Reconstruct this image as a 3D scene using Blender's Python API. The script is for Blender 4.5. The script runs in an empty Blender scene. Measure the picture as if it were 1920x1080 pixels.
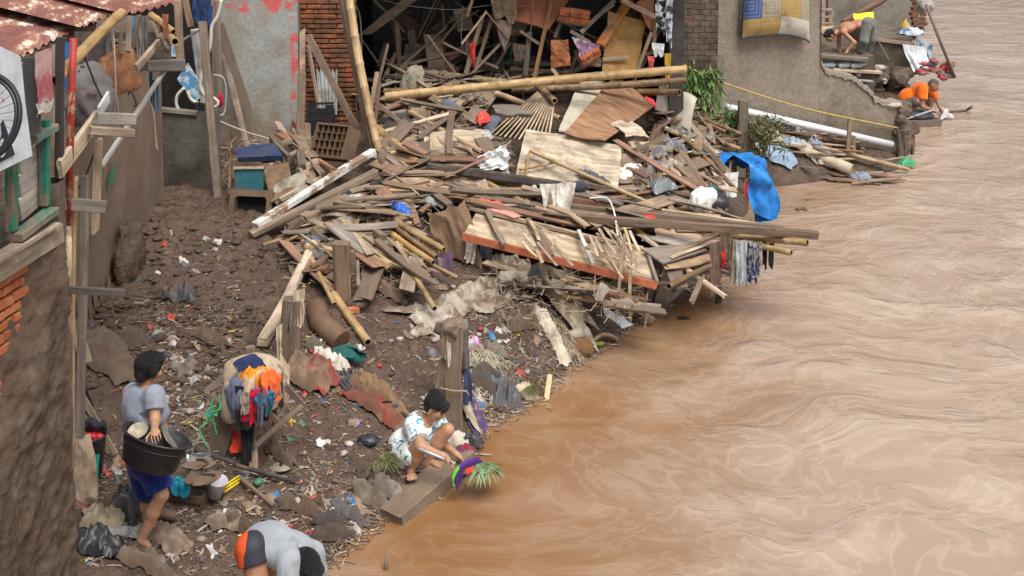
import bpy, math, random
import numpy as np
from mathutils import Vector, Matrix, Quaternion
R = random.Random(11)
rad = math.radians
SC = bpy.context.scene
COL = SC.collection
V = Vector
# ---------------------------------------------------------------- camera
CAMY, CAMZ, F, PITCH, PCY = -1.46, 5.53, 2446.0, rad(5), -106.   # a shifted lens keeps the uprights upright
S = 1.13
SP, CP = math.sin(PITCH), math.cos(PITCH)
def ray(px, py):
    dx, dy = (px-960)/F, (PCY-py)/F
    return V((dx, CP+dy*SP, -SP+dy*CP))
def Z(px, py, z):                       # point of the sight line at height z
    d = ray(px, py); t = (z-CAMZ)/d.z
    return V((0, CAMY, CAMZ))+d*t
def Y(px, py, y):                       # point of the sight line at distance y
    d = ray(px, py); t = (y-CAMY)/d.y
    return V((0, CAMY, CAMZ))+d*t
cam = bpy.data.cameras.new('camera'); cam.sensor_width = 36; cam.lens = F/1920*36
cam.shift_y = (PCY-540)/1920; cam.clip_end = 500; cam.clip_start = .1
camo = bpy.data.objects.new('camera', cam); COL.objects.link(camo)
camo.location = (0, CAMY, CAMZ); camo.rotation_euler = (math.pi/2-PITCH, 0, 0)
SC.camera = camo
SC.view_settings.view_transform = 'Standard'; SC.view_settings.look = 'None'; SC.view_settings.exposure = 0
# ---------------------------------------------------------------- numpy noise
def _h(ix, iy, iz, seed):
    n = (ix*374761393+iy*668265263+iz*2147483647+seed*974634777) & 0xffffffff
    n = ((n ^ (n >> 13))*1274126177) & 0xffffffff
    n = n ^ (n >> 16)
    return (n & 0xffff)/32767.5-1
def vn(x, y, z=None, seed=0):
    x = np.asarray(x, float); y = np.asarray(y, float); z = np.zeros_like(x) if z is None else np.asarray(z, float)
    xi = np.floor(x).astype(np.int64); yi = np.floor(y).astype(np.int64); zi = np.floor(z).astype(np.int64)
    fx, fy, fz = x-xi, y-yi, z-zi
    fx = fx*fx*(3-2*fx); fy = fy*fy*(3-2*fy); fz = fz*fz*(3-2*fz)
    r = 0
    for a in (0, 1):
        for b in (0, 1):
            for c in (0, 1):
                w = (fx if a else 1-fx)*(fy if b else 1-fy)*(fz if c else 1-fz)
                r = r+w*_h(xi+a, yi+b, zi+c, seed)
    return r
def fbm(x, y, z=None, o=4, seed=0, ridge=False):
    x = np.asarray(x, float); y = np.asarray(y, float); z = np.zeros_like(x) if z is None else np.asarray(z, float)
    s = 0; a = 1; n = 0
    for i in range(o):
        v = vn(x, y, z, seed+i*17)
        if ridge: v = 1-2*np.abs(v)
        s = s+a*v; n += a; a *= .5
        x = x*2.03+1.7; y = y*2.03-3.1; z = z*2.03+.9
    return s/n
# ---------------------------------------------------------------- surfaces from control points
class TPS:
    def __init__(s, pts, lam=.02):
        P = np.array([[p[0], p[1]] for p in pts]); z = np.array([p[2] for p in pts])
        n = len(P); d = np.linalg.norm(P[:, None]-P[None], axis=2)
        K = s.k(d)+lam*np.eye(n); A = np.zeros((n+3, n+3)); A[:n, :n] = K
        A[:n, n] = 1; A[:n, n+1:] = P; A[n, :n] = 1; A[n+1:, :n] = P.T
        w = np.linalg.solve(A, np.r_[z, 0, 0, 0]); s.P, s.w = P, w
    @staticmethod
    def k(d): return np.where(d > 1e-9, d*d*np.log(d+1e-12), 0)
    def __call__(s, x, y):
        x = np.asarray(x, float); y = np.asarray(y, float); sh = x.shape
        q = np.stack([x.ravel(), y.ravel()], 1); out = np.zeros(len(q)); n = len(s.P)
        for i in range(0, len(q), 40000):
            c = q[i:i+40000]; d = np.linalg.norm(c[:, None]-s.P[None], axis=2)
            out[i:i+40000] = s.k(d)@s.w[:n]+s.w[n]+c@s.w[n+1:]
        return out.reshape(sh)
def PL(px, py, P0, dr, off=0.):
    """point of the sight line on the vertical plane through P0 along dr"""
    d = ray(px, py); n = V((dr[1], -dr[0], 0)).normalized(); C = V((0, CAMY, CAMZ))
    return C+d*(((V(P0)+n*off)-C).dot(n)/d.dot(n))
def hit(fn, px, py, dz=0.):
    d = ray(px, py); lo, hi = 4., 40.
    ts = np.linspace(lo, hi, 600)
    g = fn(d.x*ts, CAMY+d.y*ts)+dz-(CAMZ+d.z*ts)
    i = int(np.argmax(g > 0)) if (g > 0).any() else len(ts)-1
    if i > 0:
        a, b = g[i-1], g[i]; t = ts[i-1]+(ts[i]-ts[i-1])*(-a/(b-a) if b != a else 0)
    else: t = ts[0]
    return V((0, CAMY, CAMZ))+d*t
MUD_PX = [(610,1062,0),(690,988,0),(760,945,0),(845,905,0),(905,800,0),(960,772,0),(1015,735,0),(1100,672,0),(1190,606,0),
 (1250,570,0),(1300,520,0),(1350,450,0),(1400,400,0),(1432,352,0),(1500,345,0),(1620,330,0),(1700,312,0),(1728,250,0),(1752,222,0),(1762,150,0),(1745,80,0),(1740,10,0),
 (800,1062,-.35),(1000,900,-.45),(1150,780,-.45),(1280,680,-.45),(1450,540,-.5),(1580,430,-.5),(1790,340,-.5),(1850,215,-.7),(1850,60,-.8),(1900,250,-.8),(1920,140,-.9),(1800,290,-.5),
 (470,1030,.16),(280,1040,.3),(560,950,.2),(640,900,.25),(400,830,.44),(600,800,.36),(740,740,.36),(820,700,.3),(930,640,.3),(1020,610,.3),(720,600,.55),(850,560,.55),(200,850,.5),
 (200,680,.75),(350,520,.9),(500,560,.85),(350,400,1.05),(450,420,1.05),(600,520,.75),(900,450,.6),(1100,480,.35),(1250,430,.3),
 (900,300,1.0),(1100,260,1.0),(1250,300,.7),(800,150,1.25),(1000,120,1.25),(1250,150,1.1),(600,200,1.2),(450,250,1.15),
 (1380,300,.35),(1480,290,.35),(1600,300,.15),(1360,215,.5),(1500,240,.3),(1600,262,.18),(1680,215,.15),(1560,170,.25),(150,1040,.4),(60,1040,.5)]
MUD_PTS = [tuple(Z(p[0], p[1], p[2]*S)) for p in MUD_PX]+[tuple(k*S for k in p) for p in [(5, 20, .25), (5.5, 24, .2), (3.5, 20, .5), (-4, 5, .4), (-1.5, 4.5, .05), (-.6, 5.2, -.3), (3, 5, -1), (5, 9, -1.1), (9, 14, -1.3), (12, 24, -1.3), (9, 34, -1.3), (5, 36, -1), (-1, 36, 1.2), (-6, 30, 1.3), (-6, 18, 1.3), (-6, 11, 1.1)]]
mud_s = TPS(MUD_PTS, .05)
def G(px, py, dz=0.): return hit(mud_s, px, py, dz)
PILE_PX = [(470,450,.98),(560,480,.95),(660,480,.9),(760,500,.82),(865,470,.85),(950,480,.8),(1050,500,.72),(1150,530,.62),(1240,540,.5),(1330,500,.5),(1400,470,.55),
 (480,370,1.2),(560,330,1.35),(690,300,1.42),(700,400,1.12),(820,390,1.1),(900,385,1.05),(1000,390,.98),(1100,395,.92),(1200,410,.85),(1300,415,.78),(1400,430,.7),(1440,400,.4),
 (830,305,1.36),(960,345,1.15),(970,245,1.5),(1165,345,1.0),(1180,265,1.34),(1300,290,.98),(1360,330,.72),(1400,330,.45),
 (720,200,1.7),(850,230,1.6),(1000,180,1.66),(1130,170,1.62),(1260,170,1.5),(1290,220,1.25),(560,240,1.5),(800,120,1.75),(1000,120,1.75),(1200,120,1.65),(460,290,1.35)]
pile_s = TPS([tuple(Z(p[0], p[1], p[2]*S)) for p in PILE_PX], .02)
def PH(px, py, dz=0.): return hit(pile_s, px, py, dz)
# ---------------------------------------------------------------- objects
WM = {}
def place(o, parent, M):
    COL.objects.link(o)
    M = M or Matrix()
    if parent is not None:
        o.parent = parent; o.matrix_parent_inverse = WM[parent.name].inverted()
    o.matrix_basis = M; WM[o.name] = M.copy()
def tag(o, label=None, cat=None, group=None, kind=None):
    if label: o['label'] = label
    if cat: o['category'] = cat
    if group: o['group'] = group
    if kind: o['kind'] = kind
    return o
def thing(name, label, cat, loc=(0, 0, 0), group=None):
    o = bpy.data.objects.new(name, None); o.empty_display_size = .1
    place(o, None, Matrix.Translation(V(loc)))
    return tag(o, label, cat, group)
def fr(x, up=(0, 0, 1)):                # frame with X along x
    x = V(x).normalized(); u = V(up)
    if abs(x.dot(u.normalized())) > .98: u = V((0, 1, 0)) if abs(x.y) < .9 else V((1, 0, 0))
    y = u.cross(x).normalized(); z = x.cross(y)
    return x, y, z
def MT(loc, rz=0, rx=0, ry=0):
    return Matrix.Translation(V(loc))@Matrix.Rotation(rz, 4, 'Z')@Matrix.Rotation(rx, 4, 'X')@Matrix.Rotation(ry, 4, 'Y')
class MB:
    def __init__(s): s.v = []; s.f = []; s.m = []; s.g = []; s.sm = []
    def add(s, vs, fs, mi=0, g=None, smooth=False):
        b = len(s.v); s.v += [tuple(p) for p in vs]
        s.g += [tuple(q) for q in (g if g is not None else vs)]
        s.f += [tuple(i+b for i in f) for f in fs]; s.m += [mi]*len(fs); s.sm += [smooth]*len(fs)
        return s
    def join(s, o):
        b = len(s.v); s.v += o.v; s.g += o.g; s.f += [tuple(i+b for i in f) for f in o.f]; s.m += o.m; s.sm += o.sm; return s
    def build(s, name, mats, parent=None, M=None, auto=True):
        me = bpy.data.meshes.new(name)
        me.from_pydata(s.v, [], s.f)
        for m in (mats if isinstance(mats, (list, tuple)) else [mats]): me.materials.append(m)
        me.polygons.foreach_set('material_index', s.m)
        me.polygons.foreach_set('use_smooth', s.sm)
        a = me.attributes.new('gc', 'FLOAT_VECTOR', 'POINT')
        a.data.foreach_set('vector', np.array(s.g, float).ravel())
        me.validate(); me.update()
        o = bpy.data.objects.new(name, me); place(o, parent, M); return o
    def one(s, name, mats, label, cat, group=None, M=None):
        return tag(s.build(name, mats, None, M), label, cat, group)
    # -- shapes
    def box(s, c, size, M=None, mi=0, ch=.0):
        hx, hy, hz = [k/2 for k in size]; c = V(c)
        vs = [V((x*hx, y*hy, z*hz)) for x in (-1, 1) for y in (-1, 1) for z in (-1, 1)]
        g = [v+V((R.random()*0, 0, 0)) for v in vs]
        if M is not None: vs = [M.to_3x3()@v for v in vs]
        vs = [v+c for v in vs]
        fs = [(0, 1, 3, 2), (4, 6, 7, 5), (0, 4, 5, 1), (2, 3, 7, 6), (0, 2, 6, 4), (1, 5, 7, 3)]
        return s.add(vs, fs, mi)
    def beam(s, p0, p1, w, h, up=(0, 0, 1), roll=0., jag=0., bend=0., n=None, mi=0, ch=.12, taper=1., wob=.012):
        p0, p1 = V(p0), V(p1); d = p1-p0; L = d.length
        x, y, z = fr(d, up)
        if roll:
            q = Quaternion(x, roll); y = q@y; z = q@z
        n = n or max(3, min(9, int(L/.25)+2)); c = min(w, h)*ch
        off = R.random()*30; sec = [(-w/2+c, -h/2), (w/2-c, -h/2), (w/2, -h/2+c), (w/2, h/2-c), (w/2-c, h/2), (-w/2+c, h/2), (-w/2, h/2-c), (-w/2, -h/2+c)]
        vs = []; g = []; by, bz = R.uniform(-1, 1)*bend, R.uniform(-1, 1)*bend
        for i in range(n):
            t = i/(n-1); bow = 4*t*(1-t); k = 1+(taper-1)*t
            cy, cz = by*bow+R.gauss(0, wob*.3)*w, bz*bow
            for j, (a, b) in enumerate(sec):
                e = 0
                if jag and i in (0, n-1): e = R.uniform(-1, 1)*jag
                wj = R.uniform(-1, 1)*min(w, h)*.06
                vs.append(p0+x*(t*L+e)+y*(a*k+cy+wj)+z*(b*k+cz))
                g.append((off+t*L, a+off*.7, b+off*.3))
        fs = []
        for i in range(n-1):
            for j in range(8):
                k = (j+1) % 8; fs.append((i*8+j, i*8+k, (i+1)*8+k, (i+1)*8+j))
        fs.append(tuple(range(7, -1, -1))); fs.append(tuple((n-1)*8+j for j in range(8)))
        return s.add(vs, fs, mi, g)
    def tube(s, pts, r, seg=8, mi=0, caps=True, g0=None, smooth=True, sq=1.):
        pts = [V(p) for p in pts]; n = len(pts); rs = r if isinstance(r, (list, tuple)) else [r]*n
        t = (pts[1]-pts[0]).normalized(); _, y, z = fr(t)
        vs = []; g = []; acc = 0; off = R.random()*20 if g0 is None else g0
        for i, p in enumerate(pts):
            tt = (pts[min(i+1, n-1)]-pts[max(i-1, 0)])
            tt = tt.normalized() if tt.length > 1e-9 else t
            q = t.rotation_difference(tt); y = q@y; z = q@z; t = tt
            if i: acc += (p-pts[i-1]).length
            for j in range(seg):
                a = 2*math.pi*j/seg
                vs.append(p+(y*math.cos(a)+z*math.sin(a)*sq)*rs[i]); g.append((off+acc, math.cos(a)*rs[i]+off, math.sin(a)*rs[i]))
        fs = []
        for i in range(n-1):
            for j in range(seg):
                k = (j+1) % seg; fs.append((i*seg+j, i*seg+k, (i+1)*seg+k, (i+1)*seg+j))
        s.add(vs, fs, mi, g, smooth)
        if caps:
            b = len(s.v)-n*seg
            for ring, flip in ((0, True), (n-1, False)):
                idx = [b+ring*seg+j for j in range(seg)]
                s.f.append(tuple(idx[::-1] if flip else idx)); s.m.append(mi); s.sm.append(False)
        return s
    def bamboo(s, p0, p1, r, seg=10, bend=.01, node=.33, mi=0, dark=1, hollow=True, taper=.92):
        p0, p1 = V(p0), V(p1); L = (p1-p0).length; x, y, z = fr(p1-p0)
        by, bz = R.uniform(-1, 1)*bend*L, R.uniform(-1, 1)*bend*L; ph = R.random()*node
        st = [(0, 1.)]; q = ph
        while q < L-.01:
            if q > .02: st += [(q-.018, 1.), (q-.006, 1.1), (q+.006, 1.1), (q+.018, .99)]
            q += node*R.uniform(.85, 1.15)
        st.append((L, 1.)); st = sorted(st)
        pts = []; rs = []
        for a, k in st:
            t = a/L; bw = 4*t*(1-t); pts.append(p0+x*a+y*by*bw+z*bz*bw); rs.append(r*k*(1+(taper-1)*t))
        s.tube(pts, rs, seg, mi, caps=not hollow, g0=R.randint(0, 40)*1.)
        if hollow:
            for i, sg in ((0, 1), (len(pts)-1, -1)):
                dirn = (pts[1]-pts[0]).normalized() if i == 0 else (pts[-1]-pts[-2]).normalized()*1
                e = pts[i]; _, yy, zz = fr(dirn); ri = rs[i]*.72; dp = dirn*(sg*.05)
                ring = lambda rr, o: [e+o+(yy*math.cos(2*math.pi*j/seg)+zz*math.sin(2*math.pi*j/seg))*rr for j in range(seg)]
                vs = ring(rs[i], V((0, 0, 0)))+ring(ri, V((0, 0, 0)))+ring(ri, dp)
                fs = []
                for j in range(seg):
                    k = (j+1) % seg
                    fs.append((j, seg+j, seg+k, k) if sg > 0 else (j, k, seg+k, seg+j))
                s.add(vs, fs, mi)
                b = len(s.v)-3*seg
                for j in range(seg):
                    k = (j+1) % seg
                    s.f.append((b+seg+j, b+2*seg+j, b+2*seg+k, b+seg+k)); s.m.append(dark); s.sm.append(False)
                s.f.append(tuple(b+2*seg+j for j in range(seg))); s.m.append(dark); s.sm.append(False)
        return s
    def lathe(s, prof, seg=24, M=None, mi=0, sx=1., sy=1., smooth=True, fn=None):
        M = M or Matrix(); vs = []
        for r_, z_ in prof:
            for j in range(seg):
                a = 2*math.pi*j/seg; p = V((r_*math.cos(a)*sx, r_*math.sin(a)*sy, z_))
                if fn: p = fn(p)
                vs.append(M@p)
        fs = []
        for i in range(len(prof)-1):
            for j in range(seg):
                k = (j+1) % seg; fs.append((i*seg+j, i*seg+k, (i+1)*seg+k, (i+1)*seg+j))
        if prof[0][0] > 1e-6: pass
        return s.add(vs, fs, mi, None, smooth)
    def grid(s, fn, nu, nv, mi=0, smooth=True, gfn=None, closed=False):
        vs = []; g = []
        for i in range(nu+1):
            for j in range(nv+1):
                p = fn(i/nu, j/nv); vs.append(p); g.append(gfn(i/nu, j/nv) if gfn else p)
        fs = [(i*(nv+1)+j, (i+1)*(nv+1)+j, (i+1)*(nv+1)+j+1, i*(nv+1)+j+1) for i in range(nu) for j in range(nv)]
        return s.add(vs, fs, mi, g, smooth)
    def plate(s, cs, th, mi=0, sub=1, edge=None, rag=0., g=None, warp=0., seed=0):
        """board through four corners (a, b, c, d in order), with thickness th; edges may be ragged."""
        a, b, c, d = [V(p) for p in cs]; n = (b-a).cross(d-a).normalized()
        if n.z < 0 and abs(n.z) > .2: n = -n
        off = R.random()*20; L, W = (b-a).length, (d-a).length
        N = max(2, min(26, int(L/.06))) if (rag or warp) else sub; K = max(2, min(26, int(W/.06))) if (rag or warp) else sub
        def P(u, v, side):
            p = (a*(1-u)+b*u)*(1-v)+(d*(1-u)+c*u)*v
            if rag:
                e = (b-a).normalized(); f_ = (d-a).normalized()
                r1 = rag*(float(fbm(v*6+seed, seed*3.1))+.3); r2 = rag*(float(fbm(u*6-seed, seed*7.7))+.3)
                p = p+e*(r1*((1-u)**6-u**6))+f_*(r2*((1-v)**6-v**6))
            if warp: p = p+n*warp*float(fbm(u*2.2+seed, v*2.2+seed*1.3, o=2))
            return p+n*(th/2*side)
        vs = []; gg = []
        for side in (1, -1):
            for i in range(N+1):
                for j in range(K+1):
                    vs.append(P(i/N, j/K, side)); gg.append((off+i/N*L, off+j/K*W, side*th))
        q = (N+1)*(K+1); fs = []
        ix = lambda i, j: i*(K+1)+j
        for i in range(N):
            for j in range(K):
                fs.append((ix(i, j), ix(i+1, j), ix(i+1, j+1), ix(i, j+1)))
                fs.append((q+ix(i, j), q+ix(i, j+1), q+ix(i+1, j+1), q+ix(i+1, j)))
        for i in range(N):
            for j, fl in ((0, 0), (K, 1)):
                t = (ix(i, j), q+ix(i, j), q+ix(i+1, j), ix(i+1, j)); fs.append(t[::-1] if fl else t)
        for j in range(K):
            for i, fl in ((0, 1), (N, 0)):
                t = (ix(i, j), q+ix(i, j), q+ix(i, j+1), ix(i, j+1)); fs.append(t[::-1] if fl else t)
        return s.add(vs, fs, mi, gg)
    def prism(s, poly, th, M, mi=0, smooth=False):
        n = len(poly); vs = [M@V((x, y, -th/2)) for x, y in poly]+[M@V((x, y, th/2)) for x, y in poly]
        fs = [tuple(range(n-1, -1, -1)), tuple(range(n, 2*n))]+[(i, (i+1) % n, n+(i+1) % n, n+i) for i in range(n)]
        return s.add(vs, fs, mi, None, smooth)
    def blob(s, c, size, amp=.25, freq=2., seed=0, M=None, mi=0, lev=3, ridge=True, flat=None, smooth=True):
        vs, fs = ICO[lev]; c = V(c); P = np.array(vs); S = np.array(size)
        if amp >= .2: amp *= 1.35; freq *= 1.6
        nz = fbm(P[:, 0]*freq+seed*1.7, P[:, 1]*freq-seed, P[:, 2]*freq+seed*.6, o=4, seed=seed, ridge=ridge)
        P = P*(1+amp*nz)[:, None]*S[None]/2
        if flat is not None: P[:, 2] = np.maximum(P[:, 2], -flat*size[2]/2)
        if M is not None: P = P@np.array(M.to_3x3()).T
        P = P+np.array(c)
        return s.add(P.tolist(), fs, mi, None, smooth)
    def arr(s, verts, faces, mi=0, smooth=True):
        return s.add([tuple(v) for v in verts], [tuple(int(i) for i in f) for f in faces], mi, None, smooth)
def _ico(lev):
    import bmesh
    bm = bmesh.new(); bmesh.ops.create_icosphere(bm, subdivisions=lev, radius=1)
    r = ([tuple(v.co) for v in bm.verts], [tuple(v.index for v in f.verts) for f in bm.faces]); bm.free(); return r
ICO = {k: _ico(k) for k in (1, 2, 3, 4, 5)}
# ---------------------------------------------------------------- cloth helpers
def fold(u, v, seed, fu=5., fv=1.2):
    return float(fbm(u*fu+seed*3.3, v*fv+seed, seed*.37, o=3, seed=seed, ridge=True))
def hang(p0, p1, length, seed, amp=.03, nu=16, nv=14, taper=.7, rag=.15, lean=(0, 0, 0), over=0.):
    """cloth hanging down from the edge p0-p1"""
    p0, p1 = V(p0), V(p1); e = p1-p0; nrm = V((e.y, -e.x, 0))
    nrm = nrm.normalized() if nrm.length > 1e-6 else V((0, -1, 0))
    m = MB(); mid = (p0+p1)/2; lean = V(lean)
    def P(u, v):
        k = 1+(taper-1)*v; p = mid+e*((u-.5)*k)
        ln = length*(1-rag*(.5+.5*float(vn(u*4.3+seed, seed*1.1))))
        a = amp*(.35+v)
        return p+V((0, 0, -ln*v))+nrm*(a*fold(u, v, seed))+lean*v*v+e*(.08*float(vn(v*3+seed, u*2))*v)
    m.grid(P, nu, nv); return m
def drape(a, b, c, d, seed, amp=.04, sag=0., nu=18, nv=18, fu=3., fv=3., rag=.0, onto=None, lift=.01):
    a, b, c, d = [V(p) for p in (a, b, c, d)]; n = (b-a).cross(d-a).normalized()
    if n.z < 0: n = -n
    m = MB()
    def P(u, v):
        uu, vv = u, v
        if rag:
            uu = u+rag*float(fbm(v*5+seed, seed*2.))*(2*u-1); vv = v+rag*float(fbm(u*5-seed, seed*4.))*(2*v-1)
        p = (a*(1-uu)+b*uu)*(1-vv)+(d*(1-uu)+c*uu)*vv
        p = p+n*(amp*fold(u, v, seed, fu, fv))-V((0, 0, sag*4*u*(1-u)*4*v*(1-v)))
        if onto is not None:
            z = float(onto(p.x, p.y))+lift; p.z = max(p.z, z+amp*.5*(1+fold(u, v, seed, fu, fv)))
        return p
    m.grid(P, nu, nv); return m
def lay(c, L, W, rz, seed, fn, amp=.03, rag=.12, nu=20, nv=14, fu=4., fv=2., lift=.015, curve=0.):
    """cloth or sheet lying on the surface fn"""
    c = V(c); cs, sn = math.cos(rz), math.sin(rz); m = MB()
    us, vs = np.meshgrid(np.linspace(-.5, .5, nu+1), np.linspace(-.5, .5, nv+1), indexing='ij')
    ru = 1+rag*fbm(vs*2.6+seed, us*0+seed*2., o=2)*2.2; rv = 1+rag*fbm(us*3.2-seed, us*0+seed*4., o=2)*2.2
    x = us*L*ru; y = vs*W*rv+curve*np.sin(us*3.1)*W
    wx = c.x+x*cs-y*sn; wy = c.y+x*sn+y*cs
    f = fbm(us*fu*L/W+seed*3.3, vs*fv+seed, us*0+seed*.37, o=4, seed=seed, ridge=True)
    wz = fn(wx, wy)+lift+amp*(f+.55)*(1-.75*(np.abs(us)*2)**4)*(1-.85*(np.abs(vs)*2)**4)
    def P(u, v):
        i, j = int(round(u*nu)), int(round(v*nv)); return (wx[i, j], wy[i, j], wz[i, j])
    m.grid(P, nu, nv); return m
def rope(pts, r, mat, label, cat='rope', name='rope', sub=6):
    m = MB(); m.tube(smooth_path(pts, sub), r, 6); return m.one(name, mat, label, cat)
def smooth_path(pts, sub=6):
    P = [V(p) for p in pts]; out = []
    for i in range(len(P)-1):
        a = P[max(i-1, 0)]; b = P[i]; c = P[i+1]; d = P[min(i+2, len(P)-1)]
        for k in range(sub):
            t = k/sub; out.append(.5*((2*b)+(c-a)*t+(2*a-5*b+4*c-d)*t*t+(3*b-a-3*c+d)*t**3))
    out.append(P[-1]); return out
def dome(c, rx, ry, rz_, az0, az1, el0, el1, seed, amp=.03, drop=0., nu=24, nv=18, rag=.2, lump=.35):
    m = MB(); c = V(c)
    def P(u, v):
        az = rad(az0+(az1-az0)*u); vv = v*(1+rag*float(vn(u*6+seed, seed*1.3))); el = rad(el1+(el0-el1)*vv); f = 1+1.5*amp/rx*(fold(u, v*.5, seed, 7, 2.)*(.35+v)+.25*float(fbm(u*14, v*9, seed*1., o=2)))
        f += lump*float(fbm(math.cos(az)*1.6+seed, math.sin(az)*1.6, el*1.6, o=3, seed=seed))
        ce = max(math.cos(el), .0); z = math.sin(el)*rz_
        d = drop*max(0, vv-.55)/.45
        return c+V((math.cos(az)*ce*rx*f, math.sin(az)*ce*ry*f, z-d))
    m.grid(P, nu, nv); return m
# ---------------------------------------------------------------- materials
class NT:
    def __init__(s, name):
        s.m = bpy.data.materials.new(name); s.m.use_nodes = True
        s.t = s.m.node_tree; s.b = s.t.nodes['Principled BSDF']; s.out = s.t.nodes['Material Output']
    def n(s, ty, **kw):
        x = s.t.nodes.new(ty)
        for k, v in kw.items():
            if hasattr(x, k) and k not in ('Scale', 'Detail'): setattr(x, k, v)
            else: x.inputs[k.replace('_', ' ')].default_value = v
        return x
    def l(s, a, b): s.t.links.new(a, b)
    def pos(s): return s.n('ShaderNodeNewGeometry').outputs['Position']
    def gc(s): return s.n('ShaderNodeAttribute', attribute_name='gc').outputs['Vector']
    def obj(s): return s.n('ShaderNodeTexCoord').outputs['Object']
    def map(s, vec, sc=(1, 1, 1), rot=(0, 0, 0), loc=(0, 0, 0)):
        x = s.n('ShaderNodeMapping'); x.inputs['Scale'].default_value = sc; x.inputs['Rotation'].default_value = rot; x.inputs['Location'].default_value = loc
        s.l(vec, x.inputs['Vector']); return x.outputs['Vector']
    def noise(s, vec, scale, detail=5., rough=.55, dist=0., ty=None):
        x = s.n('ShaderNodeTexNoise'); x.inputs['Scale'].default_value = scale; x.inputs['Detail'].default_value = detail
        x.inputs['Roughness'].default_value = rough; x.inputs['Distortion'].default_value = dist
        if ty: x.noise_type = ty
        s.l(vec, x.inputs['Vector']); return x.outputs['Fac']
    def ramp(s, fac, stops):
        x = s.n('ShaderNodeValToRGB'); cr = x.color_ramp
        while len(cr.elements) < len(stops): cr.elements.new(.5)
        for e, (p, c) in zip(cr.elements, stops):
            e.position = p; e.color = (*c, 1) if hasattr(c, '__len__') else (c, c, c, 1)
        s.l(fac, x.inputs['Fac']); return x.outputs['Color']
    def mix(s, fac, a, b, bt='MIX'):
        x = s.n('ShaderNodeMix', data_type='RGBA', blend_type=bt)
        for v, i in ((fac, 0), (a, 6), (b, 7)):
            if isinstance(v, bpy.types.NodeSocket): s.l(v, x.inputs[i])
            else: x.inputs[i].default_value = v if i == 0 else ((*v, 1) if len(v) == 3 else v)
        return x.outputs[2]
    def math(s, op, a, b=None, c=None, clamp=False):
        x = s.n('ShaderNodeMath', operation=op, use_clamp=clamp)
        for i, v in enumerate((a, b, c)):
            if v is None: continue
            if isinstance(v, bpy.types.NodeSocket): s.l(v, x.inputs[i])
            else: x.inputs[i].default_value = v
        return x.outputs[0]
    def rnd(s): return s.n('ShaderNodeObjectInfo').outputs['Random']
    def nz(s):
        x = s.n('ShaderNodeSeparateXYZ'); s.l(s.n('ShaderNodeNewGeometry').outputs['Normal'], x.inputs[0]); return x.outputs[2]
    def bump(s, h, strength=.3, dist=.01):
        x = s.n('ShaderNodeBump'); x.inputs['Strength'].default_value = strength; x.inputs['Distance'].default_value = dist
        s.l(h, x.inputs['Height']); s.l(x.outputs['Normal'], s.b.inputs['Normal'])
    def vary(s, col, amt=.25, hue=.0):
        r = s.rnd(); k = s.math('MULTIPLY_ADD', r, 2*amt, 1-amt)
        x = s.n('ShaderNodeHueSaturation'); s.l(k, x.inputs['Value']); s.l(col, x.inputs['Color'])
        if hue:
            q = s.math('FRACT', s.math('MULTIPLY', r, 7.31)); s.l(s.math('MULTIPLY_ADD', q, 2*hue, 1-hue), x.inputs['Saturation'])
        return x.outputs['Color']
    def mud(s, col, amt, scale=5., c=(.088, .055, .036)):
        if amt <= 0: return col, None
        f = s.noise(s.pos(), scale, 7, .65)
        f = s.ramp(f, [(max(0, .62-amt*.6), 0.), (min(1, .78-amt*.45), 1.)])
        f = s.math('MULTIPLY', f, min(1, .55+amt*.5))
        return s.mix(f, col, c), f
    def fin(s, col, rough=.7, spec=.3, metal=0.):
        if isinstance(col, bpy.types.NodeSocket): s.l(col, s.b.inputs['Base Color'])
        else: s.b.inputs['Base Color'].default_value = (*col, 1)
        if isinstance(rough, bpy.types.NodeSocket): s.l(rough, s.b.inputs['Roughness'])
        else: s.b.inputs['Roughness'].default_value = rough
        s.b.inputs['Specular IOR Level'].default_value = spec; s.b.inputs['Metallic'].default_value = metal
        return s.m
_mc = {}
def memo(f):
    def w(*a, **k):
        key = (f.__name__, a, tuple(sorted(k.items())))
        if key not in _mc: _mc[key] = f(*a, **k)
        return _mc[key]
    return w
def mulc(c, k): return tuple(x*k for x in c)
@memo
def wood(c=(.26, .18, .115), mud=.3, rough=.78, grain=1., vary=.25):
    a_ = sum(c)/3; c = tuple((k*.85+a_*.15)*1.28 for k in c); t = NT('wood'); g = t.gc()
    n1 = t.noise(t.map(g, (1.6, 34*grain, 34*grain)), 1, 6, .6, .3)
    n2 = t.noise(t.map(g, (2.2, 7, 7)), 1, 4, .6)
    col = t.ramp(n1, [(.28, mulc(c, .42)), (.5, c), (.74, mulc(c, 1.45))])
    col = t.mix(t.ramp(n2, [(.35, .75), (.65, 0.)]), col, mulc((c[0]*.8, c[1]*.85, c[2]*.95), .6))
    kn = t.noise(t.map(g, (5, 14, 14)), 1, 2)
    col = t.mix(t.ramp(kn, [(.7, 0.), (.76, .7)]), col, mulc(c, .3))
    col = t.vary(col, vary, .15)
    col, f = t.mud(col, mud, 5., (.16, .115, .082))
    t.bump(t.math('ADD', n1, t.noise(t.pos(), 60, 3)), .45, .006)
    return t.fin(col, rough, .25)
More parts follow.
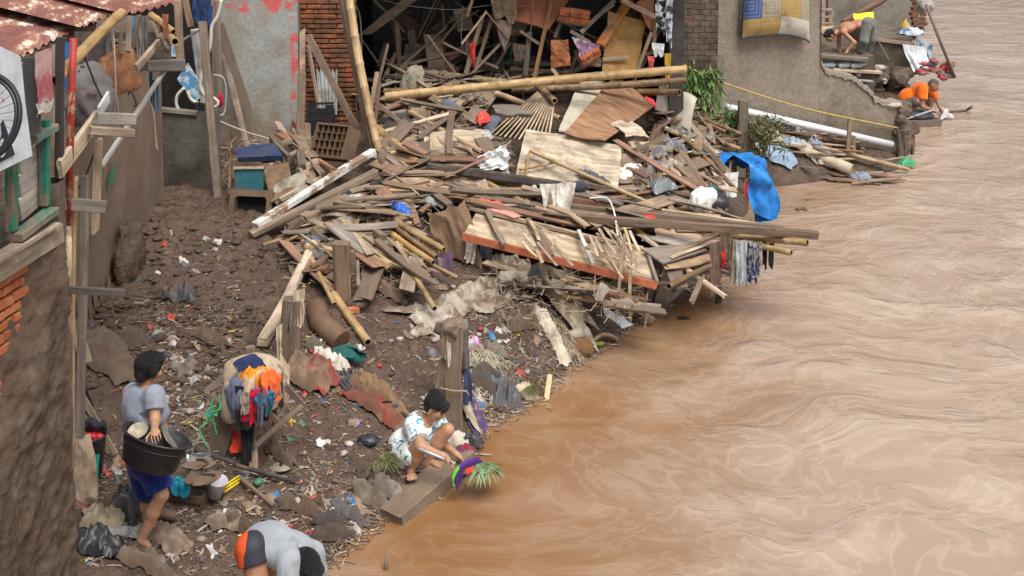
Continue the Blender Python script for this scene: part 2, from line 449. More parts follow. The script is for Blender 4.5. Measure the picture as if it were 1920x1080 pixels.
@memo
def bamboo(c=(.40, .285, .15), mud=.2):
    t = NT('bamboo'); g = t.gc()
    n1 = t.noise(t.map(g, (1.2, 45, 45)), 1, 5, .6); n2 = t.noise(t.map(g, (3, 9, 9)), 1, 4, .6)
    col = t.ramp(n1, [(.3, mulc(c, .6)), (.5, c), (.72, mulc(c, 1.3))])
    col = t.mix(t.ramp(n2, [(.42, .7), (.62, 0.)]), col, mulc((c[0], c[1]*.86, c[2]*.72), .62))
    col = t.vary(col, .18, .15); col, f = t.mud(col, mud, 7)
    t.bump(n1, .15, .003); return t.fin(col, .5, .35)
@memo
def plain(c, rough=.5, mud=.2, var=.15, metal=0., spec=.4, bumpy=.15, sc=6., vary=0., alpha=1.):
    t = NT('coat'); n = t.noise(t.pos(), sc, 6, .62)
    col = t.ramp(n, [(.3, mulc(c, 1-var*1.6)), (.7, mulc(c, 1+var))])
    if vary: col = t.vary(col, vary, .1)
    col, f = t.mud(col, mud, sc)
    if bumpy: t.bump(t.noise(t.pos(), sc*9, 4), bumpy, .006)
    r = rough if f is None else t.math('MULTIPLY_ADD', f, .75-rough, rough)
    m = t.fin(col, r, spec, metal)
    if alpha < 1: t.b.inputs['Alpha'].default_value = alpha
    return m
@memo
def fabric(c, c2=None, mud=.25, sc=9., rough=.9, vary=0., split=.5, stripes=None):
    t = NT('fabric'); p = t.pos()
    n = t.noise(p, sc, 5, .6)
    if stripes:
        w = t.n('ShaderNodeTexWave'); w.inputs['Scale'].default_value = stripes[0]; w.bands_direction = stripes[1]; w.inputs['Distortion'].default_value = 1.2
        t.l(p, w.inputs['Vector']); col = t.mix(t.ramp(w.outputs['Fac'], [(.45, 0.), (.55, 1.)]), c, c2)
    elif c2: col = t.mix(t.ramp(n, [(split-.03, 0.), (split+.03, 1.)]), c, c2)
    else: col = t.ramp(n, [(.3, mulc(c, .8)), (.7, mulc(c, 1.1))])
    if vary: col = t.vary(col, vary, .2)
    col, f = t.mud(col, mud, 6)
    t.bump(t.noise(p, 160, 3), .2, .002); t.b.inputs['Sheen Weight'].default_value = .15
    return t.fin(col, rough, .15)
def mudmat():
    t = NT('mud'); p = t.pos()
    n1 = t.noise(p, 1.3, 6, .6); n2 = t.noise(p, 9, 8, .68, .4); n3 = t.noise(p, 38, 6, .65)
    col = t.ramp(n2, [(.3, (.030, .018, .012)), (.5, (.088, .053, .034)), (.72, (.175, .112, .076))])
    col = t.mix(t.ramp(n1, [(.4, 0.), (.62, .65)]), col, (.125, .078, .054))
    a = t.n('ShaderNodeAttribute', attribute_name='wet').outputs['Fac']
    col = t.mix(a, col, (.060, .036, .022), 'MIX')
    h = t.math('ADD', t.math('MULTIPLY', n2, 1.), t.math('MULTIPLY', n3, .4))
    t.bump(h, 1., .05)
    r = t.ramp(t.noise(p, 4, 5, .6), [(.40, .16), (.6, .5)])
    return t.fin(col, t.math('SUBTRACT', r, t.math('MULTIPLY', a, .1)), .6)
def watermat():
    t = NT('muddy water'); p = t.pos()
    def warp(vec, sc, amt, det=2):
        w = t.n('ShaderNodeTexNoise'); w.inputs['Scale'].default_value = sc; w.inputs['Detail'].default_value = det; t.l(vec, w.inputs['Vector'])
        c = t.n('ShaderNodeVectorMath', operation='SUBTRACT'); t.l(w.outputs['Color'], c.inputs[0]); c.inputs[1].default_value = (.5, .5, .5)
        a = t.n('ShaderNodeVectorMath', operation='MULTIPLY_ADD'); t.l(c.outputs[0], a.inputs[0]); a.inputs[1].default_value = (amt, amt, 0); t.l(vec, a.inputs[2]); return a.outputs[0]
    q0 = t.map(p, (1, 1, 1), (0, 0, rad(-10))); q = warp(q0, .35, 2.6); q2 = warp(q, 1.1, .7); q3 = warp(q2, 3.2, .22)
    big = t.noise(t.map(q, (.45, .6, 1)), .8, 3, .5)
    s1 = t.noise(t.map(q2, (.75, 1.15, 1)), 1.0, 4, .5); s2 = t.noise(t.map(q3, (1.3, 2.0, 1)), 1.9, 5, .55); s3 = t.noise(t.map(q3, (2., 2.8, 1)), 6.5, 4, .55)
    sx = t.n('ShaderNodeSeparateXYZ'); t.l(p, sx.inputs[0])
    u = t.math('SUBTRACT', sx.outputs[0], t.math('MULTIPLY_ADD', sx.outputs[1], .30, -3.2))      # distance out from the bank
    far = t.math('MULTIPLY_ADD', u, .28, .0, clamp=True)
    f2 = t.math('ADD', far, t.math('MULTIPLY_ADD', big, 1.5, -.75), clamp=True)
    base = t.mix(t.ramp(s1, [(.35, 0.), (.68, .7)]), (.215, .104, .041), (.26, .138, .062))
    col = t.mix(t.math('MULTIPLY', f2, .9), base, (.355, .265, .20))  # paler, greyer colour away from the bank stands in for sky reflection
    edge = t.ramp(t.math('ABSOLUTE', t.math('SUBTRACT', s2, .52)), [(0., 1.), (.022, .55), (.06, 0.)])
    patch = t.ramp(s1, [(.5, 0.), (.62, 1.)])
    foam_sheen = t.math('MULTIPLY', t.math('MULTIPLY_ADD', patch, .6, t.math('MULTIPLY', edge, .55)), t.math('MULTIPLY_ADD', f2, .30, .11))
    col = t.mix(foam_sheen, col, (.60, .50, .41))  # foam streaks and pale swirls of sky sheen, both put into the colour
    h = t.math('ADD', t.math('ADD', t.math('MULTIPLY', s1, 1.3), t.math('MULTIPLY', s2, .55)), t.math('MULTIPLY', s3, .11)); h = t.math('MULTIPLY', h, t.math('MULTIPLY_ADD', f2, .8, .5))
    bm = t.n('ShaderNodeBump'); bm.inputs['Strength'].default_value = 1.; bm.inputs['Distance'].default_value = .07; t.l(h, bm.inputs['Height'])
    df = t.n('ShaderNodeBsdfDiffuse'); t.l(col, df.inputs['Color']); gl = t.n('ShaderNodeBsdfGlossy'); gl.inputs['Roughness'].default_value = .09; t.l(bm.outputs[0], gl.inputs['Normal'])
    fz = t.n('ShaderNodeFresnel'); fz.inputs['IOR'].default_value = 1.45; t.l(bm.outputs[0], fz.inputs['Normal']); mx = t.n('ShaderNodeMixShader')
    t.l(fz.outputs[0], mx.inputs[0]); t.l(df.outputs[0], mx.inputs[1]); t.l(gl.outputs[0], mx.inputs[2]); t.l(mx.outputs[0], t.out.inputs['Surface'])
    return t.m
@memo
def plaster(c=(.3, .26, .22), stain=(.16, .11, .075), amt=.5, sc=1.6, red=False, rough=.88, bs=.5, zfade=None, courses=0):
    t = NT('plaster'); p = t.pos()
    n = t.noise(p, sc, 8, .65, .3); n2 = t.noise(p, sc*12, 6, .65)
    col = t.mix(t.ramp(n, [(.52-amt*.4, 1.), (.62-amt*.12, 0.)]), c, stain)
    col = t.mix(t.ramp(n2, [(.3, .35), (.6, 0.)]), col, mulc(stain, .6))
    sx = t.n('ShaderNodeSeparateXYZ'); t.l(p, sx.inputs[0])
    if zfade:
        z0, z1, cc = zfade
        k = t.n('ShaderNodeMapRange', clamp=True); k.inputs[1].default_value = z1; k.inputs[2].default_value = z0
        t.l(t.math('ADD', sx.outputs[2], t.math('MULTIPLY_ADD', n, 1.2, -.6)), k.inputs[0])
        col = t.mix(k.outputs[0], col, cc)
    if red:
        z0_, z1_, xe = red
        nn = t.noise(t.map(p, (1, 1, .8)), 3.5, 6, .7)
        def band(v, a, b, w):
            k = t.n('ShaderNodeMapRange', clamp=True); k.inputs[1].default_value = a; k.inputs[2].default_value = a+w; t.l(v, k.inputs[0])
            k2 = t.n('ShaderNodeMapRange', clamp=True); k2.inputs[1].default_value = b; k2.inputs[2].default_value = b+w; k2.inputs[3].default_value = 1; k2.inputs[4].default_value = 0; t.l(v, k2.inputs[0])
            return t.math('MULTIPLY', k.outputs[0], k2.outputs[0])
        top = band(sx.outputs[2], z0_, z1_, .05); side = band(sx.outputs[0], xe-.13, xe+.05, .05)
        f = t.math('MULTIPLY', t.math('MAXIMUM', top, side), t.ramp(nn, [(.5, 0.), (.56, 1.)]))
        col = t.mix(t.math('MULTIPLY', f, .9), col, (.62, .10, .09))
    hh = t.math('ADD', n, t.math('MULTIPLY', n2, .5))
    if courses:
        br = t.n('ShaderNodeTexBrick'); br.inputs['Scale'].default_value = courses; br.inputs['Mortar Size'].default_value = .03; br.inputs['Mortar Smooth'].default_value = .6
        ns = t.n('ShaderNodeTexNoise'); ns.inputs['Scale'].default_value = 5; t.l(p, ns.inputs['Vector'])
        av = t.n('ShaderNodeVectorMath', operation='MULTIPLY_ADD'); t.l(ns.outputs['Color'], av.inputs[0]); av.inputs[1].default_value = (.05, .05, .05); t.l(t.map(p, (1, 1, 1), (rad(90), 0, 0)), av.inputs[2])
        t.l(av.outputs[0], br.inputs['Vector'])
        col = t.mix(t.math('MULTIPLY', br.outputs['Fac'], .3), col, mulc(stain, .5))
        hh = t.math('SUBTRACT', hh, t.math('MULTIPLY', br.outputs['Fac'], .8))
    t.bump(hh, bs, .03)
    return t.fin(col, rough, .25)
@memo
def brickm(mud=.35, dark=1.):
    t = NT('brick'); g = t.gc(); n = t.noise(t.pos(), 7, 6, .65)
    col = t.ramp(n, [(.3, mulc((.30, .085, .035), dark)), (.52, mulc((.42, .14, .062), dark)), (.75, mulc((.50, .22, .12), dark))])
    col, f = t.mud(col, mud, 4); t.bump(t.noise(t.pos(), 45, 5), .6, .008); return t.fin(col, .85, .2)
@memo
def rusty():
    t = NT('rusty roof sheet'); p = t.pos()
    n = t.noise(t.map(p, (2.4, .8, 1), (0, 0, rad(15))), 1.5, 7, .65, .4); n2 = t.noise(p, 22, 5, .65)
    col = t.ramp(n, [(.36, (.12, .042, .032)), (.5, (.20, .080, .062)), (.535, (.27, .125, .10)), (.555, (.42, .29, .17)), (.60, (.72, .68, .62))])
    col = t.mix(t.ramp(n2, [(.45, .4), (.65, 0.)]), col, (.17, .062, .048)); t.bump(n2, .2, .003); return t.fin(col, .62, .35)
@memo
def flaky(c, c2, sc=9., mud=.1, lo=.5, rough=.55, stretch=(1, 1, .35)):
    """paint that has flaked off to the layer below"""
    t = NT('flaking paint'); p = t.pos(); n = t.noise(t.map(p, stretch), sc, 8, .72, .3)
    k = t.ramp(n, [(lo-.02, 0.), (lo+.02, 1.)])
    a = t.ramp(t.noise(p, 14, 4), [(.3, mulc(c, .75)), (.7, mulc(c, 1.15))])
    col = t.mix(k, a, c2); col, f = t.mud(col, mud); t.bump(t.math('ADD', t.math('MULTIPLY', k, -.6), t.noise(p, sc*7, 6, .7)), .6, .004 if rough < .8 else .02); return t.fin(col, rough, .35 if rough < .8 else .15)
@memo
def leaf(c=(.07, .13, .03), c2=(.13, .19, .05)):
    t = NT('leaves'); n = t.noise(t.pos(), 6, 4); g = t.noise(t.gc(), 3., 2)
    col = t.mix(t.ramp(n, [(.35, 0.), (.65, 1.)]), c, c2); col = t.mix(t.ramp(g, [(.4, 0.), (.62, .7)]), col, mulc(c, .45))
    t.b.inputs['Transmission Weight'].default_value = 0.; return t.fin(col, .5, .35)
@memo
def skinm(c=(.36, .185, .11), mudz=None):
    t = NT('skin'); n = t.noise(t.pos(), 22, 5, .6); n2 = t.noise(t.pos(), 6, 3)
    col = t.ramp(n, [(.3, mulc(c, .82)), (.7, mulc(c, 1.1))]); col = t.mix(t.ramp(n2, [(.4, 0.), (.7, .35)]), col, (c[0]*.85, c[1]*.68, c[2]*.62))
    if mudz is not None:
        sx = t.n('ShaderNodeSeparateXYZ'); t.l(t.pos(), sx.inputs[0]); k = t.n('ShaderNodeMapRange', clamp=True)
        k.inputs[1].default_value = mudz+.14; k.inputs[2].default_value = mudz; t.l(t.math('ADD', sx.outputs[2], t.math('MULTIPLY_ADD', n, .3, -.15)), k.inputs[0])
        col = t.mix(t.math('MULTIPLY', k.outputs[0], .6), col, (.2, .125, .085))
    t.b.inputs['Subsurface Weight'].default_value = .08; t.b.inputs['Subsurface Radius'].default_value = (.02, .008, .005)
    t.bump(n, .08, .003); return t.fin(col, .5, .4)
@memo
def hairm(c=(.012, .011, .012)):
    t = NT('hair'); n = t.noise(t.map(t.pos(), (1, 1, .22)), 110, 4, .7)
    col = t.ramp(n, [(.35, mulc(c, .5)), (.7, mulc(c, 2.2))]); t.bump(n, 1., .03); return t.fin(col, .38, .45)
DARK = plain((.012, .011, .010), .9, .1)
DW = wood((.17, .115, .075), .35); MW = wood((.27, .185, .115), .3); LW = wood((.40, .29, .185), .18); GW = wood((.23, .19, .15), .25)
BK = wood((.045, .038, .034), .25); RW = wood((.24, .115, .062), .2); PW = wood((.42, .30, .18), .25, .8, .35)
BM = [bamboo(), DARK]; BMD = [bamboo((.27, .185, .105), .4), DARK]
# ---------------------------------------------------------------- light
world = bpy.data.worlds.new('World'); SC.world = world; world.use_nodes = True
wt = world.node_tree; sky = wt.nodes.new('ShaderNodeTexSky'); sky.sky_type = 'NISHITA'; sky.sun_disc = False
SUN_EL, SUN_ROT = rad(62), rad(150)
sky.sun_elevation = SUN_EL; sky.sun_rotation = SUN_ROT; sky.air_density = 1.0; sky.dust_density = 4.0; sky.ozone_density = .6
hs = wt.nodes.new('ShaderNodeHueSaturation'); hs.inputs['Saturation'].default_value = .22
wt.links.new(sky.outputs[0], hs.inputs['Color']); wt.links.new(hs.outputs[0], wt.nodes['Background'].inputs['Color'])
wt.nodes['Background'].inputs['Strength'].default_value = .15
sl = bpy.data.lights.new('sun', 'SUN'); sl.energy = 3.6; sl.angle = rad(38); sl.color = (1, .96, .9)
so = bpy.data.objects.new('sun', sl); COL.objects.link(so)
sd = V((math.sin(SUN_ROT)*math.cos(SUN_EL), math.cos(SUN_ROT)*math.cos(SUN_EL), math.sin(SUN_EL)))
so.rotation_euler = (-sd).to_track_quat('-Z', 'Y').to_euler(); so.location = sd*50
# ---------------------------------------------------------------- river
xs = np.r_[np.linspace(-4, 17, 391), np.linspace(17.6, 80, 60)]; ys = np.r_[np.linspace(2, 40, 641), np.linspace(40.8, 130, 80)]
X, Yg = np.meshgrid(xs, ys, indexing='ij')
wz = .014*fbm(X*1.1+.4*Yg, Yg*1.9, o=4, seed=5)+.007*fbm(X*3.2, Yg*6.5, o=3, seed=9, ridge=True)
wz = wz*np.clip((16.5-X)/3, 0, 1)*np.clip((39-Yg)/5, 0, 1)
nx, ny = X.shape; idx = np.arange(nx*ny).reshape(nx, ny)
fs = np.stack([idx[:-1, :-1], idx[1:, :-1], idx[1:, 1:], idx[:-1, 1:]], -1).reshape(-1, 4)
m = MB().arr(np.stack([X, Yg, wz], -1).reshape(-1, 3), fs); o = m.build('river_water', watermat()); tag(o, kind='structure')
# ---------------------------------------------------------------- mud bank
def mud_h(x, y):
    x = np.asarray(x, float); y = np.asarray(y, float)
    b = mud_s(x, y); k = np.clip((b+.02)*3, .12, 1)
    r = fbm(x*2.3, y*2.3, o=3, seed=21)*.05+fbm(x*5+.6*vn(x*3, y*3), y*5, o=5, seed=22, ridge=True)*.05+fbm(x*15, y*15, o=3, seed=23, ridge=True)*.022
    r = r+np.clip(fbm(x*3.1+7, y*3.1, o=2, seed=31), 0, 1)*.07
    return b+r*k
MUDM = mudmat()
def ground_patch(x0, x1, y0, y1, st):
    xs = np.arange(x0, x1, st); ys = np.arange(y0, y1, st); return np.meshgrid(xs, ys, indexing='ij')
xs = np.r_[np.arange(-40, -6, 4.), np.arange(-6, -3.9, .1), np.arange(-3.9, 1.8, .025), np.arange(1.8, 4.5, .04), np.arange(4.5, 10, .08), np.arange(10, 40, 5.)]
ys = np.r_[np.arange(-10, 6, 1.), np.arange(6, 7.2, .1), np.arange(7.2, 14.2, .025), np.arange(14.2, 27, .07), np.arange(27, 34, .5), np.arange(34, 160, 8.)]
X, Yg = np.meshgrid(xs, ys, indexing='ij')
cx, cy = np.clip(X, -6, 10), np.clip(Yg, 5, 36)
Zg = mud_h(cx, cy)
nx, ny = X.shape; idx = np.arange(nx*ny).reshape(nx, ny)
fs = np.stack([idx[:-1, :-1], idx[1:, :-1], idx[1:, 1:], idx[:-1, 1:]], -1).reshape(-1, 4)
zf = Zg.ravel()[fs].max(1); fs = fs[(zf > -.3) & ~(cy.ravel()[fs].max(1) > 28) & (cx.ravel()[fs].max(1) < 8.4)]
m = MB().arr(np.stack([X, Yg, Zg], -1).reshape(-1, 3), fs)
o = m.build('mud_bank', MUDM); tag(o, kind='structure')
wet = np.clip(1-(Zg.ravel()-.0)/.09, 0, 1)*.8
a = o.data.attributes.new('wet', 'FLOAT', 'POINT'); a.data.foreach_set('value', wet)
def GM(px, py, dz=0.): return hit(mud_h, px, py, dz)
# packed core of the wreckage, below the pieces one can tell apart
xs = np.arange(-4.1, 5, .05); ys = np.arange(11.5, 19, .05); X, Yg = np.meshgrid(xs, ys, indexing='ij')
Pz = pile_s(X, Yg)-.30+.10*fbm(X*3.4, Yg*3.4, o=4, seed=41, ridge=True); Mz = mud_s(X, Yg)
PB = [(560,470),(660,520),(760,520),(870,520),(960,520),(1010,505),(1110,510),(1200,480),(1270,448),(1330,410),(1350,360),(1340,320),(1330,250),(1300,190),(1270,120),(700,120),(690,250),(560,260),(450,300),(440,420),(500,470)]
PBW = [tuple(PH(*p)) for p in PB]
def inside(x, y, poly):
    r = np.zeros(x.shape, bool); n = len(poly)
    for i in range(n):
        x0, y0 = poly[i][:2]; x1, y1 = poly[(i+1) % n][:2]
        c = ((y0 > y) != (y1 > y)) & (x < (x1-x0)*(y-y0)/((y1-y0) if y1 != y0 else 1e-9)+x0); r ^= c
    return r
ins = inside(X, Yg, PBW)
# soften the rim: keep cells inside only, sides drop to the mud
nx, ny = X.shape; idx = np.arange(nx*ny).reshape(nx, ny); keep = ins
dist = np.full(X.shape, 9.)
for i in range(len(PBW)):
    a_, b_ = np.array(PBW[i][:2]), np.array(PBW[(i+1) % len(PBW)][:2]); ab = b_-a_
    tt = np.clip(((X-a_[0])*ab[0]+(Yg-a_[1])*ab[1])/(ab@ab), 0, 1); dist = np.minimum(dist, np.hypot(X-a_[0]-tt*ab[0], Yg-a_[1]-tt*ab[1]))
kk = np.clip(dist/.35, 0, 1); Hz = (Mz-.15)*(1-kk)+np.maximum(Pz, Mz-.1)*kk
fs = np.stack([idx[:-1, :-1], idx[1:, :-1], idx[1:, 1:], idx[:-1, 1:]], -1).reshape(-1, 4); fs = fs[keep.ravel()[fs].all(1)]
m = MB().arr(np.stack([X, Yg, Hz], -1).reshape(-1, 3), fs); o = m.build('packed_debris', plain((.10, .074, .054), .9, .4, .6, sc=11., bumpy=.8)); tag(o, 'dark packed mass of mud and splintered debris beneath the heap of timber', 'debris', kind='stuff')
# ---------------------------------------------------------------- the shack on the left
A0 = Z(118, 1075, .47); AD = (math.sin(rad(10)), math.cos(rad(10))); AN = V((AD[1], -AD[0], 0))
def A(px, py, off=0.): return PL(px, py, A0, AD, off)
shack = thing('riverside_shack', 'shack of brick, mud and planks with a rusty corrugated roof at the left edge', 'shack', (-3.2, 6.8, .4))
def along(s, z, off=0.):                # s metres along the shack's face from its far corner
    return V((A0.x+AD[0]*s+AN.x*off, A0.y+AD[1]*s+AN.y*off, z))
# brick courses under the sill, mud render over most of them
m = MB(); zt = A(60, 470).z
zb = .1; row = 0; bh, bl = .062, .20
while zb < zt-.08:
    s0 = -2.2+(row % 2)*bl/2
    while s0 < -.06:
        jx = R.uniform(-.008, .012); c = along(s0+bl/2, zb+bh/2, -.045+jx)
        k0 = len(m.v); m.beam(along(s0+.006, zb+bh/2+R.uniform(-.004, .004), -.045+jx), along(min(s0+bl-.008, -.04), zb+bh/2+R.uniform(-.004, .004), -.045+jx), .10, bh-.012, ch=.08, n=3, jag=.004)
        s0 += bl
    zb += bh+.008; row += 1
m.build('brick_wall', brickm(.12), shack)
m = MB(); m.box(along(-1.2, zt/2, -.12), (.13, 2.6, zt), Matrix.Rotation(-rad(10), 4, 'Z')); m.build('mortar', plain((.10, .075, .058), .9, .4, .4, sc=14., bumpy=.6), shack)
nu, nv = 90, 130; us, vs = np.meshgrid(np.linspace(-2.2, 0, nu), np.linspace(.05, zt-.02, nv), indexing='ij')
th = .03*fbm(us*2.1, vs*1.5, o=4, seed=61)+.026*fbm(us*9, vs*9, o=4, seed=62)+.014*fbm(us*26, vs*26, o=3, seed=63, ridge=True)
edge = np.clip((us+.20+(zt-vs)*.67+.10*fbm(vs*5, us*4, o=3, seed=3))*1.6, -.5, .5)  # bare brick at the near, upper side
th = th*1.15+edge*.16-.003
pts = np.stack([A0.x+AD[0]*us+AN.x*(th+.008), A0.y+AD[1]*us+AN.y*(th+.008), vs], -1).reshape(-1, 3)
idx = np.arange(nu*nv).reshape(nu, nv); fs = np.stack([idx[:-1, :-1], idx[1:, :-1], idx[1:, 1:], idx[:-1, 1:]], -1).reshape(-1, 4)
MB().arr(np.clip(pts, -99, 99), fs).build('mud_render', flaky((.155, .12, .092), (.31, .12, .06), 6., .5, .64, .92, (1, 1, 1.6)), shack)
# ragged corner pier
m = MB(); nz_ = 40
def pier(u, v):
    z = v*(A(116, 330).z); a = u*2*math.pi; r = .075*(1+.35*float(fbm(math.cos(a)*1.3+5, math.sin(a)*1.3, z*4, o=4, seed=8)))
    k = max(abs(math.cos(a)), abs(math.sin(a))); c = along(.03, z, -.02)
    return c+V((math.cos(a)*r/k, math.sin(a)*r/k, 0))
m.grid(pier, 16, nz_, smooth=False); m.build('corner_pier', plain((.17, .13, .10), .92, .4, .4, sc=8., bumpy=.9), shack)
# timber wall above
m = MB(); z0 = zt; z1 = A(40, 118).z
for k in range(8):
    za = z0+k*(z1-z0)/8; m.beam(along(-2.4, za+.05, -.10), along(-.02, za+.05, -.10), .02, (z1-z0)/8-.008, n=5, wob=.03)
m.build('plank_wall', wood((.22, .165, .115), .25), shack)
m = MB(); m.beam(A(-60, 540, .02), A(106, 436, .02), .10, .14, n=6); m.beam(A(-60, 518, .06), A(100, 420, .06), .10, .03); m.build('sill_beam', wood((.25, .19, .135), .3), shack)
gp = flaky((.02, .17, .115), (.18, .13, .09), 7., .1, .58)
win = MB().beam(A(22, 300, .01), A(22, 432, .01), .07, .06, up=AN).build('window', gp, shack)
MB().beam(A(84, 225, .01), A(84, 385, .01), .05, .06, up=AN).build('window_post', gp, win)
MB().beam(A(30, 446, .05), A(99, 394, .05), .09, .05).build('window_sill', flaky((.07, .19, .14), (.2, .155, .115), 9., .2, .5), win)
MB().beam(A(60, 262, .03), A(100, 238, .03), .08, .05).build('window_lintel', flaky((.13, .22, .19), (.25, .19, .14), 9., .1, .5), win)
m = MB()
for k, (a, b) in enumerate([((36, 395), (76, 360)), ((36, 350), (76, 318)), ((36, 312), (76, 285))]): m.beam(A(*a, -.05), A(*b, -.05), .02, .15)
m.build('shutter', wood((.33, .28, .22), .15), win)
# roof sheets, corrugations falling towards the river
def roofsheet(pa, pb, up, back, seed):
    a, b = V(pa), V(pb); e = b-a; L = e.length; e.normalize(); dn = V((e.y, -e.x, 0)).normalized(); n_ = int(L/.076*6)
    m = MB()
    def P(u, v):
        s = u*L; jag = .012*math.sin(s*40+seed)
        return a+e*s-dn*(v*back+ (jag if v == 0 else 0))+V((0, 0, v*back*up+.013*math.sin(s/.076*2*math.pi)+.02*float(vn(s*2+seed, v*2))))
    m.grid(P, n_, 10); return m
for k, (pa, pb, up) in enumerate([(Z(-120, 176, 3.95), Z(181, 41, 3.95), .22), (Z(150, 50, 4.02), Z(243, 20, 4.02), .22), (Z(232, 24, 4.06), Z(333, 3, 4.02), .2)]):
    roofsheet(pa, pb, up, 2.6, k*3.1).build('roof_sheet', rusty(), shack)
MB().bamboo(A(104, 152, .0), Y(228, 24, 8.3), .042).build('eave_pole', BM, shack)
MB().beam(Z(-100, 182, 3.9), Z(175, 50, 3.9), .05, .07).build('eave_beam', DW, shack)
# posts standing free along the shack's corner
redp = flaky((.36, .035, .028), (.45, .30, .20), 6., .15, .55, .5, (1, 1, .5))
bx_, by_ = 7.25, 7.55
MB().tube([Y(138, 72, 7.25), Y(133, 200, 7.25), Y(128, 420, 7.25)], .026, 10).build('red_post', redp, shack)
MB().tube([Y(128, 422, 7.25), Y(130, 700, 7.25), Y(130, 1000, 7.25)], .024, 10).build('ochre_post', flaky((.46, .36, .24), (.24, .16, .10), 7., .3, .52, .6, (1, 1, .4)), shack)
MB().bamboo(Y(141, 330, 7.35), Y(137, 905, 7.35), .021, node=.4).build('bamboo_post', BM, shack)
MB().beam(Y(113, 70, 7.1), Y(112, 332, 7.1), .05, .05, up=(0, 1, 0)).build('dark_post', flaky((.05, .04, .04), (.42, .36, .24), 5., .1, .6), shack)
MB().beam(Y(101, 85, 7.2), Y(99, 320, 7.2), .02, .03, up=(0, 1, 0)).build('pale_batten', LW, shack)
MB().beam(Y(160, 330, 7.7), Y(150, 820, 7.7), .055, .06, up=(0, 1, 0)).build('grey_post', GW, shack)
MB().beam(Y(185, 262, 7.8), Y(178, 435, 7.8), .03, .12, up=(0, 1, 0)).build('pale_post', LW, shack)
def stub(a, b, w, h, mat, name='protruding_board', ya=7.2, yb=7.2):
    return MB().beam(Y(*a, ya), Y(*b, yb), w, h, jag=.006).build(name, mat, shack)
stub((98, 380), (198, 388), .03, .085, GW, yb=7.35); stub((128, 543), (234, 549), .03, .05, wood((.12, .095, .075), .2), yb=7.3)
stub((-30, 448), (98, 484), .03, .11, wood((.28, .235, .19), .2), ya=6.7, yb=7.1); stub((-30, 319), (101, 318), .04, .075, MW, ya=6.9, yb=7.1)
stub((112, 318), (182, 222), .03, .13, LW, ya=7.05, yb=7.75); stub((168, 244), (250, 250), .05, .06, MW, ya=7.5, yb=7.7); stub((180, 222), (253, 224), .05, .085, GW, ya=7.6, yb=7.8)
stub((185, 212), (203, 182), .02, .09, wood((.45, .45, .44), .1), ya=7.6, yb=7.9); stub((190, 312), (309, 132), .03, .03, wood((.5, .47, .42), .1), ya=7.9, yb=8.9)
stub((255, 128), (297, 80), .03, .06, MW, ya=8.2, yb=8.6); stub((276, 122), (347, 122), .10, .09, wood((.13, .11, .095), .2), ya=8.8, yb=8.9)
m = MB(); m.bamboo(Y(282, 28, 8.8), Y(325, 60, 8.6), .03); m.build('rafter_pole', BM, shack)
m = MB(); m.bamboo(Y(318, 70, 8.7), Y(328, 78, 8.2), .035); m.build('rafter_pole', BM, shack)
m = MB(); m.plate([Y(103, 80, 7.6), Y(131, 80, 7.6), Y(131, 165, 7.6), Y(103, 165, 7.6)], .01); m.build('blue_panel', plain((.02, .16, .36), .5, .05), shack)
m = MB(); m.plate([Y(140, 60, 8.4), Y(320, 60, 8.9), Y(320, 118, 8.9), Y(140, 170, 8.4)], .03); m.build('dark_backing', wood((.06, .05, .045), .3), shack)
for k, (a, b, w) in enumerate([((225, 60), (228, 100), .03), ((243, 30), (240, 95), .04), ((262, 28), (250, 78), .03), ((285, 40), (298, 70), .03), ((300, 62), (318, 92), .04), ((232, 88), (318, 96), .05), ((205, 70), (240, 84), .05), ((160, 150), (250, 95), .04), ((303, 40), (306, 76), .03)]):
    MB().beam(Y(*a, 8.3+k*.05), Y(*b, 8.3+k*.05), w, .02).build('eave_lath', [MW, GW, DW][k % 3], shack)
stub((333, 0), (338, 112), .05, .08, MW, 'corner_post', 9.0, 9.0)
# ---------------------------------------------------------------- mud stained wall along the passage
B0, B1 = G(160, 618), G(305, 372); bd = (B1-B0); bd.z = 0; BDx = bd.normalized()
def B(px, py, off=0.): return PL(px, py, B0, BDx, off)
bt = 3.3; Ln = bd.length+.25; m = MB(); st = B0-BDx*.25; bn = V((BDx.y, -BDx.x, 0))
def bw(u, v):
    s = u*Ln; z = .2+v*(bt-.2); p = st+BDx*s; p.z = z
    return p+bn*(.02*float(fbm(s*2, z*2, o=4, seed=71))+.05*max(0, 1-(z-.7)*1.4)*float(fbm(s*3+3, z*3, seed=72)))
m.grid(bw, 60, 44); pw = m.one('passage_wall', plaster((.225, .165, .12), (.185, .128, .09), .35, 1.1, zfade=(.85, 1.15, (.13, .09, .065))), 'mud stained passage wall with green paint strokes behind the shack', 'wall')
m = MB()   # its end face and thickness
m.box((B1.x-.09, B1.y+.02, (bt+.2)/2), (.19, .05, bt-.2), Matrix.Rotation(-math.atan2(BDx.x, BDx.y), 4, 'Z')); m.build('wall_end', plaster((.23, .17, .125), (.16, .11, .08), .4), pw)
m = MB()   # green paint strokes
for k, (x, y0, y1) in enumerate([(210, 315, 352), (214, 305, 345), (220, 322, 345), (206, 330, 358), (192, 318, 348), (190, 355, 410), (176, 432, 452), (188, 395, 425), (183, 420, 446)]):
    w = .055; a, b = B(x, y0, .035), B(x-2, y1, .035); n = 8
    def P(u, v): return a+(b-a)*u+BDx*((v-.5)*w*(1+.8*float(vn(u*6+k, k*2.)))*(1.3-u))
    m.grid(P, n, 2)
m.build('green_paint', plain((.01, .25, .13), .5, .1), pw)
m = MB()   # flaking pale patch low on the wall
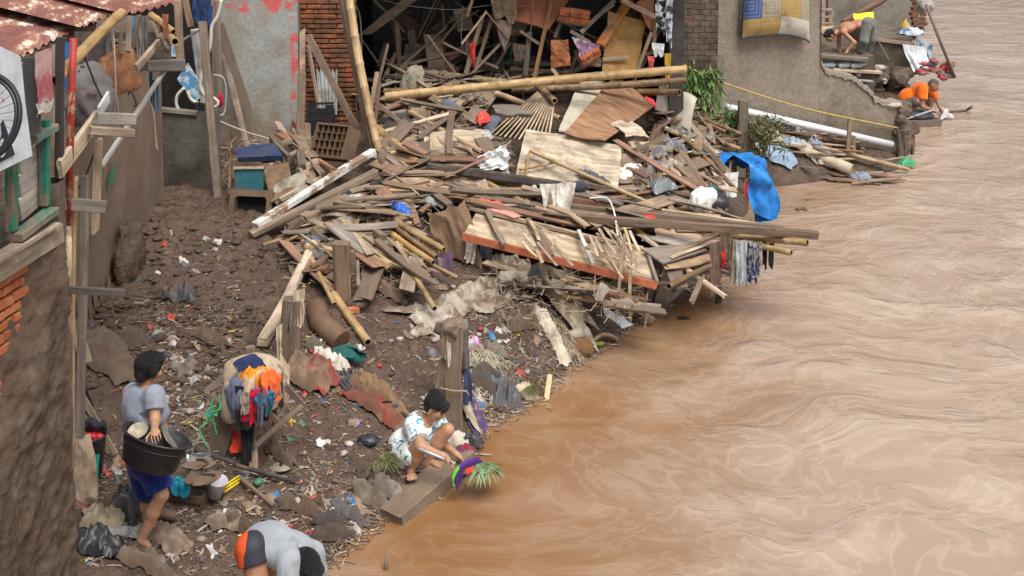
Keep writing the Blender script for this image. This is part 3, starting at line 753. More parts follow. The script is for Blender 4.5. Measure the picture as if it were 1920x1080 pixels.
for k, (x, y, r) in enumerate([(178, 560, .10), (190, 545, .10), (205, 535, .12), (220, 520, .13), (215, 500, .06), (228, 505, .08), (170, 585, .07), (195, 530, .06)]):
    c = B(x, y, .03); q = []
    for j in range(14):
        a = j/14*2*math.pi; rr = r*(.6+.6*abs(float(vn(math.cos(a)*2+k, math.sin(a)*2))))
        q.append(c+BDx*(math.cos(a)*rr*.55)+V((0, 0, math.sin(a)*rr)))
    m.add(q, [tuple(range(14))])
m.build('bare_patch', plain((.42, .35, .25), .9, .5, .3, sc=22.), pw)
# stub of a broken step against it
c = B(243, 505, .12); m = MB(); m.blob(c+V((0, 0, .1)), (.22, .55, .62), .34, 1.1, 3, lev=4); m.one('mud_lump', MUDM, 'lump of caked mud heaped against the passage wall', 'mud')
# ---------------------------------------------------------------- end of the passage and the grey wall
yc = B1.y+.35
c0, c1 = Y(285, 380, yc), Y(416, 380, yc); m = MB()
def cw(u, v): return V((c0.x+(c1.x-c0.x)*u, yc+.02*float(fbm(u*4, v*6, seed=77)), .6+v*(Y(350, 208, yc).z-.6)))
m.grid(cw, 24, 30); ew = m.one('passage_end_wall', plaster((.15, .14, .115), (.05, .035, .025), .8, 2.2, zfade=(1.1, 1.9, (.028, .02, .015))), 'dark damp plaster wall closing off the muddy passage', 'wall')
x_e = Y(396, 100, yc+1.3).x; m = MB(); m.box(((c0.x-.3+x_e)/2, yc+1.3, 3.), (x_e-c0.x+.3, .05, 2.2)); m.build('opening_shade', DARK, ew)  # black slab painted as the shade inside the opening
m = MB(); m.beam(Y(300, 205, yc), Y(370, 212, yc), .09, .05); m.build('opening_sill', GW, ew)
yg = Z(500, 285, 1.25).y
g0, g1 = Y(398, 300, yg), Y(562, 300, yg); m = MB()
def gw(u, v): return V((g0.x+(g1.x-g0.x)*u, yg+.012*float(fbm(u*4, v*8, seed=78)), .8+v*3.2))
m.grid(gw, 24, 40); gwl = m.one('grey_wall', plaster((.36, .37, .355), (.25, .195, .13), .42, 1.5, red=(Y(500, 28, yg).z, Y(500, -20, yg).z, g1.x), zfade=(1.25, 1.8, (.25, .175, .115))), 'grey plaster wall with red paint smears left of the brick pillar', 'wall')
m = MB(); m.box(((g0.x+g1.x)/2, yg+.1, 2.4), (g1.x-g0.x, .15, 3.2)); m.build('wall_core', plaster((.28, .27, .25), (.2, .15, .1), .5), gwl)
m = MB(); zb = 1.0; row = 0; p0, p1 = Y(562, 100, yg+.15), Y(668, 100, yg+.15)
while zb < 3.95:
    s0 = p0.x-(row % 2)*.1
    while s0 < p1.x:
        a = max(s0, p0.x)+.006; b = min(s0+.2, p1.x)-.006
        if b-a > .03: m.beam((a, yg+.2+R.uniform(-.012, .012), zb), (b, yg+.2+R.uniform(-.02, .02), zb), .1, .05, n=3, jag=.008)
        s0 += .2
    zb += .066; row += 1
bp = m.one('brick_pillar', brickm(.5, .85), 'rough brown brick pillar at the left of the dark room', 'pillar')
m = MB(); m.box(((p0.x+p1.x)/2, yg+.24, 2.5), (p1.x-p0.x-.02, .1, 3.)); m.build('mortar', plain((.09, .065, .05), .9, .4, .4, sc=14.), bp)
# ---------------------------------------------------------------- gutted room
yr = yg+.7; rx0, rx1 = Y(640, 100, yr).x, Y(1258, 100, yr).x; yb = yr+4.0
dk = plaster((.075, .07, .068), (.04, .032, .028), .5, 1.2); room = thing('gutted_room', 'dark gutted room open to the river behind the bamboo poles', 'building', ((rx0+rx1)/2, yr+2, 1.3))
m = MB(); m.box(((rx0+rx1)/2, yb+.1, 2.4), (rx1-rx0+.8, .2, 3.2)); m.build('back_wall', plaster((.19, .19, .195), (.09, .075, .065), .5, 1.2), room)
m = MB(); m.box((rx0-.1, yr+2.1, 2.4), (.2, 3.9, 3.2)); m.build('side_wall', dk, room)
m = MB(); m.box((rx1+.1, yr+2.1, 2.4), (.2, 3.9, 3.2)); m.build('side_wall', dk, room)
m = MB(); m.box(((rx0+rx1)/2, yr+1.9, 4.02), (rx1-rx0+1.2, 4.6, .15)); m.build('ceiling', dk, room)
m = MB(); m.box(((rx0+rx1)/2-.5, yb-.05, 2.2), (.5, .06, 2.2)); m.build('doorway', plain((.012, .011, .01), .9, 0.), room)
# ---------------------------------------------------------------- mud block wall right of the room
yk = Z(1345, 215, .9).y-.6; k0, k1 = Y(1256, 100, yk), Y(1346, 100, yk); m = MB()
def kw(u, v): return V((k0.x+(k1.x-k0.x)*u, yk+.03*float(fbm(u*7, v*14, o=4, seed=81)), .8+v*3.2))
m.grid(kw, 30, 70); m.one('mud_block_wall', plaster((.16, .12, .092), (.075, .055, .042), .5, 2.5, bs=1., courses=2.7), 'dark rough wall of mud blocks right of the gutted room', 'wall')
# ---------------------------------------------------------------- broken rendered wall that carries the mattress
W0, W1 = Y(1338, 215, yk+.35), Z(1692, 290, 0); WD = (W1-W0); WD.z = 0; WL = WD.length; WD.normalize(); WN = V((WD.y, -WD.x, 0))
def W(px, py, off=0.): return PL(px, py, W0, WD, off)
prof = [(1338, -60), (1540, -60), (1528, 55), (1533, 100), (1548, 128), (1570, 140), (1600, 142), (1622, 165), (1648, 188), (1660, 190), (1688, 192), (1690, 205)]
ps = [((W(*p)-W0).dot(WD), W(*p).z) for p in prof]
def ztop(s):
    for (a, za), (b, zb_) in zip(ps, ps[1:]):
        if a <= s <= b and b > a: return za+(zb_-za)*(s-a)/(b-a)
    return ps[-1][1] if s > ps[-1][0] else ps[0][1]
def zed(s): return min(ztop(s)+.05*float(fbm(s*9, s*0+1, o=4, seed=5))+.05*float(_h(np.int64(int(s*7)), np.int64(3), np.int64(1), 9)), 5.)
# front face, broken top and back, as one sheet folded over
NU = 150
m = MB(); nv = 50
def wface(u, v):
    s = u*(WL+.02); zt_ = zed(s)
    if v <= .8: k = v/.8; z = -.3+(zt_+.3)*k; off = .015*float(fbm(s*3, z*3, o=4, seed=82))+.008*float(fbm(s*14, z*14, seed=83))
    else: k = (v-.8)/.2; z = zt_+.015*float(fbm(s*20, k*4, seed=84)); off = -.17*k
    p = W0+WD*s+WN*off; p.z = z; return p
m.grid(wface, NU, nv)
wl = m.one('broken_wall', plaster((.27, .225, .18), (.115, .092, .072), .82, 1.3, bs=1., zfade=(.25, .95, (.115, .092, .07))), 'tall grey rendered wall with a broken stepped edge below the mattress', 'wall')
m = MB()
def wback(u, v): s = u*(WL+.02); p = W0+WD*s-WN*.17; p.z = -.3+(zed(s)+.3)*v; return p
m.grid(wback, 60, 4); m.build('wall_back', plaster((.24, .2, .16), (.15, .12, .09), .5), wl)
m = MB()   # pale broken edge
def pale(u, v):
    s = .75*WL*.0+(W(1530, 80)-W0).dot(WD)+u*((W(1690, 200)-W0).dot(WD)-(W(1530, 80)-W0).dot(WD)); zt_ = zed(s); w_e = .05+.07*(.5+.5*float(fbm(s*8, s*0+3, o=3, seed=6)))
    p = W0+WD*s+WN*(.03 if v < 1 else -.17); p.z = zt_+.02-(w_e*(1-v*2) if v <= .5 else 0)
    if v > .5: p = W0+WD*s+WN*(.03-.2*(v-.5)*2); p.z = zt_+.022
    return p
m.grid(pale, 120, 8)
m.build('broken_edge', plain((.40, .35, .29), .9, .35, .35, sc=20., bumpy=.6), wl)
m = MB(); m.blob(W(1668, 196, -.05), (.34, .2, .10), .3, 1.6, 5); m.build('pale_cap', plain((.46, .42, .37), .9, .2, .3, sc=20., bumpy=.6), wl)
m = MB()   # foot of its river end
for k in range(16): m.blob(W(1690+R.uniform(-6, 8), 200+k*6, R.uniform(-.2, .03)), (R.uniform(.14, .26), R.uniform(.15, .3), R.uniform(.12, .22)), .35, 1.1, k, lev=2, smooth=False)
m.build('crumbled_end', plain((.15, .12, .09), .92, .4, .4, sc=12., bumpy=.8), wl)
# ---------------------------------------------------------------- the heap: pieces one can name
def P3(p, dz=0.):
    return Z(p[0], p[1], p[2]) if len(p) == 3 else PH(p[0], p[1], dz)
def bam(p0, p1, r, label, dz=.05, dz1=None, name='bamboo_pole', mats=None, bend=.012, group='bamboo poles', **k):
    return MB().bamboo(P3(p0, dz), P3(p1, dz if dz1 is None else dz1), r, bend=bend, **k).one(name, mats or BM, label, 'bamboo pole', group)
def bea(p0, p1, w, h, mat, label, dz=.05, dz1=None, name='timber_beam', cat='beam', group='timber beams', jag=.01, roll=0., bend=.01, up=(0, 0, 1)):
    return MB().beam(P3(p0, dz), P3(p1, dz if dz1 is None else dz1), w, h, roll=roll, jag=jag, bend=bend, up=up).one(name, mat, label, cat, group)
def brd(cs, th, mat, label, dz=.05, name='board', cat='board', rag=.01, warp=.0, seed=1, group=None):
    return MB().plate([P3(c, dz) if not isinstance(c, V) else c for c in cs], th, rag=rag, warp=warp, seed=seed).one(name, mat, label, cat, group)
# long poles across the mouth of the room
bam((722, 182), (1286, 130, 2.33), .062, 'longest pale bamboo pole lying across the mouth of the dark room', .16)
bam((770, 135), (1000, 163), .05, 'bamboo pole behind the longest pole, its left end by the knotted sack', .12)
bam((960, 167), (1287, 150, 2.15), .05, 'brown bamboo pole just under the right end of the longest pole', .08, mats=BMD)
bam((1165, 174), (1274, 173, 1.95), .05, 'short bamboo pole end poking out above the bent grey sheet', .06, mats=BMD)
bam((720, 171), (860, 176), .045, 'bamboo stub tucked under the left end of the longest pole', .06, mats=BMD)
bam((930, 175), (1050, 222), .04, 'bamboo pole slanting down behind the fan of laths', .05)
# steep poles at the pillar
MB().beam(Y(636, -40, PH(700, 285).y+.9), PH(702, 284), .10, .11, bend=.02).one('timber_beam', wood((.23, .14, .08), .25), 'tall brown timber leaning steeply against the brick pillar', 'beam', 'timber beams')
MB().bamboo(Y(650, -40, PH(700, 285).y+.7), PH(712, 288, .05), .055, bend=.015).one('bamboo_pole', [bamboo((.44, .29, .12), .12), DARK], 'tall yellow bamboo leaning steeply beside the brown timber', 'bamboo pole', 'bamboo poles')
MB().beam(Y(655, 0, PH(700, 270).y+1.), PH(690, 262), .04, .10).one('timber_beam', DW, 'dark plank half hidden behind the tall brown timber', 'beam', 'timber beams')
def ys(p, q, w, h, mat, label, back=.3, name='leaning_stick', cat='stick', group='leaning sticks'):
    b = PH(*q); return MB().beam(Y(p[0], p[1], b.y+back), b, w, h, jag=.008).one(name, mat, label, cat, group)
ys((727, 84), (692, 222), .045, .03, MW, 'tall light stick standing among the wreckage right of the steep bamboo', .1)
ys((707, 135), (690, 235), .05, .03, LW, 'shorter leaning stick between the steep bamboo and the tall light stick', .2)
ys((712, 155), (700, 262), .04, .03, RW, 'reddish stick crossing behind the tall light stick', .2)
ys((840, 35), (722, 165), .05, .06, DW, 'long dark rafter sloping down inside the room entrance', 1.6)
ys((577, 66), (668, 240), .03, .09, wood((.24, .15, .10), .2), 'brown batten leaning across the corrugated sheet', .15)
bam((704, 240), (782, 306), .058, 'thick short bamboo length beside the steep poles, nearer of two', .12, bend=.0)
bam((716, 214), (796, 303), .055, 'thick short bamboo length beside the steep poles, farther of two', .06, mats=BMD, bend=.0)
ys((708, 195), (775, 248), .03, .05, MW, 'thin batten behind the two thick bamboo lengths', .05)
# corrugated zinc sheet by the pillar
a_, b_ = Y(585, 52, yg+.35), Y(634, 62, yg+.35); c_ = PH(625, 215)
def zc(u, v):
    top = a_*(1-u)+b_*u; bot = Y(600+32*u, 215, yg-.05); p = top*(1-v)+bot*v
    return p+V((0, -.012*math.sin(u*5.5*2*math.pi), 0))
MB().grid(zc, 36, 8).one('zinc_sheet', plaster((.37, .40, .41), (.22, .2, .17), .35, 3., rough=.55), 'pale corrugated zinc sheet standing against the brick pillar', 'metal sheet')
MB().plate([Y(562, 60, yg+.02), Y(572, 52, yg+.02), Y(572, 135, yg+.02), Y(562, 140, yg+.02)], .04).one('small_frame', LW, 'narrow wooden frame piece against the grey wall edge', 'board')
ys((578, 85), (600, 215), .02, .05, LW, 'pale lath standing in front of the zinc sheet', .1); ys((566, 135), (563, 260), .10, .03, MW, 'short brown plank upright at the foot of the grey wall', .1)
# black slotted plastic panel
t = thing('slotted_tray', 'black slotted plastic panel with a hand hole standing by the crate', 'panel', Y(600, 255, yg-.25))
def vp(px, py): return Y(px, py, yg-.25)
m = MB(); pl = plain((.035, .036, .042), .45, .15)
for k in range(15): m.beam(vp(576, 212+k*3.1), vp(626, 210+k*3.1), .012, .03, n=3)
m.build('slats', pl, t)
m = MB(); m.plate([vp(576, 193), vp(626, 191), vp(626, 195), vp(576, 197)], .02); m.plate([vp(576, 197), vp(593, 197), vp(593, 203), vp(576, 203)], .02); m.plate([vp(610, 197), vp(626, 196), vp(626, 203), vp(610, 203)], .02); m.plate([vp(576, 203), vp(626, 203), vp(626, 211), vp(576, 212)], .02)
m.build('handle_bar', pl, t); m = MB(); m.box(vp(601, 232)+V((0, .05, 0)), (.36, .03, .38)); m.build('back', plain((.02, .02, .022), .6, .1), t)
# brown bottle crate tipped on its side
cr = thing('bottle_crate', 'muddy brown bottle crate tipped over below the slotted panel', 'crate', PH(630, 265))
ctr = PH(628, 268, .22); ax = (PH(672, 282, .1)-PH(585, 266, .18)).normalized()
Mx = MT(ctr, rad(-28), rad(62), rad(-8)); cm = plain((.17, .105, .062), .55, .35, bumpy=.3)
L_, W_, H_ = .50, .38, .22
m = MB()
for sx in (-1, 1): m.box((sx*L_/2, 0, 0), (.018, W_, H_)); m.box((sx*L_/2*1.02, 0, H_/2-.02), (.03, W_+.03, .03))
for sy in (-1, 1): m.box((0, sy*W_/2, 0), (L_-.02, .018, H_)); m.box((0, sy*W_/2*1.02, H_/2-.02), (L_, .03, .03))
m.build('crate_sides', cm, cr, Mx)
m = MB()
for k in range(1, 6): m.box((-L_/2+k*L_/6, 0, .01), (.008, W_-.02, .17))
for k in range(1, 4): m.box((0, -W_/2+k*W_/4, .012), (L_-.02, .008, .165))
m.build('dividers', cm, cr, Mx)
m = MB(); m.box((0, 0, -H_/2), (L_-.02, W_-.02, .01)); m.build('crate_bottom', plain((.10, .065, .04), .7, .5), cr, Mx)
# drawers and set boxes beside the passage
brd([(440, 281), (516, 272), (532, 296), (446, 300)], .06, plain((.025, .05, .12), .45, .25), 'dark blue board on top of the teal drawer', .16, cat='board')
t = thing('teal_cabinet', 'teal painted cabinet drawer with a pale rim beside the passage', 'drawer', PH(470, 365, -.1))
ctr = PH(468, 345, .12); Mx = MT(ctr, rad(6), rad(-12)); tp = flaky((.012, .10, .12), (.2, .15, .1), 6., .2, .62)
m = MB()
for s_ in (-1, 1): m.box((s_*.15, 0, 0), (.02, .24, .36)); m.box((0, s_*.12, 0), (.28, .02, .36))
m.box((0, 0, -.16), (.28, .22, .02)); m.build('drawer_box', tp, t, Mx)
m = MB(); m.box((0, -.13, .19), (.34, .05, .03)); m.build('rim', LW, t, Mx)
brd([(490, 300), (540, 297), (552, 358), (508, 380)], .02, flaky((.20, .125, .075), (.62, .62, .60), 3.2, .3, .60), 'brown board with a torn white patch below the teal drawer', .10, cat='board')
t = thing('television_shell', 'mud coated empty television shell lying at the edge of the passage', 'television', PH(470, 412, -.1))
ctr = PH(470, 388, .04); Mx = MT(ctr, rad(-8), rad(-18)); tv = plain((.19, .125, .08), .75, .55)
m = MB(); rr = lambda w, h, r: [(sx*(w-r)+r*math.cos(a), sz*(h-r)+r*math.sin(a)) for sx, sz, a0 in ((1, 1, 0), (-1, 1, 90), (-1, -1, 180), (1, -1, 270)) for a in [rad(a0+q*22.5) for q in range(5)]]
o_, i_ = rr(.25, .19, .02), rr(.185, .115, .04); n = len(o_)
vs = [(x, -.02, z) for x, z in o_]+[(x, -.03, z) for x, z in i_]+[(x, .10, z) for x, z in i_]+[(x*.9, .22, z*.9) for x, z in o_]
fs = [(k, (k+1) % n, n+(k+1) % n, n+k) for k in range(n)]+[(n+k, n+(k+1) % n, 2*n+(k+1) % n, 2*n+k) for k in range(n)]+[(k, 3*n+k, 3*n+(k+1) % n, (k+1) % n) for k in range(n)]
m.add(vs, fs); m.build('television_case', tv, t, Mx); m = MB(); m.add([(x, .1, z) for x, z in i_], [tuple(range(n))]); m.build('dark_interior', DARK, t, Mx)
brd([(556, 312), (566, 308), (562, 352), (553, 354)], .015, plain((.02, .25, .26), .5, .1), 'narrow teal strip standing beside the white patched board', .1, cat='strip')
bea((508, 262), (542, 300), .05, .12, DW, 'dark block of timber lying on the blue board', .12); bea((520, 306), (580, 270), .06, .04, MW, 'short timber piece leaning on the bottle crate', .1)
bea((530, 268), (582, 262), .03, .06, wood((.3, .2, .12), .2), 'flat lath behind the dark timber block', .12)
# timber stack pointing at the passage
bea((478, 423), (700, 284), .10, .07, flaky((.62, .60, .57), (.26, .18, .12), 4., .15, .50, .7, (1, 1, 1)), 'squared timber with flaking white paint slanting down to the passage', .17, .20)
bea((470, 440), (706, 322), .10, .07, MW, 'bare brown timber lying parallel below the white painted one', .12, .15)
bea((568, 412), (645, 374), .15, .10, MW, 'short thick beam end under the bare brown timber', .06); bea((540, 428), (575, 405), .10, .09, DW, 'short block poking out beneath the stacked timbers', .02)
bea((525, 375), (600, 335), .04, .05, LW, 'pale batten behind the white painted timber', .1); bea((515, 380), (560, 355), .08, .05, GW, 'grey offcut behind the white painted timber', .05)
bea((560, 438), (632, 442), .05, .10, DW, 'dark beam end beneath the thick beam end', .0); bea((555, 432), (650, 460), .03, .04, DW, 'thin dark bar above the slanting bamboo', .02)
bam((574, 461), (762, 500), .045, 'bamboo pole slanting right above the muddy hollow', .10, .08, bend=0.)
bam((706, 416), (812, 492), .035, 'bamboo length left of the brown tarpaulin, lowest of three', .08); bam((722, 412), (818, 482), .03, 'bamboo length left of the brown tarpaulin, middle of three', .10, mats=BMD); bam((738, 412), (832, 468), .038, 'bamboo length left of the brown tarpaulin, uppermost of three', .12)
bam((662, 408), (704, 480), .025, 'thin bamboo stick standing left of the three bamboo lengths', .06, .0)
MB().bamboo(PH(592, 504, .0), GM(690, 642, .06), .045).one('bamboo_pole', BM, 'bamboo pole resting on the mud below the heap, pointing at the river', 'bamboo pole', 'bamboo poles')
# rail of the collapsed jetty with its posts
bea((592, 455), (545, 545, .95), .09, .08, LW, 'pale upper rail of the broken jetty, far half', .05); bea((548, 542, .97), (492, 642, .86), .10, .08, LW, 'pale upper rail of the broken jetty, near half', .0)
def post(p, q, w, mat, label, d=None, name='timber_post', dz=0.):
    b = GM(*q)-V((0, 0, .15)); t_ = Y(p[0], p[1], b.y+(d or 0)); return MB().beam(b, t_, w, w*.9, up=(0, 1, 0), jag=.015).one(name, mat, label, 'post', 'posts in the mud')
post((548, 560), (543, 676), .17, wood((.16, .115, .08), .5), 'thick muddy post under the near half of the jetty rail')
post((640, 455), (645, 560), .16, DW, 'thick dark post standing behind the slanting bamboo'); post((660, 470), (668, 545), .06, DW, 'thin dark post right of the thick dark post')
post((712, 500), (716, 545), .05, GW, 'short grey stake at the right end of the slanting bamboo')
t = thing('boxed_mirror', 'wooden frame with a grey mirror leaning below the jetty rail', 'mirror', GM(545, 545)); cs = [(508, 500, .95), (572, 470, 1.08), (592, 530, .86), (535, 565, .76)]
cs = [Z(*c) for c in cs]; m = MB()
for k in range(4): m.beam(cs[k], cs[(k+1) % 4], .03, .05)
m.build('mirror_frame', LW, t); MB().plate([c+(sum(cs, V())/4-c)*.08 for c in cs], .008).build('mirror_glass', plain((.10, .12, .13), .2, .3), t)
# clay pipe
MB().tube([GM(592, 575, .12), GM(600, 605, .10), GM(640, 640, .07)], [.10, .105, .11], 16).one('clay_pipe', plain((.21, .115, .062), .6, .45), 'brown muddy drum lying below the jetty rail', 'drum')
# fan of laths tied under a bamboo stub
lf = thing('lath_bundle', 'fan of thin split bamboo laths under a bamboo stub in the middle of the heap', 'laths', PH(980, 225))
for k in range(13):
    a = (1008+k*2.6, 172+k*1.5); b = (919+k*9, 252+k*1.6); MB().beam(PH(*a, .17-.002*k), PH(*b, .05+.02*(k % 3)), .022, .008).build('lath', PW if k % 3 else LW, lf)
bam((1004, 157), (1040, 189), .045, 'thick bamboo stub on top of the fan of laths', .22, bend=0.)
# big panels
brd([(985, 240), (1168, 272), (1160, 352), (963, 342)], .012, wood((.47, .36, .235), .28, .8, .35, .05), 'large pale plywood sheet lying flat in the middle of the heap', .10, name='plywood_sheet', cat='plywood', rag=.02, warp=.06, seed=4)
brd([(1153, 140), (1226, 200), (1134, 266), (1058, 250)], .014, wood((.30, .155, .075), .12, .55, .35, .05), 'glossy brown wooden panel leaning over the plywood sheet', .26, name='wood_sheet', cat='panel', warp=.03, seed=6)
brd([(1090, 146), (1135, 152), (1095, 250), (1045, 246)], .02, plain((.50, .45, .36), .7, .25, sc=4.), 'cream painted panel tucked behind the glossy brown panel', .20, name='painted_board', cat='panel', rag=.02, seed=7)
brd([(690, 305), (735, 282), (845, 330), (815, 358)], .012, wood((.25, .165, .10), .35, .7, .35), 'warped brown sheet below the steep bamboo poles', .10, name='wood_sheet', cat='panel', warp=.12, rag=.02, seed=9)
brd([(745, 305), (875, 335), (868, 350), (800, 358)], .012, wood((.33, .215, .12), .25, .6, .35), 'torn strip of brown board right of the warped sheet', .10, cat='board', rag=.03, warp=.08, seed=10)
brd([(760, 210), (870, 200), (880, 236), (775, 262)], .012, plain((.33, .26, .18), .85, .5, sc=9.), 'mud spattered flat sheet left of the fan of laths', .02, cat='board', rag=.05, warp=.1, seed=11)
# slim bamboo frame over the plywood
bam((994, 282), (1230, 386), .026, 'slim bamboo rod crossing the plywood sheet down to the right', .24, .16, bend=.004); bam((992, 285), (984, 340), .016, 'thin upright rod at the left end of the slim bamboo rod', .24, .15); bam((975, 318), (1050, 302), .016, 'thin rod tied across the slim bamboo rod', .2, .2)
# beams stretching out over the river
bea((800, 312), (1052, 348), .085, .09, BK, 'black painted beam lying in front of the plywood sheet', .18, .16, jag=.015)
bea((905, 370), (1022, 404), .09, .10, BK, 'short charred black beam above the fallen door', .14, .1)
bea((862, 320), (1082, 372), .05, .06, MW, 'brown batten under the black painted beam', .06); bea((780, 345), (990, 392), .05, .05, RW, 'reddish batten left of the hanging white cloth', .08)
bea((1062, 372), (1332, 414), .06, .08, RW, 'reddish beam ending by the white plastic bag', .14, .16); bea((1068, 388), (1468, 430, .98), .06, .08, wood((.22, .14, .085), .15), 'long brown beam reaching over the river behind the dark one', .12)
bea((1060, 408), (1534, 441, 1.0), .07, .09, wood((.15, .095, .06), .15), 'longest dark beam reaching far out over the river', .15)
bam((1330, 437), (1514, 455, .95), .045, 'bamboo pole end sticking out under the longest dark beam', .1, mats=BM); bam((1395, 454, .82), (1484, 474, .84), .036, 'shorter bamboo end low over the river with socks above it', 0)
bea((1090, 345), (1230, 372), .05, .06, DW, 'dark batten right of the black painted beam', .1); bea((1240, 395), (1460, 428, .99), .05, .05, LW, 'pale lath on top of the long brown beam', .16); bea((870, 385), (1010, 425), .05, .06, DW, 'dark batten along the top of the fallen door', .06)
bea((1115, 352), (1300, 385), .04, .06, GW, 'grey batten behind the reddish beam', .08); bea((1030, 425), (1110, 450), .04, .05, MW, 'brown offcut at the top edge of the fallen door', .1)
bea((1390, 470, .75), (1300, 452), .06, .06, DW, 'dark stub under the bamboo ends at the river', .0) 
# fallen door
fd = thing('fallen_door', 'fallen door with cross battens and an orange edge at the front of the heap', 'door', PH(1060, 480))
dc = [PH(893, 396, .12), PH(1100, 432, .10), Z(1236, 530, .66), Z(868, 442, 1.1)]
dc[1] = PH(1205, 462, .08)
MB().plate(dc, .012, warp=.03, seed=3, rag=.01).build('door_panel', wood((.50, .36, .22), .32, .75, .35, .05), fd)
e0, e1 = Z(866, 443, 1.12), Z(1232, 536, .66)
MB().beam(e0, e1, .03, .085, bend=.01).build('front_rail', flaky((.42, .13, .065), (.30, .17, .10), 8., .1, .62), fd)
for k, (a, b, mt) in enumerate([((912, 395), (945, 458), MW), ((990, 410), (1035, 480), MW), ((1085, 432), (1112, 495), wood((.62, .56, .47), .05))]):
    MB().beam(PH(*a, .17), PH(*b, .20), .06 if k < 2 else .04, .025).build('batten', mt, fd)
MB().beam(PH(880, 390, .14), PH(1215, 470, .12), .04, .04).build('top_rail', LW, fd); MB().beam(PH(1212, 468, .12), Z(1232, 530, .70), .04, .05).build('side_rail', GW, fd)
bea((1005, 428), (1082, 528, .62), .085, .025, MW, 'broken plank snapped across the front of the fallen door', .2); bea((1010, 492), (1048, 524, .66), .07, .025, RW, 'reddish plank end hanging under the fallen door', .0)
for k, (a, b, lab) in enumerate([((1172, 440), (1156, 596, .06), 'long splinter hanging from the fallen door, left of two'), ((1184, 470), (1182, 600, .05), 'long splinter hanging from the fallen door, right of two')]):
    yy = e1.y+(e0.y-e1.y)*.15-.09; MB().beam(Y(*a, yy+.1), Y(b[0], b[1], yy), .035, .014, up=(0, 1, 0), jag=.02, bend=.02).one('splinter', PW, lab, 'splinter', 'splinters hanging from the door')
for k in range(26):
    x, y = (R.uniform(1115, 1195), R.uniform(440, 500)) if k < 14 else (R.uniform(930, 1190), R.uniform(425, 480)); a = rad(R.uniform(25, 75)); L = R.uniform(25, 70)
    bea((x-L*.5*math.cos(a), y-L*.5*math.sin(a)), (x+L*.5*math.cos(a), y+L*.5*math.sin(a)), R.uniform(.015, .04), .01, PW, 'thin splintered lath strewn over the right end of the fallen door', .17+.01*k, None, 'splinter', 'splinter', 'splinters on the fallen door')
brd([(1203, 468), (1300, 452), (1328, 470), (1243, 496)], .02, wood((.27, .21, .155), .15), 'square grey brown board right of the fallen door', .17, rag=.012, seed=12)
brd([(1205, 446), (1255, 440), (1330, 455), (1270, 462)], .02, GW, 'weathered board behind the square grey brown board', .18, rag=.012, seed=13)
def vplank(p, q, w, label, mat=DW, th=.03): return MB().beam(Z(*p), Z(*q), w, th, up=(0, 1, 0), jag=.01).one('upright_plank', mat, label, 'plank', 'planks propping the heap at the river')
vplank((1258, 500, .68), (1235, 588, -.1), .17, 'broad grey plank propped in the water under the square board', GW); vplank((1195, 540, .6), (1205, 592, .02), .12, 'dark prop under the right end of the fallen door'); vplank((1230, 505, .66), (1215, 560, .2), .08, 'narrow prop left of the broad grey plank', wood((.2, .15, .11), .2)); vplank((1160, 520, .6), (1150, 575, .1), .14, 'dark prop behind the hanging splinters'); vplank((1105, 520, .62), (1110, 560, .2), .12, 'dark prop under the middle of the fallen door')
bea((1100, 520, .55), (1225, 600, .08), .05, .05, MW, 'loose lath sliding into the river below the fallen door', 0, 0); bea((1250, 565, .05), (1320, 508, .4), .03, .07, flaky((.10, .20, .15), (.3, .25, .2), 6.), 'green painted lath slanting into the river', 0, 0); bea((1255, 520, .5), (1305, 532, .42), .04, .05, GW, 'grey crosspiece above the green lath', 0, 0)
bea((1265, 430), (1340, 426), .10, .03, LW, 'short pale board on top of the beams near the river', .2); bea((1310, 405), (1350, 412), .12, .04, LW, 'pale board end beside the white plastic bag', .2)
# boards on the right half of the heap
for k, (cs, mt, lab) in enumerate([([(1165, 290), (1230, 288), (1222, 345), (1160, 345)], MW, 'brown plank panel at the right edge of the plywood sheet'), ([(1275, 285), (1300, 280), (1275, 345), (1250, 350)], GW, 'grey plank leaning left of the blue tarpaulin'), ([(1300, 290), (1335, 300), (1318, 352), (1290, 348)], wood((.24, .18, .13), .2), 'wide brown plank just left of the blue tarpaulin'), ([(1215, 320), (1265, 325), (1262, 360), (1210, 352)], wood((.36, .25, .15), .2), 'orange brown board below the tangled rags'), ([(1180, 265), (1290, 262), (1300, 276), (1185, 284)], LW, 'pale board above the plank panel')]):
    brd(cs, .02, mt, lab, .06+.01*k, rag=.012, warp=.03, seed=20+k)
# bent grey sheet
def bent(u, v):
    a = PH(1228, 205, .05); b = PH(1292, 245, .12); p = a*(1-u)+b*u; h = .42*math.sin(min(v*1.5, 1.)*1.57)-(.25*max(0, v-.66)*2.); return p+V((.2*v, .35*v-.1*u, h+.02*math.sin(u*9)))
MB().grid(bent, 12, 14).one('bent_sheet', plain((.46, .42, .35), .45, .25, sc=3.), 'curled cream plastic sheet at the right end of the bamboo poles', 'sheet')
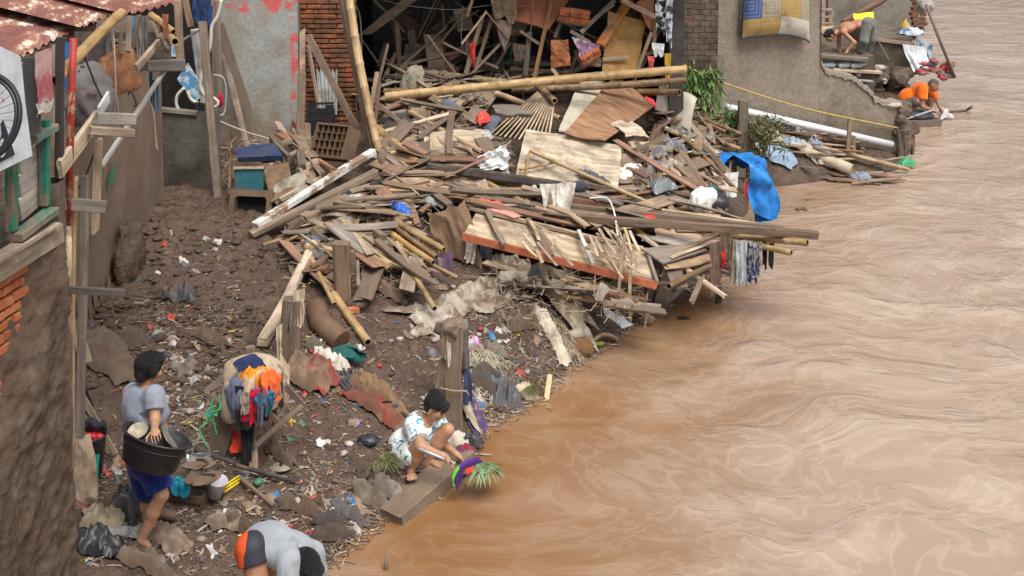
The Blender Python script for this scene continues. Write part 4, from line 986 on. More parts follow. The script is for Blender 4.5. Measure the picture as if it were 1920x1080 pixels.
# debris slanting into the room
dy = yr+.2
def rb(a, b, w, h, mat, label, d0=0., d1=0., name='broken_lath', cat='lath', up=(0, 1, 0)): return MB().beam(Y(*a, dy+d0), Y(*b, dy+d1), w, h, jag=.01, up=up).one(name, mat, label, cat, 'broken laths in the room entrance')
def rp(cs, th, mat, label, d=(0, 0, 0, 0), name='fallen_board', cat='board', seed=1, rag=.02): return MB().plate([Y(*c, dy+q) for c, q in zip(cs, d)], th, rag=rag, warp=.05, seed=seed).one(name, mat, label, cat)
rp([(968, -20), (1080, -20), (1030, 55), (956, 40)], .03, plain((.36, .115, .05), .6, .2), 'large orange panel hanging at the top of the room entrance', (.5, .5, .2, .2), seed=31)
rp([(1140, 20), (1212, 40), (1195, 132), (1128, 136)], .02, plain((.38, .20, .05), .65, .3), 'mustard yellow panel standing right in the room entrance', (.3, .3, .0, .0), seed=32)
rp([(1032, 76), (1066, 74), (1071, 122), (1032, 127)], .05, flaky((.36, .13, .05), (.2, .1, .06), 5., .2, .6), 'small orange box panel in the middle of the room entrance', (0, 0, 0, 0), seed=33)
rp([(1192, 5), (1228, -20), (1228, 60), (1218, 58)], .02, plain((.5, .22, .12), .7, .2), 'salmon triangular board at the right top of the room entrance', (.3, .3, .1, .1), seed=34)
rp([(1075, 95), (1128, 108), (1128, 125), (1090, 128)], .02, plain((.2, .13, .09), .8, .3), 'brown scrap of board under the fallen brickwork', (0, 0, .0, .0), seed=35)
MB().beam(Y(1125, 85, dy), Y(1180, 2, dy+.5), .14, .06).one('orange_beam', flaky((.50, .17, .04), (.32, .2, .1), 4., .15, .55), 'orange painted beam slanting up beside the mustard panel', 'beam')
MB().beam(Y(1165, 0, dy-.2), Y(1228, 32, dy-.1), .07, .07).one('timber_beam', DW, 'dark beam crossing the salmon board', 'beam', 'timber beams')
def chunk(c, size, rz, ry, label, seed):
    ch = thing('brick_chunk', label, 'brickwork', c); Mx = MT(c, rz, rad(20), ry); m = MB()
    for i in range(3):
        for j in range(2): m.beam((-size[0]/2+i*size[0]/3+.005, 0, -size[2]/4+j*size[2]/2), (-size[0]/2+(i+1)*size[0]/3-.005, 0, -size[2]/4+j*size[2]/2), size[1], size[2]/2-.01, n=3, jag=.01)
    m.build('bricks', brickm(.3), ch, Mx); m = MB(); m.blob((0, .01, -size[2]*.45), (size[0]*.95, size[1]*.9, size[2]*.5), .3, 2, seed, lev=3); m.build('mortar', plain((.33, .29, .24), .9, .3, .3, sc=14., bumpy=.5), ch, Mx)
chunk(Y(1077, 30, dy+.1), (.42, .12, .2), rad(-6), rad(8), 'fallen chunk of red brickwork high in the room entrance', 5); chunk(Y(1106, 105, dy-.05), (.30, .10, .14), rad(30), rad(-28), 'small brick piece below the purple cloth', 6)
for k, (a, b, w, mt, lab, d0, d1) in enumerate([
 ((1036, -10), (1002, 146), .055, wood((.33, .18, .09), .1), 'long brown stick standing in the room entrance below the orange panel', .3, 0), ((912, 22), (866, 82), .03, LW, 'pale lath on the left of the inverted V of laths', .1, 0), ((910, 20), (952, 72), .025, MW, 'brown lath on the right of the inverted V of laths', .1, .1),
 ((905, 30), (873, 138), .06, MW, 'ragged plank standing at the left of the room entrance', .2, 0), ((922, 35), (892, 130), .05, DW, 'dark plank behind the ragged plank', .3, .1), ((886, 0), (876, 30), .04, LW, 'pale scrap of lath at the top left of the room entrance', .2, .2),
 ((1152, 0), (1090, 60), .06, GW, 'grey plank slanting beside the orange beam', .4, .1), ((1108, 40), (1150, 8), .05, DW, 'dark plank under the grey slanting plank', .3, .2), ((1222, 60), (1196, 130), .05, LW, 'pale lath leaning against the mustard panel', .0, 0),
 ((1235, -10), (1226, 82), .05, MW, 'brown post at the right of the room entrance', .0, .0), ((1070, 58), (1106, 80), .05, GW, 'grey plank lying across the purple cloth', .0, .0), ((1130, 112), (1178, 106), .05, LW, 'short pale plank at the foot of the mustard panel', .0, .0),
 ((1035, 128), (1046, 143), .05, LW, 'pale offcut under the small orange box panel', .0, .0), ((993, 60), (985, 140), .07, GW, 'grey upright plank behind the long brown stick', .2, .2), ((958, 128), (1060, 136), .05, DW, 'dark bar low across the room entrance', .3, .3),
 ((1060, 20), (1040, 70), .05, DW, 'dark lath beside the small orange box panel', .3, .2), ((975, 58), (1010, 82), .04, MW, 'brown lath under the large orange panel', .2, .1), ((750, 110), (800, 100), .06, DW, 'dark plank low on the left in the room', .6, .8), ((790, 95), (850, 130), .12, RW, 'reddish plank lying inside the room', .9, .5), ((742, 100), (720, 150), .06, DW, 'dark leaning plank at the left side of the room', .8, .2)]):
    rb(a, b, w, .02, mt, lab, d0, d1)
t = thing('wire_grille', 'green wire grille standing in shadow in the room entrance', 'grille', Y(950, 135, dy+.5)); m = MB()
for x in range(928, 990, 15): m.tube([Y(x, 85, dy+.5), Y(x-2, 140, dy+.5)], .008, 6)
for yy in (100, 118, 135): m.tube([Y(925, yy, dy+.5), Y(985, yy, dy+.5)], .006, 6)
m.build('bars', plain((.03, .10, .075), .5, .1), t)
# ---------------------------------------------------------------- loose wood nobody arranged
RS = random.Random(5)
def inpoly(x, y, poly):
    r = False; n = len(poly)
    for i in range(n):
        (x0, y0), (x1, y1) = poly[i][:2], poly[(i+1) % n][:2]
        if (y0 > y) != (y1 > y) and x < (x1-x0)*(y-y0)/(y1-y0)+x0: r = not r
    return r
KEEP = [[(960, 236), (1172, 268), (1164, 356), (958, 346)], [(1054, 140), (1228, 140), (1228, 268), (1054, 255)], [(885, 385), (1225, 450), (1245, 555), (855, 465)],
        [(915, 165), (1035, 170), (1030, 262), (915, 262)], [(795, 385), (905, 390), (905, 520), (800, 500)], [(585, 205), (690, 205), (690, 292), (585, 292)], [(478, 425), (695, 280), (710, 325), (490, 450)], [(440, 270), (555, 270), (555, 410), (430, 415)]]
REG = [  # polygon, how many, mean direction in the picture (deg), spread, words
 ([(700, 180), (930, 180), (930, 240), (720, 300)], 34, -8, 40, 'left of the fan of laths'),
 ([(790, 240), (970, 240), (965, 330), (790, 310)], 40, 12, 35, 'left of the plywood sheet'),
 ([(700, 300), (900, 330), (900, 400), (690, 400)], 34, 14, 30, 'under the warped brown sheet'),
 ([(900, 330), (1080, 350), (1080, 420), (890, 395)], 34, 12, 16, 'between the plywood sheet and the fallen door'),
 ([(1080, 345), (1320, 390), (1330, 440), (1090, 430)], 40, 10, 14, 'along the beams over the river'),
 ([(1170, 200), (1330, 200), (1340, 300), (1180, 280)], 36, -5, 40, 'below the bent cream sheet'),
 ([(1170, 280), (1340, 290), (1340, 370), (1170, 370)], 34, 20, 45, 'left of the blue tarpaulin'),
 ([(1190, 440), (1350, 430), (1350, 500), (1240, 520)], 24, 12, 25, 'at the river end of the heap'),
 ([(540, 380), (720, 380), (720, 470), (540, 460)], 34, 22, 40, 'under the white painted timber'),
 ([(560, 470), (800, 470), (800, 520), (570, 510)], 20, 25, 45, 'above the muddy hollow'),
 ([(640, 330), (800, 330), (800, 420), (640, 400)], 24, 25, 30, 'right of the stacked timbers'),
 ([(440, 278), (600, 270), (570, 330), (430, 335)], 18, -15, 40, 'behind the teal drawer'),
 ([(930, 480), (1200, 530), (1190, 580), (930, 520)], 24, 25, 35, 'beneath the fallen door'),
 ([(740, 120), (1240, 110), (1240, 165), (740, 175)], 44, -5, 45, 'behind the longest bamboo pole')]
WM_ = [DW, DW, MW, MW, LW, GW, RW, wood((.33, .22, .13), .25), wood((.14, .10, .07), .4)]
for poly, cnt, ang, spr, words in REG:
    cnt = int(cnt*1.45)
    xs_ = [p[0] for p in poly]; ys_ = [p[1] for p in poly]; made = 0; tries = 0
    while made < cnt and tries < 2000:
        tries += 1; x, y = RS.uniform(min(xs_), max(xs_)), RS.uniform(min(ys_), max(ys_))
        if not inpoly(x, y, poly) or any(inpoly(x, y, k) for k in KEEP): continue
        a = rad(RS.gauss(ang, spr)); kind = RS.choices(['slat', 'lath', 'board', 'pole', 'block'], [5, 2.6, 3.4, 1.6, 1.])[0]
        L = {'slat': RS.uniform(80, 230), 'lath': RS.uniform(40, 130), 'board': RS.uniform(60, 165), 'pole': RS.uniform(80, 200), 'block': RS.uniform(25, 55)}[kind]
        ex, ey = L/2*math.cos(a), L/2*math.sin(a)*.75
        if any(inpoly(x+k*ex, y+k*ey, q) for k in (-1, -.5, .5, 1) for q in KEEP): continue
        l0 = RS.uniform(-.05, .17)-(.2 if 'fallen door' in words and 'beneath' in words else 0); p, q = PH(x-ex, y-ey, l0+RS.uniform(-.07, .07)), PH(x+ex, y+ey, l0+RS.uniform(-.07, .07))
        if (p-q).length > 2.6 or (p-q).length < .12: continue
        mt = RS.choice(WM_); m = MB(); R.seed(RS.randint(0, 10**6)); rl = RS.uniform(-.6, .6)
        if kind == 'slat': m.beam(p, q, RS.uniform(.045, .085), RS.uniform(.02, .045), roll=rl, jag=.04, bend=.03); nm, lb = 'wood_strip', 'loose weathered strip of wood'
        elif kind == 'lath': m.beam(p, q, RS.uniform(.015, .035), .012, roll=rl, jag=.03, bend=.03); nm, lb = 'thin_lath', 'thin broken lath'
        elif kind == 'board': m.beam(p, q, RS.uniform(.11, .24), .018, roll=rl*.8, jag=.06, bend=.02); nm, lb = 'loose_board', 'loose broken board'
        elif kind == 'pole': m.bamboo(p, q, RS.uniform(.018, .036), 8); nm, lb = 'bamboo_stick', 'loose bamboo stick'; mt = RS.choice([BM, BMD])
        else: m.beam(p, q, RS.uniform(.06, .11), RS.uniform(.05, .09), roll=rl, jag=.01); nm, lb = 'timber_offcut', 'short timber offcut'
        m.one(nm, mt, lb+' in the debris '+words, nm.replace('_', ' '), lb+'s '+words); made += 1
# sticks jammed into the gutted room
for k in range(64):
    x, y = RS.uniform(672, 960) if k < 40 else RS.uniform(960, 1245), RS.uniform(30, 128); d = RS.uniform(.2, 2.6)*(1 if y < 90 else .4); a = rad(RS.gauss(60 if k % 3 else -20, 40)); L = RS.uniform(20, 70); R.seed(k+500)
    kd = RS.random(); p, q = Y(x-L*math.cos(a), y+L*math.sin(a), yr+.2+d), Y(x+L*math.cos(a), y-L*math.sin(a), yr+.3+d)
    if kd < .75: MB().beam(p, q, RS.uniform(.03, .12), .025, jag=.02, bend=.02).one('jammed_lath', RS.choice(WM_), 'broken lath jammed '+('in the dark left half of the room' if x < 960 else 'among the hanging boards of the room'), 'lath', 'laths jammed in the room, '+('left' if x < 960 else 'right'))
    else: MB().plate([p, p+V((.25, 0, .05)), q+V((.25, .1, 0)), q], .015, rag=.03, seed=k).one('jammed_board', RS.choice(WM_), 'board scrap jammed '+('in the dark left half of the room' if x < 960 else 'among the hanging boards of the room'), 'board', 'boards jammed in the room, '+('left' if x < 960 else 'right'))
# larger sheets thrown on the heap
for k, (x, y, L, W_, rz, words) in enumerate([(850, 268, .8, .4, .3, 'left of the silver bag'), (745, 270, .5, .4, -.3, 'right of the steep bamboo poles'), (1090, 372, .9, .2, -.25, 'beside the hanging white cloth'), (1250, 365, .7, .3, -.1, 'below the tangled rags'), (640, 395, .5, .25, .5, 'below the bare brown timber'), (1290, 250, .5, .35, .4, 'under the fallen branch'), (880, 360, .8, .25, -.2, 'under the black painted beam'), (700, 440, .5, .3, .3, 'above the slanting bamboo'), (960, 205, .5, .4, .1, 'behind the fan of laths'), (545, 350, .4, .3, .2, 'behind the white painted timber'), (1180, 240, .4, .35, .6, 'under the glossy brown panel')]):
    c = PH(x, y, .10); cs = []; R.seed(k+900)
    for ax_, ay_ in ((-1, -1), (1, -1), (1, 1), (-1, 1)):
        px_, py_2 = c.x+ax_*L/2*math.cos(rz)-ay_*W_/2*math.sin(rz), c.y+ax_*L/2*math.sin(rz)+ay_*W_/2*math.cos(rz); cs.append(V((px_, py_2, float(pile_s(px_, py_2))+.09+R.uniform(-.03, .08))))
    MB().plate(cs, .012, rag=.03, warp=.05, seed=k+3).one('thrown_sheet', [LW, MW, wood((.36, .27, .18), .35), GW, plain((.40, .35, .28), .7, .4)][k % 5], 'broad wooden sheet lying '+words, 'sheet', 'broad sheets on the heap')
# rags and scraps of plastic caught in the heap
RAGC = [((.035, .035, .04), 'black plastic'), ((.30, .26, .21), 'muddy beige cloth'), ((.5, .48, .45), 'dirty white plastic'), ((.17, .12, .085), 'brown cloth'), ((.10, .13, .19), 'grey blue cloth'), ((.45, .05, .04), 'red cloth'), ((.03, .12, .30), 'blue plastic'), ((.28, .30, .31), 'grey plastic')]
for poly, cnt, ang, spr, words in REG:
    for k in range(max(3, cnt//5)):
        for _ in range(60):
            x, y = RS.uniform(min(p[0] for p in poly), max(p[0] for p in poly)), RS.uniform(min(p[1] for p in poly), max(p[1] for p in poly))
            if inpoly(x, y, poly) and not any(inpoly(x, y, q) for q in KEEP): break
        c, lab = RS.choices(RAGC, [4, 5, 3, 5, 2, 1, 1, 2])[0]; s = RS.uniform(.10, .24); rz = RS.uniform(0, 3.1)
        m = lay(PH(x, y), s*1.6, s, rz, RS.randint(0, 999), pile_s, amp=.07, rag=.3, nu=14, nv=10, fu=3, fv=3, lift=RS.uniform(.0, .08)) if RS.random() < .65 else MB().blob(PH(x, y, .03), (s*1.1, s*.8, s*.7), .4, 1.6, RS.randint(0, 999), MT((0, 0, 0), rz), lev=3)
        m.one('crumpled_rag', fabric(c, None, .35), 'scrap of '+lab+' in the debris '+words, 'rag', lab+' scraps '+words)
# straw, splinters and crumbs over the heap
m = MB(); m2 = MB()
for k in range(7500):
    poly = RS.choice(REG)[0]; x, y = RS.uniform(min(p[0] for p in poly)-15, max(p[0] for p in poly)+15), RS.uniform(min(p[1] for p in poly)-10, max(p[1] for p in poly)+20)
    if any(inpoly(x, y, q) for q in KEEP): continue
    c = PH(x, y, RS.uniform(-.18, .06)); L = RS.uniform(.03, .2); d = V((RS.gauss(0, 1), RS.gauss(0, .8), RS.gauss(0, .5))).normalized(); w = RS.uniform(.002, .009)
    s_ = d.cross(V((0, 0, 1))).normalized()*w; t_ = V((0, 0, w*.7)); mi = RS.choice((0, 0, 1, 1, 2, 3)); b = c+d*L
    m.add([c-s_, c+s_, b+s_*.6, b-s_*.6, c+t_, b+t_], [(0, 1, 2, 3), (1, 4, 5, 2), (4, 0, 3, 5)], mi)
tag(m.build('splinters', [MW, LW, DW, PW]), 'splinters and straw strewn all over the heap of timber', 'splinters', kind='stuff')
# ---------------------------------------------------------------- cloths, sheets and bags on the heap
def cloth(m, name, mat, label, cat='cloth', group=None): return m.one(name, mat, label, cat, group)
cloth(drape(PH(800, 402, .10), PH(872, 376, .28), Z(905, 500, .74), Z(822, 478, .80), 7, amp=.09, sag=-.05, nu=30, nv=30, fu=3.2, fv=1.2, rag=.10), 'brown_tarpaulin', fabric((.175, .105, .062), None, .15, rough=.6), 'stiff brown tarpaulin draped over the heap left of the fallen door', 'tarpaulin')
cloth(hang(Z(850, 470, .85), Z(905, 478, .85), .30, 8, .06, taper=.8), 'brown_tarpaulin', fabric((.15, .09, .055), None, .2, rough=.6), 'brown tarpaulin end hanging below the orange rail', 'tarpaulin')
cloth(hang(PH(812, 478, .06), PH(850, 470, .06), .42, 9, .05, taper=.6), 'purple_cloth', fabric((.12, .07, .13), None, .3), 'purple cloth hanging beside the brown tarpaulin')
cloth(hang(PH(795, 468, .05), PH(832, 486, .05), .22, 10, .05, taper=.9), 'grey_rag', fabric((.36, .31, .26), (.2, .15, .11), .3, 20.), 'frayed pale rag at the ends of the three bamboo lengths')
foil = plain((.66, .66, .65), .28, .12, .3, .35, .6, .3, 10.)
cloth(drape(PH(890, 300, .20), PH(950, 270, .38), PH(955, 318, .18), PH(900, 322, .12), 12, amp=.10, nu=24, nv=24, fu=2.6, fv=2.6, rag=.12), 'silver_bag', foil, 'crumpled silver foil bag left of the plywood sheet', 'bag')
wh = fabric((.74, .71, .66), (.55, .50, .43), .12, 14.)
yf_ = PH(1060, 408).y-.12
cloth(hang(Y(1012, 344, yf_), Y(1080, 342, yf_), .52, 13, .11, 30, 26, .6, .25), 'white_cloth', wh, 'torn white cloth hanging over the beams above the fallen door')
m = MB(); m.blob(PH(1086, 350, .24), (.2, .12, .12), .3, 1.4, 14, MT((0, 0, 0), .3)); cloth(m, 'white_bundle', fabric((.75, .73, .71), (.05, .05, .06), .05, 7., split=.42), 'black and white bundle on the end of the black beam', 'bundle')
# red, black and white bags on the beams
m = hang(PH(1203, 402, .26), PH(1240, 402, .26), .16, 15, .05, 16, 10, .8); cloth(m, 'red_bag', plain((.70, .07, .03), .4, .05, .2, bumpy=.3), 'small bright red plastic bag on the beams over the river', 'bag')
cloth(hang(PH(1252, 402, .30), PH(1286, 412, .28), .46, 16, .09, 20, 18, .9, .35, lean=(.06, 0, 0)), 'black_bag', plain((.045, .05, .06), .35, .15, .3, bumpy=.4), 'torn black plastic bag hanging over the longest dark beam', 'bag')
cloth(lay(PH(1242, 386), .3, .2, .4, 17, lambda x, y: pile_s(x, y)+.2, .10, .2), 'grey_bag', plain((.16, .19, .20), .35, .15), 'grey green plastic bag by the end of the bamboo rod', 'bag')
m = MB(); m.blob(PH(1318, 376, .16), (.34, .24, .28), .22, 1.3, 18, MT((0, 0, 0), .4, 0, -.4), lev=4); cloth(m, 'white_bag', plain((.74, .72, .68), .5, .1, .2, bumpy=.3), 'knotted white plastic bag left of the blue tarpaulin', 'bag')
m = MB(); m.blob(PH(1345, 382, .12), (.24, .2, .2), .3, 1.5, 19); cloth(m, 'black_bag', plain((.03, .03, .033), .4, .1), 'black bundle between the white bag and the blue tarpaulin', 'bag')
m = lay(PH(1112, 360), .35, .14, -.3, 20, lambda x, y: pile_s(x, y)+.15, .06, .2); cloth(m, 'dark_rag', plain((.07, .08, .10), .5, .2), 'dark blue plastic scrap right of the hanging white cloth', 'rag') 
# blue tarpaulin over a stake
blue = plain((.012, .20, .62), .38, .12, .4, bumpy=1., sc=5.)
T0 = Z(1378, 296, 1.05)
t_ = dome(T0-V((0.02, 0, .08)), .31, .24, .12, -70, 244, 0, 90, 33, .24, .66, 96, 48, .4, .4)
bt_ = cloth(t_, 'blue_tarpaulin', blue, 'bright blue plastic tarpaulin draped over a stake at the water', 'tarpaulin')
cloth(hang(Z(1352, 325, .95), Z(1385, 322, .95), .34, 34, .06, taper=.5), 'white_bag', plain((.62, .62, .62), .4, .15), 'white plastic caught in the fold of the blue tarpaulin', 'bag')
cloth(hang(Z(1396, 340, .8), Z(1404, 340, .8), .26, 35, .02, 6, 8), 'red_scrap', plain((.55, .02, .05), .5, .05), 'narrow red strip on the blue tarpaulin', 'rag')
MB().beam(Z(1360, 396, .4), Z(1370, 300, 1.0), .035, .03, up=(0, 1, 0)).one('thin_stake', MW, 'thin stake in front of the blue tarpaulin', 'post', 'posts in the mud')
cloth(hang(PH(1325, 345, .12), PH(1352, 352, .1), .2, 36, .05), 'teal_rag', fabric((.03, .17, .20), None, .2), 'teal rag tangled left of the blue tarpaulin', 'rag')
cloth(lay(PH(1308, 300), .3, .08, -.6, 37, lambda x, y: pile_s(x, y)+.1, .06, .3), 'teal_rag', fabric((.02, .19, .22), None, .1), 'teal strap lying on the wide brown plank', 'rag')
for k, (x, y, c, lab) in enumerate([(1240, 300, (.15, .15, .17), 'dark grey'), (1262, 285, (.12, .13, .16), 'black'), (1225, 335, (.14, .13, .13), 'charcoal'), (1255, 325, (.30, .27, .22), 'beige'), (1285, 272, (.07, .09, .13), 'navy')]):
    cloth(lay(PH(x, y), .42, .11, RS.uniform(.3, 1.3), 40+k, lambda x, y: pile_s(x, y)+.06, .09, .35, 22, 10), 'tangled_rag', fabric(c, mulc(c, 2.2), .3, 12.), lab+' rag in the tangle right of the plywood sheet', 'rag')
cloth(lay(PH(1180, 335), .32, .16, .5, 47, lambda x, y: pile_s(x, y)+.06, .06, .25), 'paper_scrap', fabric((.68, .60, .56), (.5, .06, .06), .1, 12., split=.6), 'pink and white plastic wrapper right of the plywood sheet', 'wrapper')
# hanging rags over the river
def hz(p, q, ln, seed, c, lab, c2=None, stripes=None, amp=.05, taper=.8, z=.93, rag=.3):
    cloth(hang(Z(p[0], p[1], z), Z(q[0], q[1], z), ln, seed, amp, 16, 18, taper, rag), 'hanging_rag', fabric(c, c2, .25, 16., stripes=stripes), lab, 'rag', 'rags hanging over the river')
hz((1330, 456), (1352, 454), .62, 51, (.16, .10, .075), 'brown rag hanging to the water at the left of the hanging rags'); hz((1350, 440), (1372, 444), .40, 52, (.42, .30, .24), 'flesh coloured rag hanging behind the brown rag')
hz((1368, 446), (1386, 450), .58, 53, (.33, .27, .21), 'twisted beige rag hanging between the beam ends', amp=.07, taper=.5); hz((1380, 450), (1402, 452), .62, 54, (.25, .36, .45), 'blue and white striped rag hanging over the river', (.6, .6, .58), (28., 'X'))
hz((1400, 450), (1424, 456), .58, 55, (.50, .50, .50), 'grey and navy rag hanging right of the striped one', (.04, .05, .14)); hz((1412, 455), (1428, 455), .44, 56, (.05, .07, .16), 'navy floral rag hanging to the right', (.4, .4, .42))
hz((1430, 452), (1440, 456), .35, 57, (.02, .02, .025), 'left one of the black socks hanging on the bamboo end', None, None, .02, .7, .86); hz((1441, 455), (1452, 456), .36, 58, (.025, .025, .03), 'right one of the black socks hanging on the bamboo end', None, None, .02, .8, .86)
hz((1352, 470), (1362, 470), .22, 59, (.6, .03, .03), 'small red scrap among the hanging rags', None, None, .03, .7, .85); hz((1372, 410), (1400, 414), .25, 60, (.62, .60, .56), 'white frayed rag just below the blue tarpaulin', (.2, .2, .2), None, .06, .8, .95)
cloth(hang(Z(1342, 530, .25), Z(1352, 530, .25), .28, 61, .04, 8, 8, 1.2), 'dark_tuft', fabric((.03, .028, .025)), 'dark tuft of fibre dangling into the river below the rags', 'rag')
# rags below the door and at the front
hz((936, 465), (970, 472), .46, 62, (.27, .225, .165), 'khaki cloth hanging below the fallen door', None, None, .07, .8, .82); hz((966, 474), (1004, 482), .34, 63, (.62, .05, .025), 'bright red cloth hanging below the fallen door', None, None, .05, .55, .78)
hz((900, 458), (924, 464), .26, 64, (.42, .52, .66), 'pale blue cloth hanging under the orange rail', None, None, .02, .9, .9, .05); hz((872, 440), (898, 446), .32, 65, (.66, .62, .56), 'white rag knotted on the left end of the orange rail', None, None, .06, .5, 1.1)
hz((1005, 490), (1040, 500), .36, 66, (.20, .16, .12), 'brown cloth hanging beneath the fallen door', None, None, .06, .9, .7); hz((1030, 505), (1060, 510), .3, 67, (.36, .37, .37), 'grey plastic hanging beneath the fallen door', None, None, .05, .9, .65)
cloth(lay(PH(920, 412), .3, .2, -.2, 68, lambda x, y: pile_s(x, y)+.16, .03, .3), 'red_scrap', plain((.55, .12, .08), .6, .1), 'torn red plastic on the left end of the fallen door', 'rag')
cloth(lay(PH(935, 424), .34, .10, -.3, 69, lambda x, y: pile_s(x, y)+.17, .02, .35), 'red_scrap', plain((.6, .25, .2), .6, .1), 'pale red plastic streak on the fallen door', 'rag')
cloth(lay(PH(712, 365), .26, .14, .5, 70, lambda x, y: pile_s(x, y)+.05, .08, .2), 'magenta_rag', fabric((.28, .03, .10), (.03, .03, .03), .15, 7., split=.4), 'magenta cloth beneath the bare brown timber', 'rag')
MB().blob(PH(697, 392, .04), (.08, .07, .06), .1, 1, 71).one('red_ball', plain((.62, .05, .03), .35, .05), 'small red ball right of the stacked timbers', 'ball'); MB().blob(PH(712, 384, .05), (.07, .06, .06), .1, 1, 72).one('pink_ball', plain((.6, .2, .16), .4, .05), 'small pink ball beside the red one', 'ball')
cloth(lay(PH(752, 414), .30, .10, -.5, 73, lambda x, y: pile_s(x, y)+.12, .05, .2), 'blue_bag', plain((.03, .13, .55), .4, .05), 'blue and white plastic bag above the three bamboo lengths', 'bag')
cloth(lay(PH(905, 245), .2, .12, .8, 74, lambda x, y: pile_s(x, y)+.10, .10, .2), 'red_bag', plain((.62, .07, .05), .4, .08), 'red plastic bag left of the fan of laths', 'bag')
cloth(lay(PH(1218, 222), .12, .14, .8, 75, lambda x, y: pile_s(x, y)+.2, .06, .2), 'red_bag', plain((.6, .03, .05), .45, .08), 'small crimson bag at the right corner of the glossy brown panel', 'bag')
cloth(lay(PH(478, 448), .22, .10, .5, 76, lambda x, y: pile_s(x, y)-.05, .04, .2), 'red_scrap', plain((.5, .12, .08), .6, .2), 'red scrap under the tip of the bare brown timber', 'rag')
MB().blob(PH(772, 160, .1), (.26, .2, .5), .25, 1.4, 77, MT((0, 0, 0), 0, 0, .3), lev=4).one('knotted_sack', fabric((.30, .27, .20), (.05, .16, .09), .3, 5., split=.62), 'knotted beige sack at the left end of the bamboo poles', 'sack')
m = hang(PH(765, 195, .15), PH(790, 195, .15), .3, 78, .05); cloth(m, 'green_sack', fabric((.26, .25, .20), (.04, .16, .11), .3, 6., split=.55), 'green and beige cloth under the knotted sack')
# in the room entrance
def rh(p, q, ln, seed, c, lab, c2=None, d=0., amp=.06, taper=.7, stripes=None, mud=.2): cloth(hang(Y(p[0], p[1], dy+d), Y(q[0], q[1], dy+d), ln, seed, amp, 18, 18, taper, .35), 'hanging_cloth', fabric(c, c2, mud, 9., stripes=stripes), lab, 'cloth', 'cloths hanging in the room entrance')
rh((918, -10), (972, -8), .42, 81, (.25, .185, .125), 'brown cloth hanging at the top left of the room entrance', d=.1); rh((928, 35), (962, 40), .55, 82, (.26, .19, .165), 'pale brown torn cloth hanging above the wire grille', d=.15, taper=.25)
rh((1072, 68), (1125, 85), .34, 83, (.26, .14, .24), 'purple cloth caught between the brick pieces', (.5, .4, .46), d=-.02, taper=.4, amp=.09); rh((880, 80), (892, 82), .36, 84, (.55, .04, .035), 'red cloth strip at the left of the room entrance', d=.05)
rh((1228, -10), (1252, -8), .62, 85, (.03, .03, .035), 'black plastic strip hanging at the right of the room entrance', (.55, .58, .62), d=-.1, mud=.05); rh((1248, -10), (1262, 0), .72, 86, (.55, .58, .62), 'white plastic strip hanging at the right of the room entrance', (.08, .08, .09), d=-.15, mud=.05)
rh((1222, 80), (1246, 82), .22, 87, (.56, .58, .6), 'white sheet end hanging at the right of the room entrance', d=-.2, amp=.03, mud=.05); rh((1214, 105), (1228, 105), .2, 88, (.6, .10, .10), 'red and white ribbon above the longest bamboo', d=-.2, amp=.03, taper=.4)
rh((1246, 100), (1258, 100), .5, 89, (.5, .30, .03), 'yellow cloth strip beside the green foliage', d=-.15, amp=.03); rh((1090, 85), (1105, 85), .2, 90, (.12, .09, .07), 'brown rag under the purple cloth', d=0.); rh((960, 80), (985, 84), .3, 91, (.16, .12, .09), 'dark brown rag above the wire grille', d=.2)
for k, pts in enumerate([[(700, -5), (760, 10), (850, 18), (920, 10), (1000, 12)], [(1000, -5), (995, 60), (985, 130), (980, 180)], [(868, 10), (865, 60), (866, 90)], [(668, 10), (676, 40), (678, 110)], [(790, 60), (800, 80), (850, 90), (865, 85)]]):
    q = [Y(x, y, dy+.2+(1.2 if k in (4,) else 0)) for x, y in pts]; MB().tube(smooth_path(q), .006 if k != 3 else .012, 5).one('loose_wire', plain((.25, .24, .22), .6, .05), ['pale wire sagging across the top of the room entrance', 'grey wire hanging down before the wire grille', 'short wire hanging left of the laths', 'pale cord hanging beside the steep bamboo', 'curved wire inside the dark room'][k], 'wire')
# white hose over the fallen door
rope([PH(1105, 372, .22), PH(1138, 372, .28), PH(1152, 400, .26), PH(1158, 440, .2), PH(1172, 480, .2), PH(1189, 500, .2)], .011, plain((.68, .66, .62), .45, .05), 'white cable curving over the right end of the fallen door', 'cable', 'white_cable')
# big pale cloths on the mud below
cloth(lay(GM(870, 570), 1.5, .45, rad(35), 92, mud_h, .10, .18, 44, 20, 5., 1.3, curve=.2), 'pale_cloth', fabric((.38, .33, .265), (.27, .215, .16), .4, 6.), 'long pale sheet of cloth spread on the mud behind the foreground post')
cloth(lay(GM(808, 605), .42, .40, rad(70), 93, mud_h, .08, .18, 24, 20, 3., 1.5), 'pale_cloth', fabric((.46, .41, .34), None, .35), 'white end of cloth trailing down the mud left of the foreground post')
cloth(lay(GM(1010, 550), 1.0, .34, rad(-25), 94, lambda x, y: mud_h(x, y)+.10, .14, .2, 36, 16, 5., 1.3), 'twisted_cloth', fabric((.33, .28, .21), (.2, .15, .11), .25, 8.), 'twisted khaki cloth below the fallen door'); cloth(lay(GM(1060, 590), .7, .16, rad(-30), 95, lambda x, y: mud_h(x, y)+.06, .10, .2, 30, 12), 'twisted_cloth', fabric((.26, .21, .16), (.4, .36, .3), .25, 8.), 'rolled khaki cloth between the twisted cloth and the white sheet')
